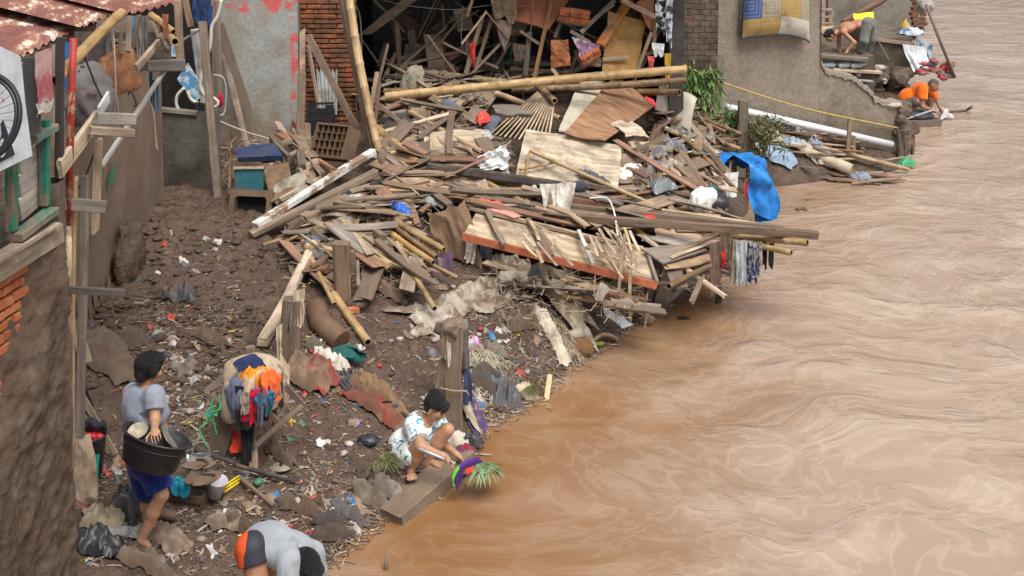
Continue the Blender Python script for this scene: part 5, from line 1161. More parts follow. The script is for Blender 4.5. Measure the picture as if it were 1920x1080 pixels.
# silver sheet at the water
def ss(u, v):
    p = (Z(1082, 548, .42)*(1-u)+Z(1188, 608, .03)*u)*(1-v)+(Z(1120, 600, .12)*(1-u)+Z(1160, 628, -.04)*u)*v
    return p+V((0, 0, .03*fold(u, v, 96, 2, 3)))
MB().grid(ss, 20, 16).one('white_sheet', plain((.66, .70, .76), .45, .08), 'pale blue white sheet sliding into the river below the splinters', 'sheet')
cloth(hang(Z(1072, 530, .5), Z(1090, 538, .5), .5, 97, .05, taper=.9), 'dark_rag', plain((.07, .08, .11), .45, .15), 'dark plastic strip beside the pale blue white sheet', 'rag')
# ---------------------------------------------------------------- props on the mud
def mz(p): return float(mud_h(p.x, p.y))
def front(x, y, dz=0.): return GM(x, y, dz)
# post in front, with rags and twine
pb = GM(850, 795); MB().beam(pb-V((0, 0, .2)), Y(851, 604, pb.y), .165, .14, up=(0, 1, 0), jag=.03, bend=.01).one('timber_post', wood((.20, .14, .10), .45), 'thick square post standing on the mud behind the squatting person', 'post', 'posts in the mud')
py_ = pb.y-.12
m = MB(); m.tube([Y(824, 727, py_), Y(850, 733, py_), Y(874, 733, py_+.02), Y(880, 742, py_+.1)], .008, 6); m.one('twine', LW, 'twine tied around the thick square post', 'rope')
cloth(hang(Y(838, 640, py_+.02), Y(846, 644, py_+.02), .24, 101, .02, 6, 10, .5), 'white_rag', fabric((.6, .55, .48)), 'narrow white rag on the face of the thick square post', 'rag'); cloth(hang(Y(828, 612, py_+.04), Y(842, 616, py_+.04), .30, 102, .04, 10, 12, .6), 'straw_rag', fabric((.32, .25, .17)), 'straw coloured rag at the left top of the thick square post', 'rag')
cloth(dome(Y(850, 606, pb.y), .10, .09, .025, 0, 360, -40, 88, 103, .05, .12), 'top_rag', fabric((.22, .17, .13), (.34, .28, .2), .4), 'muddy rag covering the top of the thick square post', 'rag')
cloth(hang(Y(862, 625, py_+.08), Y(878, 622, py_+.12), .36, 104, .05, 10, 14, .7), 'grey_rag', fabric((.12, .11, .11), None, .3), 'dark grey rag on the right side of the thick square post', 'rag')
cloth(hang(Y(866, 660, py_+.1), Y(880, 660, py_+.16), .52, 105, .06, 12, 18, 1.3), 'navy_cloth', fabric((.035, .055, .11), None, .12), 'navy cloth hanging down the right side of the thick square post')
MB().beam(Y(818, 730, pb.y+.05), Y(830, 670, pb.y), .03, .02, up=(0, 1, 0)).one('pale_stake', LW, 'thin pale stake leaning on the left of the thick square post', 'post', 'posts in the mud')
m = lay(GM(884, 775), .5, .2, -1.0, 106, mud_h, .09, .15, 30, 14); cloth(m, 'patterned_cloth', fabric((.07, .05, .12), (.30, .16, .13), .15, 22., split=.56), 'purple patterned cloth lying at the foot of the navy cloth')
cloth(lay(GM(872, 770), .4, .10, -1.1, 107, lambda x, y: mud_h(x, y)+.05, .06, .2, 24, 8), 'beige_cloth', fabric((.42, .36, .27), None, .3), 'beige cloth strip between the post and the purple patterned cloth')
# heap of clothes on a frame of slats
fr_ = G(435, 865); yF = fr_.y; f_ = lambda x, y, d=0.: Y(x, y, yF+d)
rk = thing('clothes_rack', 'broken slat frame and leaning board that carries the heap of clothes', 'rack', fr_)
MB().beam(f_(398, 872, .0), f_(452, 680, .12), .17, .03, up=(0, 1, .1), jag=.01).build('leaning_board', wood((.13, .09, .065), .4), rk)
for k, (a, b) in enumerate([((387, 733), (440, 695)), ((389, 738), (462, 820)), ((433, 783), (480, 750)), ((488, 758), (524, 794)), ((478, 836), (567, 758)), ((535, 722), (568, 760))]): MB().beam(f_(*a, -.06-.01*k), f_(*b, -.06+.01*k), .045, .025, up=(0, 1, 0)).build('slat', wood((.21, .15, .11), .3), rk)
MB().beam(f_(477, 912, -.06), f_(474, 828, -.06), .07, .06, up=(0, 1, 0), jag=.02).build('stub_post', wood((.33, .22, .13), .2), rk); MB().beam(f_(514, 800, .15), f_(516, 715, .15), .04, .04, up=(0, 1, 0)).build('stub_post', wood((.2, .09, .05), .2), rk)
MB().beam(f_(470, 830, .1), f_(470, 650, .1), .07, .07, up=(0, 1, 0)).build('pole', DW, rk)
cc = f_(475, 712, .0)
cloth(dome(cc+V((0, .02, .0)), .195, .17, .205, 0, 360, -35, 89, 111, .07, .16, 44, 22, .3), 'beige_cloth', fabric((.46, .35, .245), (.36, .265, .18), .15), 'large beige cloth under the heap of clothes on the slat frame')
cloth(dome(cc+V((.01, -.01, .0)), .185, .165, .222, 200, 320, 42, 92, 112, .04, 0, 24, 14), 'navy_cloth', fabric((.02, .03, .09), None, .03), 'navy cloth on top of the heap of clothes')
cloth(dome(cc+V((.04, -.05, .0)), .145, .145, .19, 210, 345, 12, 80, 113, .02, .02, 30, 20, .06), 'orange_cloth', fabric((.68, .24, .01), (.58, .16, .01), .05), 'bright orange cloth on the heap of clothes')
cloth(dome(cc+V((.08, -.08, .0)), .13, .13, .18, 280, 350, -5, 50, 114, .05, .05, 16, 14), 'red_cloth', fabric((.65, .12, .03), None, .0), 'red orange cloth edge right of the bright orange cloth')
cloth(dome(cc+V((-.05, -.08, -.04)), .125, .12, .145, 180, 330, -40, 55, 115, .03, .12, 30, 22, .08), 'blue_grey_cloth', fabric((.11, .125, .19), None, .05), 'blue grey garment bunched on the left front of the heap of clothes')
cloth(dome(cc+V((.05, -.14, -.06)), .10, .10, .13, 200, 340, -30, 40, 116, .05, .1, 18, 16), 'crimson_cloth', fabric((.38, .01, .03), None, .0), 'crimson cloth beneath the bright orange cloth'); cloth(dome(cc+V((.09, -.13, -.05)), .08, .09, .12, 230, 345, -45, 40, 117, .05, .05, 14, 14), 'bright_blue_cloth', fabric((.01, .16, .42), None, .0), 'small bright blue cloth right of the crimson one')
def hf_(p, q, ln, sd, c, lab, d=-.2, **k): cloth(hang(f_(p[0], p[1], d), f_(q[0], q[1], d), ln, sd, .05, 14, 16, rag=.08, **k), 'hanging_garment', fabric(c, None, .05), lab, 'garment', 'garments hanging from the slat frame')
hf_((440, 722), (475, 725), .36, 118, (.015, .015, .018), 'black garment hanging at the left below the heap of clothes', taper=.8); hf_((470, 722), (506, 722), .3, 119, (.018, .018, .022), 'black garment hanging at the right below the heap of clothes', d=-.18, taper=.7); hf_((450, 735), (468, 735), .18, 120, (.27, .22, .18), 'taupe pocket of cloth in front of the black garments', d=-.26, taper=.9); hf_((482, 735), (496, 735), .26, 121, (.09, .10, .14), 'slate cloth end in front of the black garments', d=-.25); hf_((492, 738), (514, 735), .18, 122, (.02, .10, .09), 'dark green cloth below the small bright blue cloth', d=-.2)
hf_((448, 740), (480, 745), .55, 123, (.012, .012, .014), 'long black trouser leg reaching down to the mud', d=-.12, taper=.5); hf_((466, 790), (478, 790), .24, 124, (.02, .08, .07), 'dark green strip at the bottom of the slat frame', d=-.1)
hf_((525, 660), (545, 690), .26, 125, (.50, .40, .29), 'beige cloth end hanging right of the heap', d=.0)
cloth(hang(Y(550, 545, yF+1.3), Y(572, 540, yF+1.3), .36, 126, .06, taper=.8), 'cream_rag', fabric((.50, .40, .28), None, .15), 'cream rag knotted over the jetty rail'); cloth(hang(Y(536, 572, yF+1.1), Y(548, 568, yF+1.1), .3, 127, .05), 'grey_rag', fabric((.16, .14, .12), None, .2), 'grey rag hanging from the jetty rail', 'rag'); cloth(hang(Y(518, 612, yF+.7), Y(530, 606, yF+.7), .34, 128, .05), 'fibre_rag', fabric((.5, .42, .3), None, .2), 'frayed straw coloured rag at the low end of the jetty rail', 'rag')
# green twine tangle
for k in range(5):
    a = f_(405+R.uniform(-8, 8), 745+R.uniform(-10, 30), -.12); pts = [a]
    for q in range(5): pts.append(pts[-1]+V((R.uniform(-.05, .06), R.uniform(-.02, .02), R.uniform(-.11, .02))))
    if k == 0: m = MB()
    m.tube(smooth_path(pts, 5), .005, 5)
m.one('green_twine', plain((.05, .42, .12), .5, .0), 'tangle of green twine hanging on the leaning board', 'rope')
cloth(lay(GM(452, 848), .18, .20, .4, 129, lambda x, y: mud_h(x, y)+.05, .12, .2, 18, 18, 3, 3), 'red_cloth', fabric((.70, .07, .035), None, .04), 'bright red cloth lying by the stub post under the slat frame')
# carpets
cloth(lay(GM(680, 745), 1.25, .26, rad(-38), 131, mud_h, .07, .03, 60, 22, 2.2, 1.), 'red_carpet', fabric((.27, .05, .035), (.20, .13, .075), .45, 5., split=.52), 'long red and brown carpet lying on the mud towards the squatting person', 'carpet')
cloth(lay(GM(585, 720), .46, .34, rad(-20), 132, mud_h, .20, .05, 30, 24, 2., 1.2), 'red_blanket', fabric((.30, .055, .04), (.24, .16, .11), .35, 4., split=.44), 'folded red blanket with a beige band left of the carpet', 'blanket')
cloth(lay(GM(622, 695), .34, .18, rad(-40), 133, lambda x, y: mud_h(x, y)+.04, .10, .15, 22, 14), 'white_cloth', fabric((.55, .48, .42), None, .2), 'off white cloth at the top of the red carpet')
cloth(lay(GM(718, 752), .55, .13, rad(-35), 134, lambda x, y: mud_h(x, y)+.05, .08, .15, 28, 10), 'brown_cloth', fabric((.22, .135, .075), None, .2), 'brown cloth fold along the upper edge of the carpet')
t = thing('ribbed_panel', 'dark grey ribbed plastic strip lying above the red carpet', 'panel', GM(632, 692)); a, b = GM(605, 655, .07), GM(660, 732, .06); m = MB()
sd_ = (b-a).cross(V((0, 0, 1))).normalized()
for k in range(4): m.beam(a+sd_*((k-1.5)*.035), b+sd_*((k-1.5)*.035), .026, .03, n=4)
m.build('ribs', plain((.045, .05, .058), .5, .2), t); MB().beam(a-V((0, 0, .012)), b-V((0, 0, .012)), .14, .01).build('backing', plain((.03, .032, .037), .5, .2), t)
cloth(dome(GM(652, 668, .0), .10, .12, .09, 0, 330, 0, 85, 135, .06, 0), 'teal_sweater', fabric((.01, .09, .085), None, .08), 'dark teal knitted sock heaped right of the ribbed strip', 'sock')
def sandal(c, rz, mat, mat2, label, s=1., tilt=0.):
    t = thing('sandal', label, 'sandal', c, 'sandals'); M_ = MT(c, rz, tilt)
    poly = [(.13*s*math.cos(a)*(1 if math.cos(a) > 0 else .95), (.047 if math.cos(a) > 0 else .036)*s*math.sin(a)) for a in [q*math.pi/9 for q in range(18)]]
    MB().prism(poly, .02*s, M_).build('sole', mat, t); m = MB()
    for sg in (-1, 1): m.tube([M_@V((.075*s, 0, .012)), M_@V((.04*s, sg*.03*s, .035*s)), M_@V((-.02*s, sg*.042*s, .012))], .008*s, 6)
    m.build('strap', mat2, t)
gy = plain((.09, .11, .13), .6, .15); br_ = plain((.16, .11, .08), .75, .4); tq = plain((.01, .26, .34), .45, .05)
sandal(GM(722, 755, .05), rad(-20), gy, plain((.02, .02, .025), .5, .05), 'grey blue sandal lying by the end of the carpet'); sandal(GM(706, 744, .06), rad(-10), gy, DARK, 'darker sandal just behind the grey blue one')
# things at the bottom left: bucket, sack, green sheet, rubbish
bb = GM(160, 905); yB = bb.y+.05; b_ = lambda x, y, d=0.: Y(x, y, yB+d)
bc = b_(164, 850, .05); t = thing('bucket', 'black bucket with red things in it behind the beige sack', 'bucket', bc); BMx = MT(b_(165, 815, .05))
MB().lathe([(0, -.30), (.10, -.30), (.135, -.02), (.148, 0), (.15, .012), (.14, .012), (.128, -.02), (.098, -.22), (0, -.22)], 32, BMx).build('pail', plain((.035, .035, .04), .45, .2), t)
m = MB()
for k in range(9): m.blob(BMx@V((R.uniform(-.08, .08), R.uniform(-.08, .08), -.03+R.uniform(-.01, .02))), (.07, .06, .05), .25, 1.6, k, lev=2)
m.one('red_chillies', plain((.55, .02, .03), .4, .0, .3), 'red fruit or scraps filling the black bucket', 'fruit'); MB().tube(smooth_path([b_(165, 800, .14), b_(170, 790, .14), b_(185, 800, .1), b_(196, 795, .1)]), .035, 10).one('black_shoe', plain((.02, .02, .025), .4, .05), 'black shoe hung behind the bucket', 'shoe')
MB().tube([b_(150, 860, .02), b_(150, 940, .05), b_(150, 1010, .05)], [.12, .12, .11], 14).one('lower_bucket', plain((.17, .18, .18), .5, .35), 'grey bin under the black bucket, mostly behind the sack', 'bin')
def sk(u, v):
    a = b_(126, 808, -.16)*(1-u)+b_(168, 814, -.14)*u; c = b_(124, 968, -.26)*(1-u)+b_(180, 972, -.22)*u; p = a*(1-v)+c*v
    return p+V((.05*math.sin(v*3)*u, -.07*math.sin(u*3.1)*math.sin(v*2.6+.3)-.07*fold(u, v, 141, 2.2, 1.6), 0))
MB().grid(sk, 26, 34).one('beige_sack', fabric((.36, .27, .20), (.29, .21, .155), .15, 3.), 'empty beige plastic sack hung at the corner of the shack', 'sack')
MB().plate([b_(126, 925, -.36), b_(172, 955, -.33), b_(172, 959, -.33), b_(126, 929, -.36)], .002).one('red_stripe', plain((.36, .07, .05), .8, .1), 'dull red stripe across the lower beige sack', 'stripe')
def gs(u, v):
    a = b_(166, 850, -.12)*(1-u)+b_(187, 850, -.1)*u; c = b_(142, 1015, -.16)*(1-u)+b_(182, 985, -.12)*u; p = a*(1-v)+c*v; return p+V((0, -.02*fold(u, v, 142, 3, 2), 0))
MB().grid(gs, 14, 24).one('green_sheet', plain((.012, .33, .22), .45, .08), 'turquoise green plastic sheet hanging behind the beige sack', 'sheet')
for k, (a, b, w, lab) in enumerate([((150, 735), (216, 852), .05, 'brown board leaning on the shack above the bucket, outer one'), ((152, 770), (205, 850), .03, 'brown board leaning on the shack above the bucket, inner one'), ((140, 600), (162, 680), .09, 'short wide board nailed beside the bamboo post')]):
    MB().beam(b_(*a, .35), b_(*b, .30), w, .02, up=(0, 1, 0)).one('leaning_board', MW, lab, 'board', 'boards leaning on the shack')
MB().plate([b_(150, 700, .5), b_(175, 760, .5), b_(190, 850, .5), b_(150, 850, .5)], .01).one('hollow_shade', DARK, 'black sheet put in as the shade of the hollow behind the leaning boards', 'board')  # black sheet stands in for shade in the hollow
cloth(lay(GM(190, 1030), .42, .24, -.3, 143, mud_h, .12, .2, 26, 18, 3, 2), 'black_bag', plain((.028, .028, .032), .4, .2), 'torn black plastic bag on the mud below the beige sack', 'bag'); cloth(lay(GM(240, 962), .22, .18, 1.2, 144, mud_h, .14, .2, 18, 14, 3, 2), 'black_bag', plain((.03, .03, .033), .4, .15), 'small black bag left of the knee of the person in blue shorts', 'bag')
cloth(lay(GM(195, 985), .34, .22, .2, 145, mud_h, .10, .2, 24, 16), 'khaki_rag', fabric((.30, .25, .17), None, .3), 'khaki rag beside the green sheet', 'rag'); cloth(lay(GM(236, 1005), .34, .2, -.1, 146, mud_h, .05, .2, 22, 14), 'grey_sheet', plain((.32, .33, .34), .5, .35), 'grey plastic sheet trodden into the mud by the bare feet', 'sheet'); cloth(lay(GM(308, 1012), .36, .2, -.5, 147, mud_h, .08, .25, 24, 16), 'muddy_rag', fabric((.27, .2, .15), None, .45), 'muddy rag right of the bare feet', 'rag')
# crate of salvaged things
cb = GM(352, 945); cy_ = cb.y; c_ = lambda x, y, d=0.: Y(x, y, cy_+d)
t = thing('plastic_crate', 'brown plastic crate full of salvaged shoes beside the person in blue shorts', 'crate', cb); CM_ = MT(c_(352, 930, .08), rad(-8), rad(0), rad(5)); dcm = plain((.075, .05, .038), .55, .3)
m = MB(); Lc, Wc, Hc = .30, .22, .15
for yy in (-Wc/2, Wc/2):
    for k in range(4): m.box((0, yy, -Hc/2+.01+k*(Hc-.02)/3), (Lc, .008, .014))
    for k in range(9): m.box((-Lc/2+k*Lc/8, yy*1.02, 0), (.008, .008, Hc))
for xx in (-Lc/2, Lc/2):
    for k in range(4): m.box((xx, 0, -Hc/2+.01+k*(Hc-.02)/3), (.008, Wc, .014))
    for k in range(7): m.box((xx*1.02, -Wc/2+k*Wc/6, 0), (.008, .008, Hc))
m.box((0, 0, -Hc/2), (Lc, Wc, .008)); m.build('crate_basket', dcm, t, CM_)
MB().box((0, 0, -.02), (Lc-.03, Wc-.03, .08)).build('contents', plain((.06, .045, .035), .8, .4), t, CM_)
sandal(c_(366, 890, -.02), rad(70), br_, br_, 'large muddy sandal standing in the brown crate', 1.1, rad(70)); sandal(c_(386, 898, .0), rad(40), br_, br_, 'muddy sandal leaning right in the brown crate', 1., rad(60)); sandal(c_(372, 872, .08), rad(10), br_, br_, 'muddy sandal on top of the shoes in the brown crate', 1.0, rad(30))
def slipper(c, rz, label):
    t = thing('slipper', label, 'slipper', c, 'blue slippers'); MB().blob(c, (.09, .10, .13), .08, 1.2, 4, MT((0, 0, 0), rz, rad(25)), lev=3).build('upper', tq, t); MB().prism([(.045*math.cos(q*.5236), .065*math.sin(q*.5236)) for q in range(12)], .012, MT(c+V((.01, -.045, .0)), rz, rad(80))).build('sole', plain((.01, .19, .30), .5, .05), t)
slipper(c_(332, 908, .0), .2, 'turquoise slipper in the crate, left one'); slipper(c_(346, 912, -.03), -.3, 'turquoise slipper in the crate, right one')
kt = thing('kettle', 'dented silver kettle without lid behind the brown crate', 'kettle', c_(374, 880, .22)); KM = MT(c_(374, 868, .22), .3, rad(-10), rad(6)); al = plain((.52, .53, .54), .32, .12, .2, .7)
MB().lathe([(0, -.085), (.085, -.085), (.10, -.06), (.105, -.01), (.085, .04), (.06, .06), (.055, .058), (.08, .035), (.095, -.01), (.09, -.055), (0, -.06)], 28, KM).build('kettle_body', al, kt); MB().tube([KM@V((-.07, -.06, -.02)), KM@V((-.10, -.08, .04)), KM@V((-.10, -.08, .09))], [.022, .016, .012], 10).build('spout', al, kt); MB().tube(smooth_path([KM@V((-.06, .02, .06)), KM@V((-.04, .02, .14)), KM@V((.05, .02, .14)), KM@V((.075, .02, .04))]), .007, 6).build('handle', plain((.16, .15, .15), .5, .2), kt)
t = thing('white_tub', 'small translucent white plastic pot right of the brown crate', 'pot', c_(405, 920, .08)); MB().lathe([(0, -.07), (.05, -.07), (.075, .07), (.078, .075), (.07, .07), (.045, -.06), (0, -.06)], 24, MT(c_(405, 915, .08), 0, rad(10), rad(14))).build('pot_shell', plain((.52, .50, .54), .4, .1), t)
t = thing('yellow_basket', 'yellow plastic basket rim behind the white pot', 'basket', c_(425, 905, .2)); m = MB(); yl = plain((.72, .52, .01), .45, .08)
for k in range(3): m.tube([c_(402, 900+k*6, .25), c_(422, 910+k*6, .1), c_(448, 892+k*6, .22)], .008, 6)
for k in range(8): m.tube([c_(404+k*5.6, 901+k*.0+(k if k < 4 else 7-k)*2.2, .24-.03*min(k, 7-k)), c_(404+k*5.6, 916+(k if k < 4 else 7-k)*2.2, .24-.03*min(k, 7-k))], .005, 5)
m.build('basket_rim', yl, t); MB().plate([c_(388, 896, .2), c_(420, 906, .2), c_(415, 912, .18), c_(388, 902, .18)], .01).one('orange_strip', plain((.65, .12, .03), .5, .05), 'orange plastic strip left of the yellow basket', 'strip')
m = MB(); m.tube([c_(362, 842, .5), c_(440, 868, .35)], .016, 8); m.one('black_stick', BK, 'thin black stick behind the kettle', 'stick', 'sticks on the mud'); MB().tube([GM(440, 872, .09), GM(500, 888, .06), GM(554, 903, .04)], [.018, .02, .017], 8).one('black_stick', BK, 'charred black stick on the mud right of the kettle', 'stick', 'sticks on the mud'); MB().beam(GM(448, 895, .05), GM(512, 948, .03), .03, .025).one('brown_stick', DW, 'brown lath on the mud below the charred black stick', 'stick', 'sticks on the mud'); MB().tube([GM(622, 900, .03), GM(662, 910, .02)], .016, 8).one('brown_stick', DW, 'short brown stick lying right of the charred black one', 'stick', 'sticks on the mud')
t = thing('pan_lid', 'muddy oval lid lying on the mud right of the stub post', 'lid', GM(527, 878)); LMx = MT(GM(527, 876, .02), .2, rad(12)); MB().lathe([(0, .012), (.06, .01), (.075, .0), (.08, .006), (.075, .012), (0, .02)], 26, LMx, 0, 1.15, .8).build('lid_plate', plain((.25, .22, .17), .4, .35), t); MB().lathe([(0, .04), (.012, .04), (.014, .02)], 12, LMx).build('knob', DARK, t)
MB().tube([GM(296, 962, .05), GM(330, 968, .05)], .04, 12).one('brown_can', plain((.16, .09, .06), .5, .4), 'brown can lying below the crate', 'can')
# washing slab with dustpan, greens
sl0, sl1 = GM(752, 905), Z(868, 872, .08); t0, t1 = Y(790, 905, G(770, 893).y-.16), Y(868, 868, G(770, 893).y+.35)
sd3 = (V((t1.x, t1.y, 0))-V((t0.x, t0.y, 0))).normalized(); MB().beam(V((t0.x, t0.y, .10))-sd3*.42-V((0, 0, .09)), V((t1.x, t1.y, .13)), .24, .14, jag=.02, ch=.08).one('stone_slab', plaster((.21, .155, .11), (.12, .085, .06), .7, 3.), 'concrete slab at the water under the squatting person', 'slab')
dyq = G(770, 893).y-.22; d_ = lambda x, y, d=0.: Y(x, y, dyq+d)
t = thing('dustpan', 'green and purple dustpan with a silver handle dipped in the river', 'dustpan', d_(870, 880)); MB().tube([d_(785, 841, -.02), d_(854, 869, -.02)], .013, 10).build('handle', plain((.55, .57, .60), .35, .05, .1, .5), t)
def pan(u, v):
    a = d_(848, 895)*(1-u)+d_(902, 856, .22)*u; b = d_(850, 912, -.02)*(1-u)+d_(895, 872, .2)*u; p = a*(1-v)+b*v; return p+V((-.05*math.sin(u*3.1)*(1-v), -.04*math.sin(u*3.1), .05*math.sin(u*3.1)*(1-v)))
def twop():
    t = NT('dustpan plastic'); x = t.n('ShaderNodeSeparateXYZ'); t.l(t.gc(), x.inputs[0]); t.fin(t.mix(t.ramp(t.math('ADD', x.outputs[0], t.math('MULTIPLY', t.noise(t.pos(), 14, 3), .25)), [(.52, 0.), (.58, 1.)]), (.10, .62, .015), (.10, .035, .26)), .35, .5); return t.m
m = MB(); m.grid(pan, 20, 8, gfn=lambda u, v: (u, v, 0)); m.build('pan', twop(), t)
m = MB(); m.grid(lambda u, v: pan(u, .0)+V((.012, -.02, -.10*v-.02))+V((.03*v, 0, 0)), 16, 6, gfn=lambda u, v: (1, v, 0)); m.build('scoop', plain((.06, .02, .11), .4, .05, .3), t)
MB().plate([d_(872, 880, -.03), d_(888, 874, .02), d_(886, 884, .0), d_(874, 890, -.03)], .008).build('red_part', plain((.65, .05, .02), .4, .0), t)
def fronds(c, n, L, mat, name, label, cat, spread=1., up=.5, w=.016, seed=1, groundz=None):
    m = MB(); q = random.Random(seed)
    for k in range(n):
        a = q.uniform(0, 6.28); d = V((math.cos(a)*spread, math.sin(a)*spread, up*q.uniform(.4, 1.3))).normalized(); l = L*q.uniform(.6, 1.1); s_ = d.cross(V((0, 0, 1))).normalized(); b = V(c)+V((q.uniform(-.09, .09), q.uniform(-.09, .09), 0)); pts = []
        for i in range(6): t = i/5; pts.append((b+d*l*t-V((0, 0, l*.7*t*t)), w*(1-t)**.6*(.5+1.2*min(t*4, 1))))
        for (p0, w0), (p1, w1) in zip(pts, pts[1:]): m.add([p0-s_*w0, p0+s_*w0+V((0, 0, w0*.4)), p1+s_*w1+V((0, 0, w1*.4)), p1-s_*w1], [(0, 1, 2, 3)], 0, [(k*1.7, 0, 0)]*4, True)
    return m.one(name, mat, label, cat)
fronds(d_(906, 878, .10), 110, .16, leaf((.14, .23, .10), (.24, .33, .17)), 'leek_leaves', 'bunch of pale green leaves floating by the dustpan', 'leaves', 1., .3, .008, 3)
def strands(c, rx, ry, n, L, mat, label, seed):
    m = MB(); q = random.Random(seed)
    for k in range(n):
        a = q.uniform(0, 6.28); x, y = c.x+q.gauss(0, rx*.5), c.y+q.gauss(0, ry*.5); b = q.uniform(-2, 2); pts = []
        for i in range(5): pts.append(V((x, y, float(mud_h(x, y))+.02+.09*q.random()*math.exp(-((x-c.x)/rx)**2-((y-c.y)/ry)**2)))); x += math.cos(a)*L/5; y += math.sin(a)*L/5; a += b*.3
        m.tube(pts, q.uniform(.002, .005), 3, caps=False)
    return m.one('straw_tangle', mat, label, 'straw')
fronds(GM(715, 862, .03), 420, .17, leaf((.13, .14, .055), (.20, .19, .08)), 'grass_clump', 'clump of olive grass behind the squatting person', 'grass clump', 1., .7, .003, 4)
cloth(lay(Z(868, 862, .1), .3, .14, .8, 148, lambda x, y: 0*x+.12, .07, .2), 'red_rag', fabric((.28, .02, .04), (.10, .04, .08), .15, 14.), 'dark red patterned rag between the slab and the dustpan', 'rag'); cloth(lay(GM(862, 836), .28, .2, .5, 149, mud_h, .09, .2), 'white_bag', fabric((.5, .44, .36), (.05, .2, .3), .2, 8., split=.62), 'beige and blue bag behind the far knee of the squatting person', 'bag'); cloth(lay(GM(882, 850), .2, .12, -.4, 150, lambda x, y: np.maximum(mud_h(x, y), .03), .09, .2), 'black_bag', plain((.04, .045, .055), .4, .1), 'black plastic scrap above the dustpan', 'bag')
MB().blob(GM(690, 826, .03), (.16, .12, .09), .25, 1.5, 9).one('black_bag', plain((.03, .035, .045), .4, .15), 'black bag lying left of the grass clump', 'bag')
MB().beam(Z(1024, 752, -.02), Z(1031, 702, .2), .05, .03, up=(0, 1, 0)).one('cut_bamboo', plain((.62, .48, .27), .5, .05), 'pale split bamboo standing in the water near the bank', 'stake'); MB().tube([Z(722, 1085, -.1), Z(724, 1060, .04), Z(727, 1036, .12)], [.016, .018, .010], 8).one('dark_stake', DW, 'dark stake poking from the water at the bottom edge', 'stake')
# small things by the waterline right of the post
t = thing('pink_cup', 'clear cup with a pink rim on the mud right of the post', 'cup', GM(885, 645)); KM = MT(GM(883, 643, .05), .3, 0, rad(80)); MB().lathe([(.035, -.06), (.045, .03)], 18, KM).build('cup_wall', plain((.45, .45, .46), .2, .05), t); MB().lathe([(.046, .025), (.052, .03), (.052, .07), (.046, .075)], 18, KM).build('rim_band', plain((.75, .35, .60), .4, .02), t)
KM = MT(GM(1075, 628, .06), .2, 0, rad(75)); MB().lathe([(0, -.1), (.055, -.1), (.06, .1), (.05, .1), (.045, -.06), (0, -.06)], 18, KM).one('tin_can', plain((.42, .36, .29), .5, .3), 'pale tin lying near the white sheet at the water', 'can')
cloth(lay(GM(1035, 632), .44, .17, -.9, 151, mud_h, .10, .12, 28, 14), 'cream_cloth', fabric((.55, .47, .37), None, .2), 'cream cloth bundle near the pale tin'); strands(GM(1066, 650), .2, .16, 200, .2, fabric((.42, .34, .24)), 'tangle of pale fibres at the waterline below the cream cloth', 5); MB().blob(GM(1088, 652, .03), (.24, .17, .16), .35, 2.2, 12).one('fibre_clump', fabric((.20, .10, .045), None, .2), 'brown fibrous clump at the waterline', 'clump'); strands(GM(905, 690), .2, .28, 300, .26, fabric((.55, .47, .36)), 'tangle of white fibres right of the navy cloth', 6)
MB().bamboo(GM(1095, 648, .05), Z(1130, 644, .04), .026).one('green_bamboo', [leaf((.2, .22, .04), (.3, .3, .06)), DARK], 'greenish bamboo end at the waterline', 'bamboo pole'); rope([GM(1112, 640, .08), GM(1128, 628, .14), Z(1148, 630, .1), Z(1160, 640, .0)], .025, bamboo((.34, .24, .15), .3), 'curved brown root by the greenish bamboo end', 'root', 'curved_root'); fronds(GM(985, 725, .03), 300, .17, leaf((.13, .13, .05), (.2, .18, .08)), 'grass_clump', 'olive grass in the rubbish at the waterline', 'grass clump', 1., .7, .003, 8)
cloth(lay(GM(950, 748), .36, .22, .3, 152, mud_h, .12, .25, 26, 16), 'grey_bag', plain((.09, .10, .12), .45, .35), 'grey plastic bag in the rubbish at the waterline', 'bag'); cloth(lay(GM(990, 742), .26, .14, .3, 153, mud_h, .07, .25, 20, 12), 'cream_cloth', fabric((.46, .39, .28), None, .3), 'cream scrap at the waterline by the olive grass'); cloth(lay(GM(915, 720), .4, .3, .4, 154, mud_h, .10, .25, 26, 18), 'dark_rag', fabric((.07, .065, .065), None, .4), 'blackish rag below the tangle of white fibres', 'rag')
cloth(lay(GM(700, 545), .62, .24, -.15, 155, mud_h, .13, .15, 30, 16), 'muddy_sack', plain((.14, .09, .065), .5, .4), 'muddy plastic sack lying below the slanting bamboo', 'sack'); cloth(hang(GM(668, 520, .2), GM(678, 522, .2), .3, 156, .04, 8, 12), 'red_rag', fabric((.42, .08, .07), None, .25), 'faded red rag hanging at the dark posts', 'rag'); MB().blob(GM(668, 570, .04), (.2, .13, .10), .25, 1.4, 13).one('brown_bag', plain((.11, .075, .06), .5, .4), 'brown bag at the foot of the dark posts', 'bag'); MB().box(GM(660, 582, .03), (.13, .09, .05), Matrix.Rotation(.4, 4, 'Z')).one('loose_brick', brickm(.2), 'orange brick lying below the brown bag', 'brick')
m = MB(); m.tube([GM(700, 605, .02), GM(760, 560, .02)], .012, 6)
cloth(lay(GM(330, 555), .45, .2, -.2, 157, mud_h, .10, .25, 26, 14), 'dark_rag', plain((.07, .07, .08), .5, .4), 'dark plastic sheet half buried in the mud of the passage', 'rag'); cloth(lay(GM(205, 680), .7, .3, -.75, 158, mud_h, .12, .15, 34, 18, 3., 1.), 'brown_tarp', fabric((.13, .095, .07), None, .35), 'brown muddy tarpaulin lying left of the standing person', 'tarpaulin')
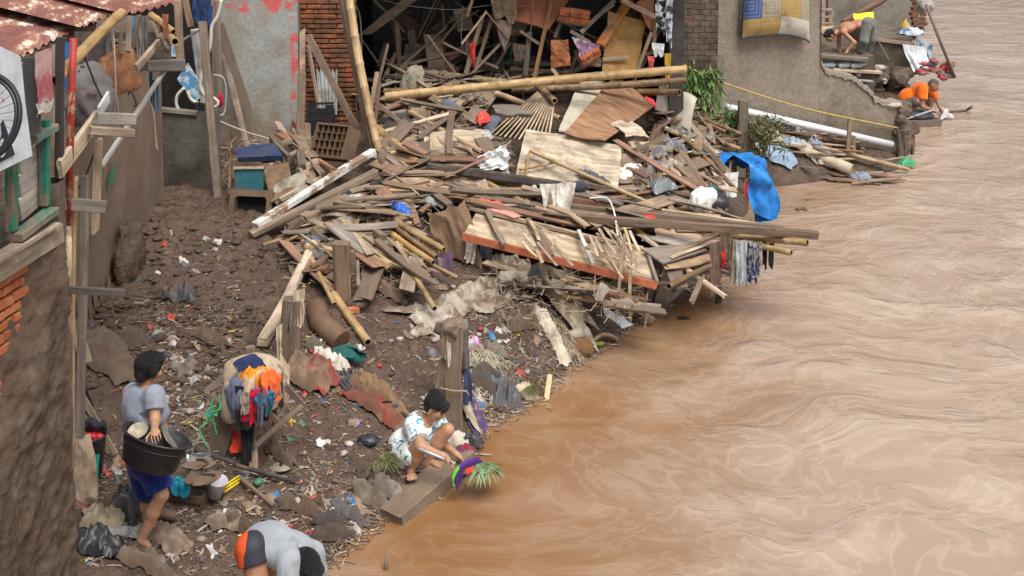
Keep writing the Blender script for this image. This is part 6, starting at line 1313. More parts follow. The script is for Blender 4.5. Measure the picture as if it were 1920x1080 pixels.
# ---------------------------------------------------------------- litter one can count, by place
LIT = [([(170, 600), (330, 590), (380, 660), (320, 700), (180, 700)], 30, 'beside the passage wall'), ([(310, 640), (430, 600), (440, 700), (400, 760), (310, 760)], 34, 'left of the clothes frame'), ([(310, 760), (400, 760), (400, 850), (340, 860)], 20, 'behind the brown crate'),
       ([(520, 640), (620, 640), (640, 740), (560, 760)], 26, 'around the ribbed strip'), ([(420, 880), (600, 900), (640, 1000), (420, 980)], 40, 'above the bending person'), ([(180, 860), (300, 870), (300, 960), (190, 960)], 20, 'around the feet of the standing person'), ([(600, 940), (760, 900), (750, 950), (660, 1000), (600, 1020)], 30, 'along the water left of the slab'),
       ([(880, 600), (1080, 600), (1080, 660), (900, 680)], 44, 'below the pale sheet of cloth'), ([(880, 690), (1010, 700), (1000, 760), (900, 770)], 34, 'in the rubbish at the waterline'), ([(620, 600), (830, 600), (800, 760), (660, 720)], 22, 'on the open mud left of the post'), ([(520, 780), (740, 800), (700, 880), (520, 860)], 16, 'on the open mud below the carpet'), ([(640, 500), (860, 520), (860, 560), (680, 560)], 20, 'in the muddy hollow under the heap'), ([(230, 440), (420, 440), (430, 560), (250, 600)], 16, 'in the mud of the passage'), ([(180, 980), (420, 980), (420, 1060), (200, 1070)], 24, 'at the bottom left')]
LC = [((.66, .64, .62), 'white', .5), ((.60, .55, .48), 'cream', .6), ((.10, .10, .11), 'black', .45), ((.03, .20, .45), 'blue', .4), ((.55, .05, .05), 'red', .4), ((.60, .44, .03), 'yellow', .4), ((.03, .24, .12), 'green', .4), ((.32, .22, .15), 'brown', .7), ((.38, .25, .45), 'lilac', .4), ((.34, .34, .34), 'grey', .5)]
for poly, cnt, words in LIT:
    for k in range(cnt):
        for _ in range(60):
            x, y = RS.uniform(min(p[0] for p in poly), max(p[0] for p in poly)), RS.uniform(min(p[1] for p in poly), max(p[1] for p in poly))
            if inpoly(x, y, poly): break
        c, nm, ro = RS.choices(LC, [4, 5, 4, 1.1, 1.1, .9, .8, 6, .8, 4])[0]; s = RS.uniform(.028, .075); p = GM(x, y); kd = RS.random(); mt = plain(c, ro, .42)
        if p.z < .0: continue
        if kd < .5: lay(p, s*1.5, s, RS.uniform(0, 3.1), RS.randint(0, 999), mud_h, s*.35, .25, 8, 6, 2.5, 2.5, .008).one('plastic_scrap', mt, nm+' plastic scrap on the mud '+words, 'scrap', nm+' scraps '+words)
        elif kd < .72: MB().blob(p+V((0, 0, s*.15)), (s*1.1, s*.8, s*.6), .4, 1.6, RS.randint(0, 999), MT((0, 0, 0), RS.uniform(0, 3)), lev=2).one('crumpled_wrapper', mt, nm+' crumpled wrapper on the mud '+words, 'wrapper', nm+' wrappers '+words)
        elif kd < .9:
            a = RS.uniform(0, 3.1); d = V((math.cos(a), math.sin(a), 0))*s*1.8; q = p+d; q.z = mz(q); MB().beam(p+V((0, 0, .012)), q+V((0, 0, .012)), RS.uniform(.012, .03), .01, jag=.01).one('wood_chip', RS.choice([LW, MW, DW]), 'splinter of wood on the mud '+words, 'wood chip', 'wood chips '+words)
        else: MB().blob(p, (s, s*.8, s*.6), .15, 1.2, RS.randint(0, 999), lev=2).one('stone', plain((.27, .22, .17), .85, .4), 'small stone or clod on the mud '+words, 'stone', 'stones '+words)
# bigger bags and rags trodden in
for k, (x, y, L, W_, c, lab) in enumerate([(250, 640, .4, .2, (.13, .10, .08), 'brown rag beside the brown tarpaulin'), (345, 700, .3, .2, (.36, .33, .29), 'dirty grey bag above the green twine'), (590, 655, .26, .16, (.42, .40, .37), 'pale bag at the foot of the near jetty post'), (560, 960, .5, .16, (.16, .12, .09), 'brown rag right of the brown lath'), (620, 985, .4, .12, (.06, .06, .065), 'black strip on the mud by the water'), (655, 968, .36, .12, (.15, .17, .2), 'grey checked rag at the waterline'), (700, 940, .4, .2, (.23, .2, .16), 'muddy plastic sheet left of the slab'), (730, 925, .3, .16, (.4, .4, .38), 'pale torn bag beside the slab'), (420, 985, .4, .2, (.3, .25, .19), 'beige sheet above the back of the bending person'), (460, 1000, .5, .14, (.14, .1, .075), 'dark brown rag behind the bending person'), (930, 660, .3, .2, (.4, .36, .3), 'cream bag below the tangle of fibres'), (985, 610, .5, .2, (.2, .155, .115), 'brown sheet below the khaki cloth'), (620, 1010, .5, .12, (.05, .05, .055), 'shiny black strip near the head of the bending person'), (395, 640, .5, .2, (.15, .11, .085), 'matted brown rag left of the heap of clothes'), (525, 860, .4, .12, (.17, .12, .09), 'rolled brown rag above the oval lid'), (280, 1060, .5, .25, (.2, .15, .115), 'brown rag at the bottom edge'), (690, 880, .3, .1, (.12, .09, .07), 'dark rag below the black bag')]):
    lay(GM(x, y), L*.72, W_*.72, RS.uniform(-.7, .7), 400+k, mud_h, .08, .2, 22, 14, 3, 2).one('muddy_rag', fabric(mulc(c, .75), None, .5), lab, 'rag')
# scum along the waterline
m = MB(); EDGE = [(600, 1075), (690, 988), (760, 945), (845, 905), (905, 800), (960, 772), (1015, 735), (1100, 672), (1190, 606), (1250, 570)]
for k in range(1500):
    i = RS.randrange(len(EDGE)-1); t = RS.random(); (x0, y0), (x1, y1) = EDGE[i], EDGE[i+1]; o = abs(RS.gauss(0, 14)); p = Z(x0+(x1-x0)*t+o*.8-8, y0+(y1-y0)*t+o*.5-6+RS.gauss(0, 5), 0); p.z = max(mz(p), .0)+.012
    a = RS.uniform(0, 6.28); L = RS.uniform(.02, .11); d = V((math.cos(a), math.sin(a), RS.uniform(-.1, .2)))*L; e = V((-math.sin(a), math.cos(a), 0))*RS.uniform(.002, .008); m.add([p-e, p+e, p+d+e*.5, p+d-e*.5, p+V((0, 0, .008))], [(0, 1, 2, 3), (0, 4, 3), (4, 1, 2, 3)], RS.choices((0, 1, 2, 3), (5, 4, 3, 1))[0])
tag(m.build('waterline_scum', [MW, DW, plain((.09, .065, .045), .6, .3), plain((.5, .46, .4), .6, .2)]), 'scum of twigs and straw along the waterline', 'scum', kind='stuff')
# crumbs, straw and clods nobody could count
m = MB(); polys = [q[0] for q in LIT]; W8 = [q[1] for q in LIT]; allp = [(150, 560), (420, 400), (600, 560), (860, 520), (1180, 600), (1010, 735), (850, 900), (600, 1070), (150, 1070)]
for k in range(7000):
    if RS.random() < .8:
        poly = RS.choices(polys, W8)[0]; x, y = RS.uniform(min(p[0] for p in poly)-20, max(p[0] for p in poly)+20), RS.uniform(min(p[1] for p in poly)-15, max(p[1] for p in poly)+15)
    else:
        x, y = RS.uniform(150, 1180), RS.uniform(400, 1070)
        if not inpoly(x, y, allp): continue
    p = G(x, y); p.z = mz(p)+.006
    if p.z < .005: continue
    s = RS.uniform(.005, .02); a = RS.uniform(0, 6.28); d = V((math.cos(a), math.sin(a), RS.uniform(-.2, .4)))*s*RS.uniform(.8, 3.2 if k % 3 else 6); e = V((-math.sin(a), math.cos(a), RS.uniform(-.3, .3)))*s*(.5 if k % 3 else .12); u = V((0, 0, s*.5))
    m.add([p-d-e, p+d-e*.6, p+d+e, p-d+e*.8, p+u], [(0, 1, 4), (1, 2, 4), (2, 3, 4), (3, 0, 4)], RS.choices(range(8), [3.2, 4, 3, 6, 7, .6, .5, .4])[0])
tag(m.build('litter_crumbs', [plain((.48, .44, .38), .6, .4), plain((.12, .11, .11), .5, .2), plain((.42, .33, .23), .7, .3), wood((.30, .21, .13), .3), plain((.17, .12, .08), .8, .4), plain((.05, .18, .4), .5, .1), plain((.5, .05, .05), .5, .1), plain((.55, .42, .05), .5, .1)]), 'fine litter, straw and chips trodden into the mud', 'litter', kind='stuff')
m = MB()
for k in range(1100):
    x, y = RS.uniform(150, 1150), RS.uniform(380, 1075)
    if RS.random() < .85: x, y = RS.uniform(180, 560), RS.uniform(390, 720)
    if not inpoly(x, y, allp) and not inpoly(x, y, [(300, 380), (420, 380), (560, 560), (200, 640)]): continue
    p = G(x, y); p.z = mz(p)
    if p.z < .01: continue
    s = RS.uniform(.015, .06)*(1 if RS.random() < .85 else 1.7); m.blob(p, (s*1.5, s*1.1, s*.5), .45, 1.5, k, MT((0, 0, 0), RS.uniform(0, 3)), lev=1 if s < .04 else 2)
tag(m.build('mud_clods', MUDM), 'clods of wet mud scattered over the bank', 'clods', kind='stuff')
# ---------------------------------------------------------------- things hanging on the shack and in the passage
yW = 7.05; w_ = lambda x, y, d=0.: Y(x, y, yW+d)
wc = A(-40, 222, .26); r_w = (Y(50, 222, wc.y)-wc).length; t = thing('bicycle_wheel', 'black bicycle wheel hung on the shack at the left edge', 'wheel', wc)
WMx = Matrix.Translation(wc)@Matrix.Rotation(rad(-12), 4, 'Z')@Matrix.Rotation(rad(70), 4, 'X')
m = MB(); m.lathe([(r_w-.028, -.012), (r_w-.01, -.018), (r_w, 0), (r_w-.01, .018), (r_w-.028, .012), (r_w-.028, -.012)], 56, WMx); m.build('tyre', plain((.018, .018, .02), .55, .05), t)
m = MB(); m.lathe([(r_w-.045, -.010), (r_w-.028, -.012), (r_w-.028, .012), (r_w-.045, .010), (r_w-.045, -.010)], 56, WMx); m.build('rim', plain((.05, .05, .055), .3, .05, .1, .4), t)
m = MB()
for k in range(28): a = k*2*math.pi/28; b = a+(.5 if k % 2 else -.5); m.tube([WMx@V((math.cos(b)*.02, math.sin(b)*.02, .03*(-1)**k)), WMx@V((math.cos(a)*(r_w-.04), math.sin(a)*(r_w-.04), 0))], .0016, 4)
m.build('spokes', plain((.05, .05, .055), .35, 0., 0., .6), t); MB().tube([WMx@V((0, 0, -.05)), WMx@V((0, 0, .05))], .022, 12).build('hub', plain((.08, .08, .08), .3, .05, .1, .7), t)
bn_ = thing('banner', 'white banner with a dark lettered band behind the bicycle wheel', 'banner', A(20, 250, .16)); A_ = lambda x, y, o=.16: A(x, y, o)
MB().plate([A_(-60, 60), A_(38, 105), A_(62, 292), A_(-60, 350)], .004, warp=.02, seed=3).build('banner_sheet', plain((.60, .64, .70), .55, .04), bn_)
MB().plate([A_(-60, 120, .166), A_(-8, 160, .166), A_(26, 285, .166), A_(16, 318, .166), A_(-60, 330, .166)][:1]+[A_(-14, 165, .166), A_(28, 290, .166), A_(-60, 336, .166)], .003).build('dark_band', plain((.02, .022, .05), .5, .02), bn_)
MB().add([A_(4, 185, .170), A_(16, 172, .170), A_(17, 186, .170), A_(6, 192, .170)], [(0, 1, 2, 3)]).build('red_mark', plain((.6, .02, .07), .5, 0.), bn_)
# letters running up the band
def letter(ch, c, size, ex, ey, par):
    cu = bpy.data.curves.new('letter', 'FONT'); cu.body = ch; cu.size = size; cu.extrude = .001; cu.align_x = 'CENTER'; cu.offset = .006; cu.materials.append(plain((.62, .63, .66), .5, .0)); o = bpy.data.objects.new('letter', cu)
    ez = ex.cross(ey).normalized(); M_ = Matrix([[ex.x, ey.x, ez.x, c.x], [ex.y, ey.y, ez.y, c.y], [ex.z, ey.z, ez.z, c.z], [0, 0, 0, 1]]); place(o, None, M_); bpy.context.view_layer.update(); me = bpy.data.meshes.new_from_object(o.evaluated_get(bpy.context.evaluated_depsgraph_get())); bpy.data.objects.remove(o); o = bpy.data.objects.new('letter', me); place(o, par, M_)
up_ = (A_(-2, 262, .175)-A_(6, 290, .175)).normalized(); rt = V((AD[0], AD[1], 0)); ex_ = -up_; ey_ = (rt-ex_*rt.dot(ex_)).normalized()
for ch, (x, y) in zip('ONO', [(-4, 248), (0, 268), (6, 288)]): letter(ch, A_(x-8, y, .176), .10, ex_, ey_, bn_)
tw = thing('pink_towel', 'faded pink towel with a white fringe on the shack wall', 'towel', A(80, 150, .10)); m = hang(A(64, 98, .12), A(94, 90, .12), 1., 201, .02, 16, 20, .95, .02); 
a0, a1, ln = A(64, 100, .12), A(95, 88, .12), (A(80, 92, .12).z-A(80, 190, .12).z); hang(a0, a1, ln, 201, .02, 16, 20, .96, .02).build('towel_cloth', fabric((.36, .09, .11), (.42, .25, .24), .15, 5.), tw); hang(a0-V((0, 0, ln*.97)), a1-V((0, 0, ln*.97)), .10, 202, .015, 40, 6, .96, .5).build('fringe', fabric((.45, .40, .34), None, .2), tw)
MB().beam(A(58, 108, .06), A(62, 250, .06), .10, .02).one('dark_cloth_strip', fabric((.06, .06, .06)), 'dark grey cloth strip left of the pink towel', 'cloth')
# jerrycan on a string
jc = Y(225, 132, 8.4); t = thing('jerrycan', 'brown plastic jerrycan hanging from the roof edge', 'jerrycan', jc); JM = Matrix.Translation(jc)@Matrix.Rotation(rad(-14), 4, 'Y')@Matrix.Rotation(rad(18), 4, 'Z'); m = MB(); hw, hh = .14, .175
def jer(u, v):
    a = u*2*math.pi; el = (v-.5)*math.pi; s = lambda c, p: math.copysign(abs(c)**p, c); ce, se = s(math.cos(el), .28), s(math.sin(el), .28); x = s(math.cos(a), .35)*ce*hw; y = s(math.sin(a), .35)*ce*.085; z = se*hh
    if z > .1 and x < 0: z -= .035*min(1, (-x)/.05)
    return JM@V((x, y, z+.006*float(vn(x*20, y*20, z*20))))
m.grid(jer, 32, 24); jm = flaky((.31, .135, .062), (.20, .085, .045), 4., .25, .55, .42, (1, 1, 1)); m.build('can_body', jm, t); MB().tube(smooth_path([JM@V((-.02, 0, .14)), JM@V((.0, 0, .175)), JM@V((.05, 0, .18)), JM@V((.09, 0, .14))]), .016, 8).build('handle', jm, t)
rope([Y(206, 40, 8.3), Y(213, 70, 8.2), Y(215, 110, 8.15), Y(218, 180, 8.2), Y(223, 225, 8.3), Y(213, 262, 8.3)], .006, plain((.42, .38, .32), .7, .1), 'pale string hanging over the brown jerrycan', 'string', 'pale_string')
for k, (x, y, L, c, lab) in enumerate([(200, 45, .30, (.18, .17, .17), 'grey rag tied under the eave beside the jerrycan'), (206, 48, .24, (.30, .28, .26), 'pale rag tied under the eave beside the jerrycan'), (255, 28, .36, (.24, .21, .19), 'grey cloth hanging under the eave right of the jerrycan'), (266, 30, .42, (.17, .15, .14), 'dark cloth hanging under the eave right of the jerrycan'), (243, 30, .2, (.10, .2, .33), 'blue rag under the eave'), (305, 26, .2, (.3, .1, .06), 'rust red rag under the far eave')]): cloth(hang(Y(x, y, 8.5), Y(x+12, y, 8.5), L, 210+k, .05, 10, 14, .6), 'eave_rag', fabric(c), lab, 'rag', 'rags hanging under the eave')
# bundled cloth and bin lid behind the posts
MB().blob(Y(165, 180, 8.2), (.34, .3, .42), .25, 1.3, 220, lev=4).one('cloth_bundle', fabric((.17, .155, .15), (.45, .30, .36), .2, 6., split=.62), 'grey and pink bundle of cloth stuffed behind the red post', 'bundle'); MB().blob(Y(180, 160, 8.4), (.3, .3, .3), .2, 1.2, 221, lev=3).one('brown_bundle', fabric((.20, .155, .12), None, .3), 'brown bundle behind the jerrycan', 'bundle'); MB().blob(Y(158, 140, 8.2), (.14, .12, .14), .15, 1.2, 222).one('black_bundle', plain((.015, .015, .018), .4, .05), 'black plastic bundle right of the red post', 'bundle')
MB().grid(lambda u, v: Y(124, 160, 8.15)*(1-u)*(1-v)+Y(188, 178, 8.3)*u*(1-v)+Y(185, 215, 8.2)*u*v+Y(122, 250, 8.1)*(1-u)*v+V((0, -.05*math.sin(u*3.1)*math.sin(v*3.1), 0)), 14, 14).one('grey_tarp', plain((.20, .19, .185), .6, .3), 'grey tarpaulin behind the red post', 'tarpaulin')
for k, pts in enumerate([[(150, 75, 7.9), (160, 110, 7.9), (172, 140, 7.9), (182, 165, 7.9), (200, 200, 7.9)], [(183, 262, 8.), (172, 300, 8.), (160, 330, 8.), (148, 352, 7.9)], [(240, 178, 8.2), (246, 172, 8.2), (256, 195, 8.2), (250, 200, 8.2)]]): rope([Y(*p) for p in pts], .007, plain((.02, .02, .022), .5, .05), ['black cable curving behind the red post', 'black cable dangling below the stub boards', 'black cable loop by the end of the boards'][k], 'cable', 'black_cable')
for k, pts in enumerate([[(270, 180), (283, 200), (290, 235), (293, 280)], [(276, 185), (288, 210), (290, 250), (296, 283)]]): rope([Y(x, y, 8.8) for x, y in pts], .007, plain((.36, .27, .2), .6, .1), ['brown', 'second brown'][k]+' string hanging in front of the passage wall', 'rope', 'brown_string')
for k, (x, y, L) in enumerate([(280, 135, .35), (285, 150, .30), (292, 150, .28)]): cloth(hang(Y(x, y, 8.9), Y(x+6, y, 8.9), L, 230+k, .03, 6, 10, .5), 'blue_string', plain((.06, .14, .26), .6, .1), ['left', 'middle', 'right'][k]+' blue plastic string in the group above the passage wall', 'string', 'blue strings')
# posts, hose and boards at the grey wall
yp = yg-.45; g_ = lambda x, y, d=0.: Y(x, y, yp+d)
def gb(a, b, w, h, mat, lab, d=0., d1=0., name='tall_post', cat='post', grp='posts at the grey wall'): MB().beam(g_(*a, d), g_(*b, d1), w, h, up=(0, 1, 0), jag=.01).one(name, mat, lab, cat, grp)
MB().beam(Y(380, 40, yc-.1), Y(410, 388, yc-.45), .09, .10, up=(0, 1, 0), jag=.01).one('tall_post', wood((.22, .165, .12), .4), 'tall weathered post at the mouth of the passage', 'post', 'posts at the grey wall'); gb((396, 0), (418, 258), .05, .05, wood((.2, .15, .12), .3), 'thin brown post left of the grey wall', -.2, -.2); gb((408, 0), (414, 210), .06, .05, GW, 'grey post beside the thin brown post', -.1, -.1); gb((366, 55), (385, 195), .12, .03, wood((.38, .38, .36), .25), 'pale grey board behind the white hose', -.3, -.3)
gb((412, 45), (488, 278), .11, .03, wood((.13, .10, .075), .4), 'dark splintered plank leaning on the grey wall', .3, .0, 'leaning_plank', 'plank'); gb((420, 100), (465, 280), .07, .03, wood((.31, .22, .16), .35), 'brown plank leaning in front of the dark splintered one', .25, -.05, 'leaning_plank', 'plank'); gb((338, -5), (338, 108), .05, .05, MW, 'brown post under the roof edge', -.6, -.6); gb((345, -10), (358, 50), .08, .02, wood((.26, .16, .11), .2), 'reddish plank under the roof edge', -.55, -.55); gb((310, 95), (376, 55), .03, .03, GW, 'grey rod slanting behind the blue clothes', -.5, -.5, 'thin_rod', 'stick')
cloth(hang(g_(360, -12, -.7), g_(396, -12, -.7), .42, 241, .09, 20, 18, .8, .2), 'blue_trousers', fabric((.022, .045, .13), None, .05), 'dark blue trousers hanging under the roof edge', 'trousers'); cloth(hang(g_(378, 20, -.68), g_(400, 10, -.68), .28, 242, .06, 14, 12, .8, .3), 'blue_trousers', fabric((.025, .05, .15), None, .05), 'second leg of blue cloth hanging right of the dark blue trousers', 'trousers')
hp_ = [(415, 0), (408, 30), (397, 50), (395, 80), (388, 110), (378, 140), (376, 165), (388, 185), (390, 196)]
rope([g_(x, y, -.75) for x, y in hp_], .022, plain((.62, .59, .50), .45, .08), 'thick white hose hanging from the thin brown post', 'hose', 'white_hose', 6); rope([g_(x, y, -.78) for x, y in [(392, 178), (408, 190), (404, 200), (385, 198), (360, 188), (352, 172)]], .02, plain((.62, .59, .50), .45, .08), 'coil of the white hose on the right', 'hose', 'white_hose', 6); rope([g_(x, y, -.8) for x, y in [(345, 165), (332, 180), (332, 200), (345, 212), (368, 214)]], .02, plain((.60, .57, .48), .45, .08), 'coil of the white hose on the left', 'hose', 'white_hose', 6)
MB().plate([g_(332, 148, -.7), g_(352, 118, -.7), g_(386, 172, -.72), g_(366, 192, -.72)], .02).one('marbled_board', fabric((.45, .52, .56), (.10, .25, .42), .1, 9.), 'narrow blue and white marbled board behind the hose', 'board'); MB().plate([g_(304, 92, -.8), g_(328, 85, -.8), g_(330, 106, -.8), g_(310, 106, -.8)], .02).one('marbled_scrap', fabric((.42, .48, .52), (.15, .28, .42), .1, 9.), 'scrap of blue and white marbled board by the grey block', 'board')
cloth(hang(g_(366, 190, -.85), g_(398, 196, -.85), .28, 243, .08, 16, 14, .8, .3), 'black_cloth', fabric((.02, .02, .022), None, .1), 'black cloth hung at the end of the white hose'); MB().blob(g_(412, 188, -.4), (.09, .07, .16), .2, 1.3, 244).one('red_cloth_scrap', fabric((.42, .015, .03), None, .05), 'small red cloth behind the tall weathered post', 'cloth')
rope([g_(402, 222, -.8), g_(430, 235, -.7), g_(470, 250, -.6), g_(512, 262, -.5)], .009, plain((.55, .47, .36), .7, .1), 'cream rope running from the tall post towards the blue board', 'rope', 'cream_rope'); rope([g_(400, 140, -.5), g_(418, 145, -.5), g_(424, 170, -.5), g_(420, 212, -.5), g_(404, 215, -.6)], .007, plain((.55, .52, .45), .6, .1), 'thin white string looped on the thin brown post', 'rope', 'thin_rope')
# ---------------------------------------------------------------- bodies as smooth-blended fields, meshed with surface nets
def cone(a, b, ra, rb): return ('c', V(a), V(b), ra, rb)
def ell(c, r, x=None, z=None):
    x = V(x) if x is not None else V((1, 0, 0)); x.normalize(); z = V(z) if z is not None else V((0, 0, 1))
    y = z.cross(x).normalized(); z = x.cross(y); return ('e', V(c), V(r), np.array([x, y, z]))
def field(prims, res, k=.03, infl=0., clips=(), pad=.05):
    los, his = [], []
    for p in prims:
        if p[0] == 'c': r = max(p[3], p[4])+infl; lo = [min(p[1][i], p[2][i])-r for i in range(3)]; hi = [max(p[1][i], p[2][i])+r for i in range(3)]
        else: r = max(p[2])+infl; lo = [p[1][i]-r for i in range(3)]; hi = [p[1][i]+r for i in range(3)]
        los.append(lo); his.append(hi)
    o = np.min(los, 0)-pad; e = np.max(his, 0)+pad; n = np.ceil((e-o)/res).astype(int)+1
    f = np.full(n, .3, np.float32); ax = [o[i]+np.arange(n[i])*res for i in range(3)]
    for p, lo, hi in zip(prims, los, his):
        kk = p[5] if len(p) > 5 else k
        i0 = np.maximum(((np.array(lo)-kk-2*res-o)/res).astype(int), 0); i1 = np.minimum(((np.array(hi)+kk+2*res-o)/res).astype(int)+2, n)
        sl = tuple(slice(a, b) for a, b in zip(i0, i1))
        X, Y_, Z_ = np.meshgrid(*[ax[i][sl[i]] for i in range(3)], indexing='ij')
        if p[0] == 'c':
            a = np.array(p[1]); d = np.array(p[2])-a; L2 = max(d@d, 1e-9)
            t = np.clip(((X-a[0])*d[0]+(Y_-a[1])*d[1]+(Z_-a[2])*d[2])/L2, 0, 1)
            q = np.sqrt((X-a[0]-t*d[0])**2+(Y_-a[1]-t*d[1])**2+(Z_-a[2]-t*d[2])**2)-(p[3]+(p[4]-p[3])*t)
        else:
            c = np.array(p[1]); r = np.array(p[2]); M_ = p[3]; D = np.stack([X-c[0], Y_-c[1], Z_-c[2]], -1)@M_.T
            k0 = np.sqrt(((D/r)**2).sum(-1)); k1 = np.sqrt(((D/r**2)**2).sum(-1))+1e-9; q = k0*(k0-1)/k1
        q = q-infl; g = f[sl]; h = np.clip(.5+.5*(g-q)/kk, 0, 1); f[sl] = g*(1-h)+q*h-kk*h*(1-h)
    if clips:
        X, Y_, Z_ = np.meshgrid(*ax, indexing='ij')
        for cl in clips:                             # keep the side the normal points away from, within reach
            c, nn = cl[0], V(cl[1]).normalized(); rr = cl[2] if len(cl) > 2 else .13
            g = np.maximum(f, (X-c[0])*nn[0]+(Y_-c[1])*nn[1]+(Z_-c[2])*nn[2])
            f = np.where((X-c[0])**2+(Y_-c[1])**2+(Z_-c[2])**2 < rr*rr, g, f)
    return f, o, ax
def nets(f, o, h):
    s = f < 0; n = np.array(f.shape); acc = np.zeros(tuple(n-1)+(3,)); cnt = np.zeros(n-1)
    C = [(i, j, k) for i in (0, 1) for j in (0, 1) for k in (0, 1)]
    sub = lambda a, c: a[c[0]:n[0]-1+c[0], c[1]:n[1]-1+c[1], c[2]:n[2]-1+c[2]]
    for a in C:
        for ax_ in range(3):
            if a[ax_]: continue
            b = list(a); b[ax_] = 1; fa, fb = sub(f, a), sub(f, b); x = (fa < 0) != (fb < 0)
            t = np.where(x, fa/np.where(x, fa-fb, 1), 0); cnt += x
            for i in range(3): acc[..., i] += np.where(x, a[i]+(t if i == ax_ else 0), 0)
    act = cnt > 0; idx = np.full(act.shape, -1); idx[act] = np.arange(act.sum())
    g = np.argwhere(act); vs = (g+acc[act]/cnt[act][:, None])*h+o; fs = []
    for ax_ in range(3):
        u, v = [(1, 2), (2, 0), (0, 1)][ax_]
        sa = [slice(0, n[i]-1) if i == ax_ else slice(1, n[i]-1) for i in range(3)]; sb = [slice(1, n[i]) if i == ax_ else slice(1, n[i]-1) for i in range(3)]
        A_, B_ = s[tuple(sa)], s[tuple(sb)]; w = np.argwhere(A_ != B_)
        if not len(w): continue
        fl = A_[tuple(w.T)]; base = w.copy(); base[:, u] += 1; base[:, v] += 1
        def q(du, dv): p = base.copy(); p[:, u] -= du; p[:, v] -= dv; return idx[tuple(p.T)]
        F_ = np.stack([q(1, 1), q(0, 1), q(0, 0), q(1, 0)], 1); F_[~fl] = F_[~fl][:, ::-1]; fs.append(F_)
    return vs, np.concatenate(fs)
def flesh(name, mat, parent, prims, res=.007, k=.03, infl=0., clips=(), wrinkle=0., wf=14., seed=1):
    f, o, ax = field(prims, res, k, infl, clips); vs, fs = nets(f, o, res)
    if wrinkle:
        nz_ = fbm(vs[:, 0]*wf, vs[:, 1]*wf, vs[:, 2]*wf*.6, o=3, seed=seed, ridge=True); c = np.zeros_like(vs)
        a, b, d = vs[fs[:, 0]], vs[fs[:, 1]], vs[fs[:, 2]]; fn = np.cross(b-a, d-a)
        for i in range(4): np.add.at(c, fs[:, i], fn)
        c /= np.linalg.norm(c, axis=1)[:, None]+1e-9; vs = vs+c*(wrinkle*nz_)[:, None]
    return MB().arr(vs, fs).build(name, mat, parent)
def hand(wr, d, palm_n, s=1., curl=.5, side=1):
    """palm, four fingers of unequal length and a thumb; d points along the hand, palm_n out of the palm"""
    d = V(d).normalized(); pn = V(palm_n); pn = (pn-d*pn.dot(d)).normalized(); ac = d.cross(pn)*side; wr = V(wr); P = []
    c = wr+d*.045*s; P.append(('e', c, V((.048*s, .040*s, .016*s)), np.array([d, ac, d.cross(ac)])))
    P.append(cone(wr-d*.01, wr+d*.03*s, .024*s, .026*s))
    for i, (off, L) in enumerate(((-.030, .066), (-.010, .075), (.010, .070), (.029, .055))):
        b = wr+d*.085*s+ac*off*s; t = b; a = 0
        for j, fr_ in enumerate((.42, .33, .25)):
            a += curl*(.6, .9, .7)[j]; e = t+(d*math.cos(a)+pn*math.sin(a))*L*fr_*s; P.append(cone(t, e, (.0088-.0008*j)*s, (.0082-.0009*j)*s)+(.006,)); t = e
    b = wr+d*.03*s-ac*.036*s; e = b+(d*.6-ac*.75+pn*.35).normalized()*.036*s; P.append(cone(b, e, .012*s, .0095*s)+(.012,)); P.append(cone(e, e+(d*.8-ac*.2+pn*.6).normalized()*.03*s, .0095*s, .008*s)+(.008,))
    return P
def foot(an, toe, s=1., lift=0.):
    an, toe = V(an), V(toe); d = toe-an; d.z = min(d.z, -.02); d.normalize(); h = V((d.x, d.y, 0)).normalized(); lat = V((-h.y, h.x, 0)); P = []
    ball = toe-d*.04*s; heel = an-h*.045*s+V((0, 0, -.045*s))
    P += [cone(heel, ball, .033*s, .024*s), cone(an, (an+ball)/2+V((0, 0, .006)), .036*s, .026*s), ('e', ball, V((.045*s, .042*s, .018*s)), np.array([d, lat, d.cross(lat)]))]
    for i in range(5): q = ball+lat*((i-2)*.018*s); P.append(cone(q, q+d*(.052-.004*abs(i-1))*s+h*.0, .0105*s, .009*s)+(.006,))
    return P
def head_prims(c, f, u, s=1.):
    f, u = V(f).normalized(), V(u); u = (u-f*u.dot(f)).normalized(); r = f.cross(u); c = V(c); at = lambda a, b, d_: c+f*a*s+r*b*s+u*d_*s
    e = lambda p, R_: ('e', at(*p), V(R_)*s, np.array([f, r, u]))
    P = [e((-.008, 0, .025), (.094, .076, .088)), e((.022, 0, -.035), (.068, .060, .072)), e((.055, 0, -.078), (.030, .030, .024)), cone(at(.085, 0, .012), at(.108, 0, -.022), .009*s, .015*s)+(.012,),
         e((.082, .0, .022), (.018, .055, .012)), e((.084, 0, -.052), (.012, .024, .010)), e((.058, .045, -.02), (.03, .02, .028)), e((.058, -.045, -.02), (.03, .02, .028))]
    for sg in (-1, 1): P.append(('e', at(-.008, sg*.078, -.012), V((.020, .008, .032))*s, np.array([f, r, u]), .008))
    P = [p+(.012,) if len(p) == 4 and p[0] == 'e' and i > 3 else p for i, p in enumerate(P)]
    return P, at, np.array([f, r, u])
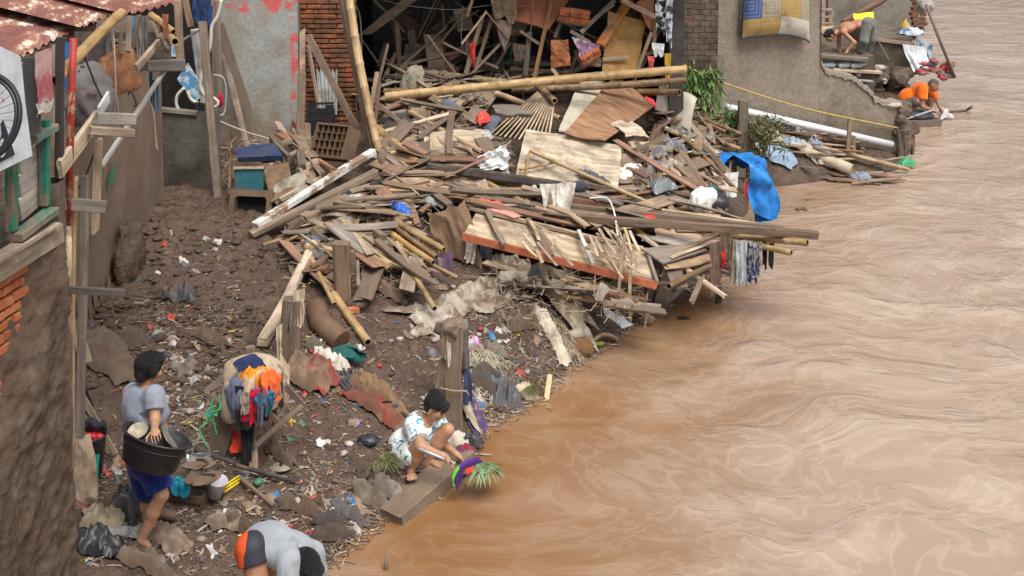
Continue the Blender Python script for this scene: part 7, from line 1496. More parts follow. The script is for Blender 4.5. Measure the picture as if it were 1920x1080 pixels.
def face_bits(parent, at, M_, s=1.):
    m = MB(); T = Matrix([list(M_[0])+[0], list(M_[1])+[0], list(M_[2])+[0], [0, 0, 0, 1]]).transposed()
    for sg in (-1, 1): m.blob(at(.082, sg*.031, .004), (.02*s, .030*s, .012*s), 0, 1, 1, T, lev=2)
    m.build('eyes', plain((.03, .02, .018), .3, 0.), parent); m = MB()
    for sg in (-1, 1): m.blob(at(.092, sg*.032, .026), (.016*s, .040*s, .007*s), 0, 1, 1, T, lev=2)
    m.build('eyebrows', hairm(), parent); m = MB(); m.blob(at(.094, 0, -.053), (.014*s, .044*s, .012*s), 0, 1, 1, T, lev=2); m.build('lips', skinm((.28, .10, .075)), parent)
SK = (.42, .23, .14)
def locks(parent, at, M_, n, seed, s=1., down=.10, back=.02):
    """loose strands combed over the skull"""
    m = MB(); q = random.Random(seed)
    for k in range(n):
        az = q.uniform(0, 6.283); pts = []; el0 = q.uniform(.5, 1.5); fw = math.cos(az) > .45
        for i in range(5):
            el = el0-(.28 if fw else .42)*i*q.uniform(.8, 1.2); r = .104+q.uniform(-.003, .006); ce = math.cos(el); pts.append(at(-.02+ce*math.cos(az+.08*i)*r*.98, ce*math.sin(az+.08*i)*r*.86, .028+math.sin(el)*r*.92-(max(0, -el)*.02)))
        m.tube(pts, [.0045*s, .005*s, .0045*s, .003*s, .001], 3, caps=False)
    m.build('hair_strands', hairm(), parent)
# ---- standing woman carrying a tub
pw = thing('person', 'person seen from behind in grey tee shirt and blue shorts carrying a black tub', 'person', G(272, 1035), 'people along the bank')
yb0 = G(275, 1035).y; y_ = lambda px, py, d=0.: Y(px, py, yb0+d)
Rs, Ls = y_(289, 742, -.02), y_(250, 738, .28); Re, Rw_ = y_(291, 788, -.11), y_(290, 807, -.26); Le, Lw = y_(296, 792, .36), y_(322, 812, .18)
Rh, Lh = y_(282, 868, .04), y_(264, 864, .20); Rk, Lk = y_(303, 928, -.02), y_(278, 926, .16); Ra, La = y_(266, 1013, .0), y_(277, 985, .17)
ch_, wa, nk, hd = y_(270, 765, .13), y_(268, 822, .13), y_(272, 722, .13), y_(282, 690, .14)
hf, hu = V((.86, .42, -.22)), V((.12, .0, 1)); hp, hat, hM = head_prims(hd, hf, hu, .95)
legs = [cone(Rh, Rk, .085, .052), cone(Rk, Rk*.62+Ra*.38+V((-.012, 0, 0)), .05, .052), cone(Rk*.62+Ra*.38, Ra, .05, .031), cone(Lh, Lk, .085, .052), cone(Lk, Lk*.62+La*.38+V((-.012, 0, 0)), .05, .052), cone(Lk*.62+La*.38, La, .05, .031)]
tor = [ell(ch_, (.125, .165, .17), (1, .2, 0)), ell(wa, (.115, .145, .15), (1, .2, 0)), ell((Rh+Lh)/2+V((0, 0, .03)), (.125, .16, .13), (1, .2, 0)), cone(Rs, ch_+V((0, 0, .05)), .055, .10), cone(Ls, ch_+V((0, 0, .05)), .055, .10)]
bust = [ell(ch_+V((.09, .0, -.04)), (.07, .13, .07), (1, .2, 0))]
armR = [cone(Rs, Re, .050, .038), cone(Re, Rw_, .038, .025)]; armL = [cone(Ls, Le, .048, .038), cone(Le, Lw, .038, .025)]
hR = hand(Rw_, y_(293, 822, -.40)-Rw_, V((.0, .5, -.8)), 1.0, .55, 1); hL = hand(Lw, V((.8, -.5, -.3)), (0, -.3, -.9), 1.0, .4, -1)
flesh('body', skinm(SK, float(mud_s(Ra.x, Ra.y))+.02), pw, legs+tor+armR+armL+[cone(nk-V((0, 0, .03)), hd-V((0, 0, .06)), .05, .047)]+hp+hR+hL+foot(Ra, y_(298, 1046, -.02))+foot(La, y_(303, 998, .14)), .0062, .02, -.003)
sh = fabric((.235, .255, .315), (.20, .22, .28), .05, 4.)
flesh('tee_shirt', sh, pw, tor+bust+[ell((Rs+Ls)/2-V((.0, 0, .10)), (.20, .12, .15), Rs-Ls), ell(wa, (.13, .16, .15), (1, .2, 0)), cone(Rs, Rs*.42+Re*.58, .052, .054), cone(Ls, Ls*.42+Le*.58, .052, .054)], .0075, .045, .010, [(Rs*.42+Re*.58, Re-Rs), (nk+V((0, 0, -.008)), V((.15, 0, 1))), (wa-V((0, 0, .13)), (0, 0, -1), .4)], .007, 9., 3)
shm = fabric((.012, .02, .13), (.015, .045, .30), .04, 3.)
flesh('shorts', shm, pw, [tor[2], cone(Rh, Rk*.85+Rh*.15, .095, .082), cone(Lh, Lk*.85+Lh*.15, .095, .085)], .0075, .03, .012, [(Rk*.84+Rh*.16, Rk-Rh), (wa-V((0, 0, .10)), (0, 0, 1), .4)], .006, 8., 4)
e_ = lambda p, R_: ('e', hat(*p), V(R_)*.94, hM)
flesh('hair', hairm(), pw, [e_((-.022, 0, .034), (.096, .086, .088)), e_((-.055, 0, -.03), (.058, .078, .082)), e_((.045, 0, .088), (.05, .07, .035)), e_((.01, .075, .01), (.035, .022, .06)), e_((.01, -.075, .01), (.035, .022, .06))], .006, .02, 0., (), .004, 40., 5)
face_bits(pw, hat, hM, .95); locks(pw, hat, hM, 260, 3)
# the tub on her hip, with pots in it
tb = thing('washing_tub', 'large black oval plastic tub carried on the hip of the person in blue shorts', 'tub', y_(285, 830, -.16))
TM = MT(y_(286, 845, -.16), rad(-6), rad(-9), rad(15)); bk = plain((.022, .022, .023), .38, .12, .3, spec=.5)
pr = [(.0, -.11), (.30, -.11), (.335, -.095), (.40, .08), (.415, .10), (.44, .102), (.445, .112), (.43, .118), (.405, .115), (.39, .08), (.325, -.08), (.0, -.085)]
MB().lathe([(r_*.58, z_) for r_, z_ in pr], 40, TM, 0, 1.0, .74).build('tub_shell', bk, tb)
m = MB()
for z_ in (.045,): m.lathe([(.58*(.352+(z_+.07)*.34), z_), (.58*(.352+(z_+.07)*.34)+.006, z_+.004), (.58*(.355+(z_+.07)*.34), z_+.009)], 40, TM, 0, 1., .74)
m.build('ribs', bk, tb)
def dish(name, c, r, tilt, mat, label, dep=.05):
    D = MT(c, 0, rad(tilt[0]), rad(tilt[1])); t = thing(name, label, 'dish', c); MB().lathe([(0, 0), (r*.7, 0), (r, dep), (r*1.05, dep), (r*.98, dep-.004), (r*.68, .006), (0, .006)], 28, D).build('bowl', mat, t)
dish('white_plate', y_(261, 816, -.10), .07, (24, -6), plain((.50, .44, .34), .4, .3, sc=14.), 'white plate with brown stains standing in the black tub'); dish('metal_tray', y_(320, 828, -.06), .12, (-12, 48), plain((.45, .43, .38), .3, .2, .2, .7), 'large round tray leaning in the black tub behind the hand', .03)
# ---- squatting woman
ps_ = thing('person', 'person squatting at the water in a white dress with turquoise flowers', 'person', G(770, 893), 'people along the bank')
yq = G(770, 893).y; q_ = lambda px, py, d=0.: Y(px, py, yq+d)
hipN, hipF = q_(748, 862, .14), q_(757, 858, .30); knN, knF = q_(789, 838, -.12), q_(839, 806, .14); anN, anF = q_(769, 882, -.02), q_(798, 870, .16)
sN, sF = q_(776, 796, .04), q_(822, 796, .34); elN, elF = q_(790, 838, -.14), q_(826, 826, .24); wrN, wrF = q_(832, 855, -.20), q_(856, 852, .10)
ch2, be2, nk2, hd2 = q_(785, 806, .20), q_(758, 840, .22), q_(800, 786, .18), q_(817, 764, .13)
f2, u2 = V((.80, -.42, -.42)), V((.42, -.06, .9)); hp2, ha2, hM2 = head_prims(hd2, f2, u2, .93)
legs2 = [cone(hipN, knN, .088, .054), cone(knN, knN*.6+anN*.4, .052, .053), cone(knN*.6+anN*.4, anN, .052, .033), cone(hipF, knF, .088, .056), cone(knF, knF*.6+anF*.4+V((-.01, 0, 0)), .053, .053), cone(knF*.6+anF*.4, anF, .052, .033)]
tor2 = [ell(ch2, (.12, .15, .15), (1, 0, -.3)), ell(be2, (.13, .15, .15)), ell((hipN+hipF)/2+V((-.01, 0, .01)), (.13, .17, .12)), cone(sN, ch2, .058, .10), cone(sF, ch2, .058, .10)]
hN = hand(wrN, V((.85, -.35, -.45)), V((.1, -.5, -.7)), .95, .75, 1); hF = hand(wrF, V((.75, -.3, -.6)), V((-.1, -.4, -.8)), .95, .35, -1)
flesh('body', skinm(SK, float(mud_s(anN.x, anN.y))+.02), ps_, legs2+tor2+[cone(sN, elN, .048, .038), cone(elN, wrN, .040, .025), cone(sF, elF, .048, .038), cone(elF, wrF, .040, .025), cone(nk2-V((.02, 0, .03)), hd2-V((0, 0, .05)), .048, .046)]+hp2+hN+hF+foot(anN, q_(773, 898, -.16))+foot(anF, q_(826, 872, .10)), .0062, .018)
def floral():
    t = NT('floral cotton'); p = t.pos(); n = t.noise(p, 11, 4, .6, 1.2); n2 = t.noise(p, 17, 3, .6, .8)
    col = t.mix(t.ramp(n2, [(.57, 0.), (.60, 1.)]), (.76, .75, .74), (.40, .42, .50)); col = t.mix(t.ramp(n, [(.555, 0.), (.575, 1.)]), col, (.03, .30, .40)); col = t.mix(t.ramp(n, [(.64, 0.), (.66, .8)]), col, (.02, .12, .22))
    t.bump(t.noise(p, 26, 4), .25, .006); return t.fin(col, .85, .15)
flesh('dress', floral(), ps_, tor2+[cone(sN, sN*.35+elN*.65, .066, .072), cone(sF, sF*.45+elF*.55, .064, .066), cone(hipN, knN*.62+hipN*.38, .10, .082), cone(hipF, knF*.5+hipF*.5, .10, .085)], .0075, .03, .013, [(sN*.35+elN*.65, elN-sN), (nk2+V((.01, 0, -.035)), V((.35, -.15, .9)))], .008, 9., 6)
e2 = lambda p, R_: ('e', ha2(*p), V(R_)*.94, hM2)
flesh('hair', hairm(), ps_, [e2((-.02, 0, .042), (.098, .086, .085)), e2((-.05, 0, -.005), (.06, .075, .07)), e2((.07, .01, .072), (.045, .065, .035)), e2((.088, .02, .045), (.022, .05, .035)), e2((-.07, -.01, .095), (.055, .055, .045))], .006, .018, 0., (), .004, 40., 7)
face_bits(ps_, ha2, hM2, .95); locks(ps_, ha2, hM2, 240, 4); MB().blob(ha2(-.012, .084, -.045), (.012, .012, .012), 0, 1, 1, lev=1).build('earring', plain((.8, .78, .7), .2, 0.), ps_)
# ---- bending man at the bottom edge
yM = Z(490, 1215, .12).y; m_ = lambda px, py, d=0.: Y(px+3, py+9, yM+d)
pm = thing('person', 'person bending over in light grey shirt and orange and black shorts', 'person', m_(490, 1215), 'people along the bank')
hA, hB = m_(470, 1020, -.02), m_(492, 1012, .22); kA, kB = m_(487, 1118, -.12), m_(520, 1110, .20); aA, aB = m_(470, 1200, .02), m_(505, 1196, .26)
sA, sB = m_(541, 1046, -.14), m_(583, 1028, .16); eA, eB = m_(533, 1115, -.24), m_(598, 1090, .16); wA, wB = m_(560, 1160, -.28), m_(592, 1140, .06)
ch3, be3, nk3, hd3 = m_(538, 1026, .03), m_(503, 1012, .08), m_(562, 1036, -.0), m_(569, 1058, -.10)
f3, u3 = V((.55, -.50, -.80)), V((.72, -.52, .42)); hp3, ha3, hM3 = head_prims(hd3, f3, u3, 1.); bx3 = (ch3-be3)
tor3 = [ell(ch3, (.145, .15, .10), bx3), ell(be3, (.135, .135, .10), bx3), ell((hA+hB)/2, (.105, .145, .11), bx3), cone(sA, ch3, .06, .10), cone(sB, ch3, .06, .10)]
legs3 = [cone(hA, kA, .095, .058), cone(kA, aA, .055, .035), cone(hB, kB, .095, .058), cone(kB, aB, .055, .035)]
flesh('body', skinm((.36, .185, .11)), pm, legs3+tor3+[cone(sA, eA, .052, .042), cone(eA, wA, .042, .028), cone(sB, eB, .052, .042), cone(eB, wB, .042, .028), cone(nk3, hd3, .056, .055)]+hp3+hand(wA, V((.3, -.1, -1)), V((0, .3, 0)), 1., .4, 1)+hand(wB, V((.2, -.2, -1)), V((-1, 0, 0)), 1., .4, -1)+foot(aA, m_(490, 1222, -.14))+foot(aB, m_(530, 1218, .16)), .0068, .02)
flesh('shirt', fabric((.30, .325, .355), (.255, .275, .305), .12, 3.), pm, tor3[:2]+tor3[3:]+[cone((be3*.45+hA*.275+hB*.275), be3, .13, .13), cone(sA, sA*.5+eA*.5, .058, .060), cone(sB, sB*.5+eB*.5, .056, .058)], .0075, .045, .011, [(sA*.5+eA*.5, eA-sA), (nk3*.7+hd3*.3, hd3-nk3)], .009, 7., 8)
def twotone():
    t = NT('sport shorts'); sx = t.n('ShaderNodeSeparateXYZ'); t.l(t.pos(), sx.inputs[0]); n = t.noise(t.pos(), 5, 3); x = t.math('ADD', sx.outputs[0], t.math('MULTIPLY', n, .05))
    r = t.math('GREATER_THAN', x, hA.x-.005); col = t.mix(r, (.60, .085, .02), (.03, .03, .04)); t.bump(t.noise(t.pos(), 20, 3), .2, .006); return t.fin(col, .6, .3)
flesh('shorts', twotone(), pm, [tor3[2], cone(hA, hA*.75+kA*.25, .100, .098), cone(hB, hB*.75+kB*.25, .100, .095)], .0075, .03, .010, [(hA*.72+kA*.28, kA-hA), (hB*.72+kB*.28, kB-hB)], .006, 8., 9)
e3 = lambda p, R_: ('e', ha3(*p), V(R_), hM3)
flesh('hair', hairm(), pm, [e3((-.02, 0, .042), (.100, .086, .086)), e3((-.055, 0, -.01), (.055, .075, .07)), e3((.05, 0, .085), (.05, .07, .035))], .006, .02, 0., (), .004, 40., 10)
face_bits(pm, ha3, hM3); locks(pm, ha3, hM3, 260, 5)
# ---- shirtless man bending, far right
yS = Z(1605, 103, 1.0).y; s_ = lambda px, py, d=0.: Y(px, py, yS+d)
pS = thing('person', 'shirtless person bending over in grey trousers behind the broken wall', 'person', s_(1610, 103), 'people along the bank')
hA, hB = s_(1624, 46, -.05), s_(1632, 44, .2); kA, kB = s_(1620, 76, -.16), s_(1634, 74, .2); aA, aB = s_(1608, 100, .0), s_(1626, 98, .3)
sA, sB = s_(1581, 60, -.16), s_(1573, 58, .22); eA, eB = s_(1602, 80, -.26), s_(1573, 84, .24); wA, wB = s_(1588, 96, -.25), s_(1575, 99, .15)
ch4, be4, nk4, hd4 = s_(1588, 52, .02), s_(1608, 46, .05), s_(1572, 60, .02), s_(1556, 67, -.02); f4, u4 = V((-.62, -.25, -.75)), V((-.72, -.1, .65)); hp4, ha4, hM4 = head_prims(hd4, f4, u4, 1.05); b4 = be4-ch4
tor4 = [ell(ch4, (.17, .19, .12), b4), ell(be4, (.16, .16, .105), b4), ell((hA+hB)/2, (.12, .16, .13), b4), cone(sA, ch4, .065, .10), cone(sB, ch4, .065, .10)]
legs4 = [cone(hA, kA, .095, .06), cone(kA, aA, .055, .038), cone(hB, kB, .095, .06), cone(kB, aB, .055, .038)]
flesh('body', skinm((.42, .21, .125)), pS, legs4+tor4+[cone(sA, eA, .05, .042), cone(eA, wA, .042, .028), cone(sB, eB, .05, .042), cone(eB, wB, .042, .028), cone(nk4, hd4, .058, .055)]+hp4+hand(wA, V((-.5, -.2, -1)), V((-1, 0, 0)), 1.05, .4, 1)+hand(wB, V((-.3, -.2, -1)), V((1, 0, 0)), 1.05, .4, -1)+foot(aA, s_(1602, 104, -.12))+foot(aB, s_(1616, 104, .2)), .009, .025)
flesh('trousers', fabric((.155, .16, .145), (.12, .125, .11), .1, 4.), pS, [tor4[2], cone(hA, kA, .105, .08), cone(kA, kA*.3+aA*.7, .078, .078), cone(hB, kB, .105, .08), cone(kB, kB*.15+aB*.85, .078, .074)], .010, .035, .012, [], .01, 6., 11)
e4 = lambda p, R_: ('e', ha4(*p), V(R_), hM4)
flesh('hair', hairm(), pS, [e4((-.02, 0, .042), (.098, .084, .084)), e4((-.05, 0, -.01), (.055, .074, .07)), e4((.05, 0, .08), (.045, .065, .035))], .008, .02, 0., (), .008, 30., 12); face_bits(pS, ha4, hM4, 1.); locks(pS, ha4, hM4, 120, 6)
# ---- man in orange squatting at the far water's edge
yO = Z(1718, 222, .08).y; o_ = lambda px, py, d=0.: Y(px, py, yO+d)
pO = thing('person', 'person in bright orange shirt squatting and washing in the river by the wall end', 'person', o_(1718, 222), 'people along the bank')
hA, hB = o_(1700, 196, -.05), o_(1704, 193, .2); kA, kB = o_(1719, 190, -.22), o_(1748, 184, .2); aA, aB = o_(1704, 213, -.08), o_(1738, 216, .22)
sA, sB = o_(1729, 166, -.16), o_(1742, 165, .2); eA, eB = o_(1730, 200, -.26), o_(1757, 188, .2); wA, wB = o_(1752, 208, -.2), o_(1762, 202, .1)
ch5, be5, nk5, hd5 = o_(1722, 170, .03), o_(1702, 182, .05), o_(1738, 164, .02), o_(1750, 160, -.02); f5, u5 = V((.75, -.3, -.6)), V((.6, -.1, .75)); hp5, ha5, hM5 = head_prims(hd5, f5, u5, 1.05); b5 = ch5-be5
tor5 = [ell(ch5, (.17, .18, .12), b5), ell(be5, (.16, .16, .12), b5), ell((hA+hB)/2, (.14, .17, .13), b5), cone(sA, ch5, .065, .10), cone(sB, ch5, .065, .10)]
legs5 = [cone(hA, kA, .10, .06), cone(kA, aA, .058, .038), cone(hB, kB, .10, .06), cone(kB, aB, .058, .038)]
flesh('body', skinm((.30, .15, .095)), pO, legs5+tor5+[cone(sA, eA, .05, .042), cone(eA, wA, .042, .028), cone(sB, eB, .05, .042), cone(eB, wB, .042, .028), cone(nk5, hd5, .058, .055)]+hp5+hand(wA, V((.8, -.2, -.4)), V((0, 0, -1)), 1.05, .7, 1)+hand(wB, V((.3, -.4, -.7)), V((-1, 0, 0)), 1.05, .6, -1)+foot(aA, o_(1715, 218, -.2))+foot(aB, o_(1752, 222, .1)), .009, .025)
flesh('shirt', fabric((.80, .17, .012), (.70, .13, .01), .03, 4.), pO, tor5[:2]+tor5[3:]+[cone(be5, be5*.6+(hA+hB)*.2, .14, .13), cone(sA, sA*.4+eA*.6, .075, .075), cone(sB, sB*.45+eB*.55, .07, .07)], .010, .035, .018, [(sA*.4+eA*.6, eA-sA), ((hA+hB)/2+V((0, 0, .0)), (-.3, 0, -1), .3)], .009, 7., 13)
flesh('shorts', fabric((.11, .085, .07), None, .2), pO, [tor5[2], cone(hA, kA*.85+hA*.15, .108, .08), cone(hB, kB*.7+hB*.3, .108, .082)], .010, .035, .012, [], .008, 7., 14)
e5 = lambda p, R_: ('e', ha5(*p), V(R_), hM5)
flesh('hair', plain((.075, .065, .06), .7, 0.), pO, [e5((-.012, 0, .036), (.095, .078, .083)), e5((-.045, 0, -.005), (.055, .07, .065))], .008, .02, 0., (), .003, 30., 15); face_bits(pO, ha5, hM5, 1.05)
# ---------------------------------------------------------------- along the broken wall on the right
def mattm():
    t = NT('checked ticking'); g = t.gc(); sc = t.map(g, (2.7, 2.7, 2.7)); fl = t.n('ShaderNodeVectorMath', operation='FLOOR'); t.l(sc, fl.inputs[0]); wn = t.n('ShaderNodeTexWhiteNoise', noise_dimensions='2D'); t.l(fl.outputs[0], wn.inputs['Vector'])
    x = t.ramp(wn.outputs['Value'], [(0., (.06, .10, .27)), (.40, (.36, .24, .09)), (.62, (.30, .26, .20)), (.76, (.08, .12, .28)), (.92, (.50, .48, .42))]); x.node.color_ramp.interpolation = 'CONSTANT'
    fr2 = t.n('ShaderNodeVectorMath', operation='FRACTION'); t.l(sc, fr2.inputs[0]); sb = t.n('ShaderNodeVectorMath', operation='SUBTRACT'); t.l(fr2.outputs[0], sb.inputs[0]); sb.inputs[1].default_value = (.5, .5, .5); ab = t.n('ShaderNodeVectorMath', operation='ABSOLUTE'); t.l(sb.outputs[0], ab.inputs[0]); s = t.n('ShaderNodeSeparateXYZ'); t.l(ab.outputs[0], s.inputs[0]); mx = t.math('MAXIMUM', s.outputs[0], s.outputs[1])
    ring = t.math('LESS_THAN', t.math('ABSOLUTE', t.math('SUBTRACT', t.math('PINGPONG', mx, .16), .08)), .018); col = t.mix(t.math('MULTIPLY', ring, .28), x, (.60, .50, .32)); col, _ = t.mud(col, .15, 3); t.bump(t.noise(t.pos(), 9, 3), .3, .02); return t.fin(col, .9, .15)
mt_ = thing('mattress', 'blue and tan checked mattress hung over the broken wall', 'mattress', W(1455, 30, .15))
ca, cb2 = W(1393, 60, .2), W(1519, 66, .2); eL = (cb2-ca); LM_ = eL.length; eL.normalize()
def mat_(u, v):
    a = u*2-1; w = LM_/2*(1-.06*(1-v)); c = (ca+cb2)/2; rr = (1-abs(a)**6)**.5; bulge = .13*rr*(.55+.45*math.sin(min(v, 1)*math.pi)); z = W(1455, 68, .2).z+(1-v)*1.0-.05*(1-rr)+.03*math.sin(a*3+1)
    k = min(1, (1-v)/.16); return V((c.x, c.y, z))+eL*(a*w)+WN*(bulge*(k if k < 1 else 1)**.5-.02)
m = MB(); m.grid(mat_, 30, 26, gfn=lambda u, v: (u*LM_+.1, v*1.0+.05, 0)); m.build('ticking', mattm(), mt_)
m = MB(); m.tube([mat_(u/20, 1.)+WN*.0 for u in range(21)], .016, 8); m.build('piping', plain((.05, .07, .16), .8, .1), mt_)
m = MB(); m.grid(lambda u, v: mat_(u, 1-.9*v)-WN*(.12+.0*v), 10, 8); m.build('back', fabric((.2, .18, .16)), mt_)
# white drain pipe, fallen pipe, bamboo and rope
MB().tube([W(1358, 200, .5), W(1672, 271, .22)], .058, 20).one('white_pipe', plain((.72, .73, .76), .35, .06, .1, bumpy=0.), 'long white plastic drain pipe slanting along the broken wall', 'pipe', 'pipes'); 
pp = lambda x, y, z: Z(x, y, z)
MB().tube([pp(1438, 258, .52), pp(1520, 285, .38), pp(1596, 318, .18)], [.07, .085, .09], 16).one('cream_pipe', plain((.50, .42, .31), .5, .15), 'shorter cream pipe lying below the white one', 'pipe', 'pipes')
MB().bamboo(pp(1425, 250, .62), pp(1704, 318, .06), .04).one('bamboo_pole', BM, 'bamboo pole along the waterline under the white pipe', 'bamboo pole', 'bamboo poles'); MB().bamboo(pp(1350, 236, .75), pp(1400, 248, .68), .04).one('bamboo_pole', BM, 'short bamboo by the mossy post', 'bamboo pole', 'bamboo poles'); MB().bamboo(pp(1512, 304, .22), pp(1556, 298, .24), .05).one('bamboo_pole', BMD, 'stub of bamboo on the rubble at the waterline', 'bamboo pole', 'bamboo poles')
rope([W(1258, 108, .3), W(1330, 145, .3), W(1400, 170, .25), W(1480, 195, .2), W(1560, 215, .12), W(1684, 240, .06)], .013, plain((.50, .36, .08), .6, .05), 'yellow rope stretched along the broken wall')
def rpost(p, q, w, z, lab, mat=GW): b = Z(q[0], q[1], z); MB().beam(b-V((0, 0, .2)), Y(p[0], p[1], b.y), w, w*.8, up=(0, 1, 0), jag=.03).one('old_post', mat, lab, 'post', 'posts in the mud')
rpost((1394, 190), (1388, 305), .15, .45, 'thick mossy post left of the shrub', wood((.14, .12, .09), .4)); rpost((1412, 230), (1398, 290), .13, .5, 'leaning board beside the thick mossy post', MW); rpost((1594, 224), (1588, 300), .07, .2, 'thin stake before the white pipe', MW); rpost((1600, 255), (1602, 300), .06, .16, 'short grey stake at the foot of the broken wall')
for k, (cs, lab) in enumerate([([(1562, 258), (1612, 266), (1618, 284), (1560, 284)], 'brown board leaning at the foot of the broken wall'), ([(1560, 284), (1640, 290), (1645, 304), (1565, 306)], 'grey board low at the foot of the broken wall')]): MB().plate([Z(x, y, .55-.012*(y-258)) for x, y in cs], .02, rag=.02, seed=60+k).one('board', [MW, GW][k], lab, 'board')
for k in range(6): MB().beam(W(1465+k*11, 250+k*2.5, .12), W(1474+k*11, 254+k*2.5, .12), .11, .07, n=3, jag=.01).one('loose_brick', brickm(.55, .7), 'worn brick at the foot of the wall behind the pipes', 'brick', 'bricks at the wall foot')
cloth(hang(Z(1690, 250, .35), Z(1716, 252, .35), .42, 161, .08, 16, 16, .9), 'brown_sack', fabric((.19, .135, .10), None, .3), 'brown sack hanging at the river end of the broken wall', 'sack'); cloth(hang(Z(1680, 244, .5), Z(1700, 246, .5), .5, 162, .1, 14, 16, .8), 'brown_rag', fabric((.12, .095, .075), None, .3), 'dark rag hanging beside the brown sack', 'rag'); cloth(lay(Z(1700, 312, .03), .3, .2, .2, 163, lambda x, y: 0*x+.03, .1, .2), 'green_bag', plain((.05, .30, .14), .4, .1), 'green and white bag at the end of the bamboo in the water', 'bag')
# plants
def plant(name, label, cat, c, size, n, L, mat, seed, droop=.5, w=.3, group=None):
    q = random.Random(seed); t = thing(name, label, cat, c, group); lm = MB(); sm_ = MB(); c = V(c)
    for s in range(max(5, n//34)):
        a = q.uniform(0, 6.28); tip = c+V((math.cos(a)*size[0]*q.uniform(.3, 1), math.sin(a)*size[1]*q.uniform(.3, 1), size[2]*q.uniform(.35, 1))); mid = (c+tip)/2+V((0, 0, size[2]*.18)); end = tip-V((0, 0, droop*size[2]*q.uniform(.1, .5))); path = smooth_path([c+V((q.uniform(-.1, .1), q.uniform(-.1, .1), 0)), mid, tip, end], 4); sm_.tube(path, .008, 5)
        for k in range(34):
            p = path[q.randint(4, len(path)-1)]+V((q.gauss(0, .06), q.gauss(0, .06), q.gauss(0, .06))); d = V((q.gauss(0, 1), q.gauss(0, 1), q.gauss(-droop, .5))).normalized(); l = L*q.uniform(.6, 1.25); sd2 = d.cross(V((q.gauss(0, .4), q.gauss(0, .4), 1))).normalized()*l*w*.5; u = sd2.cross(d).normalized()*l*.08
            lm.add([p, p+d*l*.45+sd2+u, p+d*l, p+d*l*.45-sd2+u], [(0, 1, 2, 3)], 0, [(s*2.3+k*.11, 0, 0)]*4)
    lm.build('leaves', mat, t); sm_.build('stems', wood((.12, .10, .05), .1), t); return t
plant('leafy_branch', 'fallen leafy green branch hanging beside the bamboo pole ends', 'branch', Y(1300, 220, PH(1290, 200).y+.4), (.42, .3, .8), 620, .16, leaf((.085, .19, .04), (.20, .32, .09)), 21, 1.5, .34); plant('leafy_branch', 'lower end of green foliage in front of the thick mossy post', 'branch', Z(1345, 262, .75), (.36, .25, .45), 380, .15, leaf((.08, .17, .04), (.16, .26, .08)), 22, 1.3, .34); plant('shrub', 'small olive shrub growing right of the thick mossy post', 'shrub', Z(1432, 318, .35), (.33, .3, .85), 520, .11, leaf((.075, .10, .03), (.15, .17, .06)), 23, .2, .3)
for k in range(7): MB().blob(Z(1420+R.uniform(-8, 28), 248+R.uniform(-8, 40), .75), (.035, .035, .03), .1, 1, k, lev=2).one('orange_flower', plain((.65, .24, .03), .5, 0.), 'small orange flower on the olive shrub', 'flower', 'orange flowers on the shrub')
fronds(Z(1420, 338, .15), 140, .4, leaf((.16, .13, .06), (.22, .18, .09)), 'dry_grass', 'dry grass at the waterline below the shrub', 'grass clump', 1., .9, .008, 24)
# rubble and driftwood at the waterline of the bay
for k in range(52):
    x = RS.uniform(1410, 1660); y0 = 300+(x-1410)*.06; y = RS.uniform(y0-8, y0+28); p = Z(x, y, .05); p.z = max(mz(p), .0)+RS.uniform(.02, .08); a = RS.gauss(-.15, .35); L = RS.uniform(.15, .55)
    MB().beam(p-V((math.cos(a), math.sin(a), RS.uniform(-.15, .15)))*L, p+V((math.cos(a), math.sin(a), RS.uniform(-.1, .1)))*L, RS.uniform(.02, .09), .02, jag=.02).one('driftwood', RS.choice([LW, MW, DW, GW, RW]), 'stick of driftwood heaped at the waterline below the white pipe', 'driftwood', 'driftwood below the white pipe')
for k in range(16):
    x = RS.uniform(1420, 1620); p = Z(x, 296+(x-1410)*.09+RS.uniform(-10, 24), .05); p.z = max(mz(p), 0); lay(p, RS.uniform(.25, .5), RS.uniform(.12, .25), RS.uniform(-.6, .4), 200+k, lambda x_, y_: np.maximum(mud_h(x_, y_), .0)+.03, .09, .25, 16, 10).one('plastic_scrap', plain(RS.choice([(.42, .33, .24), (.5, .45, .38), (.25, .32, .42), (.18, .13, .1)]), .6, .3), 'scrap of sheet heaped at the waterline below the white pipe', 'scrap', 'scraps below the white pipe')
cloth(lay(Z(1455, 325, .12), .6, .2, -.15, 166, lambda x, y: np.maximum(mud_h(x, y), 0)+.06, .08, .15), 'blue_sheet', plain((.24, .34, .46), .5, .15), 'pale blue plastic sheet at the waterline left of the driftwood', 'sheet')
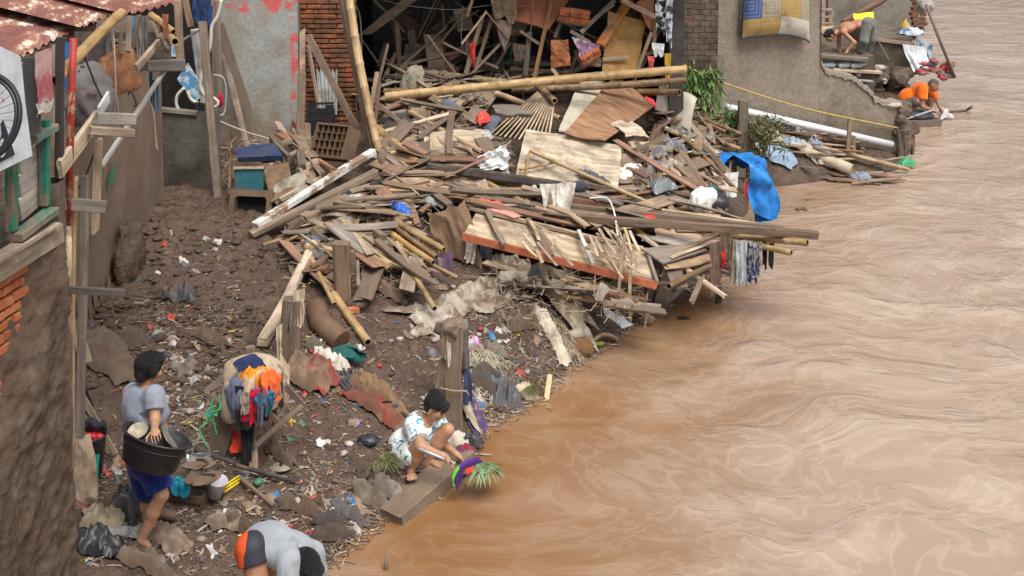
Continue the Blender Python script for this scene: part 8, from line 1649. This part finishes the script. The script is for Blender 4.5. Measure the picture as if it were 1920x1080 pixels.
# ---------------------------------------------------------------- ruin behind the broken wall, far right
ys_ = yS; u_ = lambda x, y, d=0.: Y(x, y, ys_+d); zS = Z(1605, 103, 1.0).z
ruin = thing('ruined_landing', 'ruined concrete landing with a brick stub at the far upper right', 'ruin', u_(1650, 110, .8))
cw_ = plaster((.25, .225, .19), (.12, .095, .075), .6, 1.4)
def bxp(a, b, y0, y1, mat, name, warp=.04):   # block between two picture corners, from distance y0 to y1
    p, q = u_(a[0], a[1], y0), u_(b[0], b[1], y0); x0, x1, z0_, z1_ = p.x, q.x, q.z, p.z; dd = y1-y0; m = MB(); n = 14
    def face(f): m.grid(f, n, n)
    nz2 = lambda X, Yq, Zq: V((X+warp*float(fbm(Yq*3, Zq*3, seed=7)), Yq+warp*float(fbm(X*3, Zq*3, seed=8)), Zq+warp*float(fbm(X*3, Yq*3, seed=9))))
    y_a = ys_+y0
    face(lambda u, v: nz2(x0+(x1-x0)*u, y_a, z0_+(z1_-z0_)*v)); face(lambda u, v: nz2(x0+(x1-x0)*u, y_a+dd*v, z1_)); face(lambda u, v: nz2(x1, y_a+dd*u, z0_+(z1_-z0_)*v)); face(lambda u, v: nz2(x0, y_a+dd*u, z0_+(z1_-z0_)*v))
    m.build(name, mat, ruin)
bxp((1500, 104), (1640, 190), -.35, 2.6, plaster((.14, .11, .085), (.08, .06, .045), .6, 2.), 'lower_step', .06); bxp((1556, -60), (1722, 62), 2.4, 2.7, cw_, 'back_wall', .03); bxp((1636, 70), (1708, 150), .5, 2.4, plaster((.17, .14, .11), (.07, .055, .04), .6, 2.), 'landing_block', .04)
m = MB(); m.plate([u_(1628, 62, 1.6), u_(1722, 62, 1.6), u_(1714, 84, .4), u_(1640, 74, .4)], .06, rag=.02); m.build('landing_top', plaster((.36, .26, .19), (.22, .16, .11), .4, 2.), ruin)
m = MB()
for r_ in range(9):
    for k in range(2): m.beam(u_(1709+k*14+R.uniform(-2, 2), 62-r_*9, 1.2+R.uniform(-.05, .05)), u_(1721+k*14+R.uniform(-2, 2), 62-r_*9, 1.2), .14, .075, n=3, jag=.01)
m.build('brick_stub', brickm(.5, .75), ruin)
m = MB()
for k in range(40): m.blob(u_(RS.uniform(1630, 1705), RS.uniform(130, 190), RS.uniform(-.3, .6)), (RS.uniform(.15, .4), .3, RS.uniform(.12, .3)), .4, 1.1, k, lev=2, smooth=False)
m.build('rubble_foot', plain((.13, .105, .08), .92, .4, .4, sc=9., bumpy=.8), ruin)
def ub(a, b, w, h, mat, lab, d0=0., d1=0., name='broken_plank'): MB().beam(u_(*a, d0), u_(*b, d1), w, h, jag=.01).one(name, mat, lab, 'plank', 'planks around the far landing')
ub((1532, 104), (1627, 112), .16, .08, GW, 'grey beam in front of the shirtless person', -.5, -.5); ub((1580, 40), (1680, -14), .09, .06, RW, 'reddish plank slanting behind the shirtless person', 1.2, 1.6); ub((1590, 44), (1660, 0), .07, .05, MW, 'brown plank beside the reddish slanting plank', 1.3, 1.6); ub((1526, 20), (1560, 18), .06, .05, LW, 'pale plank at the top of the stair of planks', .8, .8); ub((1528, 33), (1562, 31), .06, .04, MW, 'brown plank second in the stair of planks', .7, .7); ub((1530, 45), (1564, 44), .07, .05, RW, 'reddish plank lowest in the stair of planks', .6, .6); ub((1548, 65), (1563, 20), .05, .05, LW, 'upright pale plank beside the stair of planks', .7, .9); ub((1560, 130), (1650, 135), .22, .06, LW, 'pale plank on the rubble below the bottles', -.5, -.3); ub((1535, 62), (1558, 48), .2, .03, LW, 'pale board behind the head of the shirtless person', .3, .6); ub((1648, 80), (1666, 112), .025, .025, DW, 'thin dark stick at the front of the landing', .3, .1)
MB().tube([u_(1606, 150, -.4), u_(1652, 154, -.3)], .03, 10).one('thin_pipe', plain((.5, .52, .58), .4, .1), 'thin pale pipe on the broken wall top', 'pipe', 'pipes')
for k, (x, lab) in enumerate([(1556, 'plastic bottle below the grey beam, left of three'), (1585, 'plastic bottle below the grey beam, middle of three'), (1608, 'plastic bottle below the grey beam, right of three')]):
    c = u_(x, 122, -.45); t = thing('plastic_bottle', lab, 'bottle', c, 'bottles below the grey beam'); B_ = MT(c, .1*k, 0, rad(86)); MB().lathe([(0, -.15), (.055, -.15), (.06, -.13), (.058, 0), (.06, .06), (.03, .12), (.02, .13), (.02, .15), (0, .15)], 16, B_).build('bottle_body', plain((.42, .47, .49), .2, .1), t); MB().lathe([(.022, .148), (.022, .17), (0, .17)], 12, B_).build('cap', plain((.6, .6, .62), .4, .05), t)
MB().plate([u_(1600, 26, .7), u_(1637, 24, .8), u_(1638, 48, .6), u_(1604, 42, .5)], .02, warp=.06, seed=5).one('yellow_sheet', plain((.80, .78, .02), .45, .02), 'bright yellow plastic sheet behind the back of the shirtless person', 'sheet')
cloth(lay(u_(1708, 66, .9), .55, .4, .3, 171, lambda x, y: 0*x+u_(1708, 66, .9).z, .12, .2, 24, 20), 'blue_cloth', fabric((.10, .19, .36), (.55, .58, .62), .06, 6.), 'blue and white checked cloth on the corner of the landing'); cloth(hang(u_(1692, 82, .3), u_(1738, 88, .3), .55, 172, .08, 20, 18, .7, .3, lean=(.1, -.2, 0)), 'white_sheet', plain((.62, .66, .70), .45, .05), 'white sheet hanging from the landing to the river', 'sheet'); cloth(hang(u_(1716, 70, .35), u_(1748, 84, .35), .5, 173, .09, 18, 16, .8, .3), 'blue_cloth', fabric((.12, .18, .30), (.4, .44, .5), .1, 5.), 'faded blue cloth hanging right of the white sheet')
jg = thing('yellow_jug', 'yellow plastic jug standing on the landing', 'jug', u_(1697, 62, 1.)); MB().lathe([(0, -.16), (.09, -.16), (.10, -.05), (.09, .08), (.03, .15), (.03, .19), (0, .19)], 18, MT(u_(1697, 52, 1.))).build('jug_body', plain((.50, .34, .10), .45, .1), jg); MB().lathe([(.034, .185), (.034, .21), (0, .21)], 12, MT(u_(1697, 52, 1.))).build('cap', plain((.4, .1, .05), .5, .05), jg)
MB().tube([u_(1736, 8, -.2), u_(1764, 80, -.3), u_(1790, 145, -.3)], [.03, .032, .028], 8).one('leaning_pole', wood((.20, .15, .11), .2), 'long pole leaning from the brick stub into the river', 'pole'); cloth(dome(u_(1732, 8, .2), .14, .14, .16, 0, 360, -40, 88, 174, .06, .05), 'grey_rag', fabric((.35, .33, .31)), 'grey rag on top of the brick stub', 'rag')
for k in range(22):
    p = u_(RS.uniform(1725, 1785), RS.uniform(112, 146), -.2); MB().blob(p, (RS.uniform(.08, .22), .12, RS.uniform(.05, .12)), .45, 1.2, k, lev=2, smooth=False).one('rubbish_piece', plain(RS.choice([(.5, .48, .45), (.06, .06, .07), (.3, .2, .13), (.4, .06, .07), (.2, .2, .22)]), .6, .2), 'piece of rubbish washed up below the white sheet', 'rubbish', 'rubbish below the white sheet')
for k in range(26):
    p = u_(RS.uniform(1535, 1680), RS.uniform(120, 185), RS.uniform(-.45, -.1)); MB().blob(p, (RS.uniform(.08, .26), .14, RS.uniform(.05, .13)), .45, 1.2, 40+k, lev=2, smooth=False).one('rubbish_piece', plain(RS.choice([(.45, .40, .33), (.09, .08, .08), (.35, .22, .12), (.28, .25, .22), (.2, .16, .12)]), .7, .3), 'piece of rubble heaped behind the stepped edge of the broken wall', 'rubble', 'rubble behind the stepped edge')
# washing in the river by the man in orange
MB().beam(o_(1690, 226, -.3), o_(1752, 205, -.3), .02, .03).one('metal_rail', plain((.55, .58, .62), .35, .05, .1, .4), 'pale metal rod held by the person in orange', 'rod'); MB().blob(o_(1722, 216, -.15)-V((0, 0, .0)), (.5, .3, .16), .3, 1.4, 77).one('wet_bundle', fabric((.07, .07, .08), None, .2), 'dark wet bundle under the person in orange', 'bundle'); MB().box(o_(1722, 234, -.2), (.75, .35, .22), Matrix.Rotation(.1, 4, 'Z')).one('stone_slab', plain((.2, .17, .14), .9, .4, bumpy=.6), 'stone at the water under the person in orange', 'slab'); cloth(lay(Z(1768, 222, .02), .34, .22, .4, 176, lambda x, y: 0*x+.02, .16, .25), 'white_cloth', plain((.55, .52, .50), .35, .05), 'wet pale cloth held in the river by the person in orange'); MB().tube(smooth_path([Z(1772, 212, -.02), Z(1790, 208, .05), Z(1812, 206, .03), Z(1822, 200, .14)]), [.03]*19, 6).one('floating_branch', DW, 'dark branch drifting right of the person in orange', 'branch')
for k, (x, y) in enumerate([(1512, 372), (1500, 392)]): fronds(Z(x, y, .005), 26, .15, leaf((.05, .04, .015), (.10, .07, .03)), 'floating_weed', ['upper', 'lower'][k]+' patch of dark weed floating in the bay', 'weed', 1., .02, .007, 30+k)
MB().blob(Z(1282, 598, .0), (.12, .06, .05), .4, 1.7, 5).one('floating_clump', DARK, 'dark clump floating off the front of the heap', 'clump')
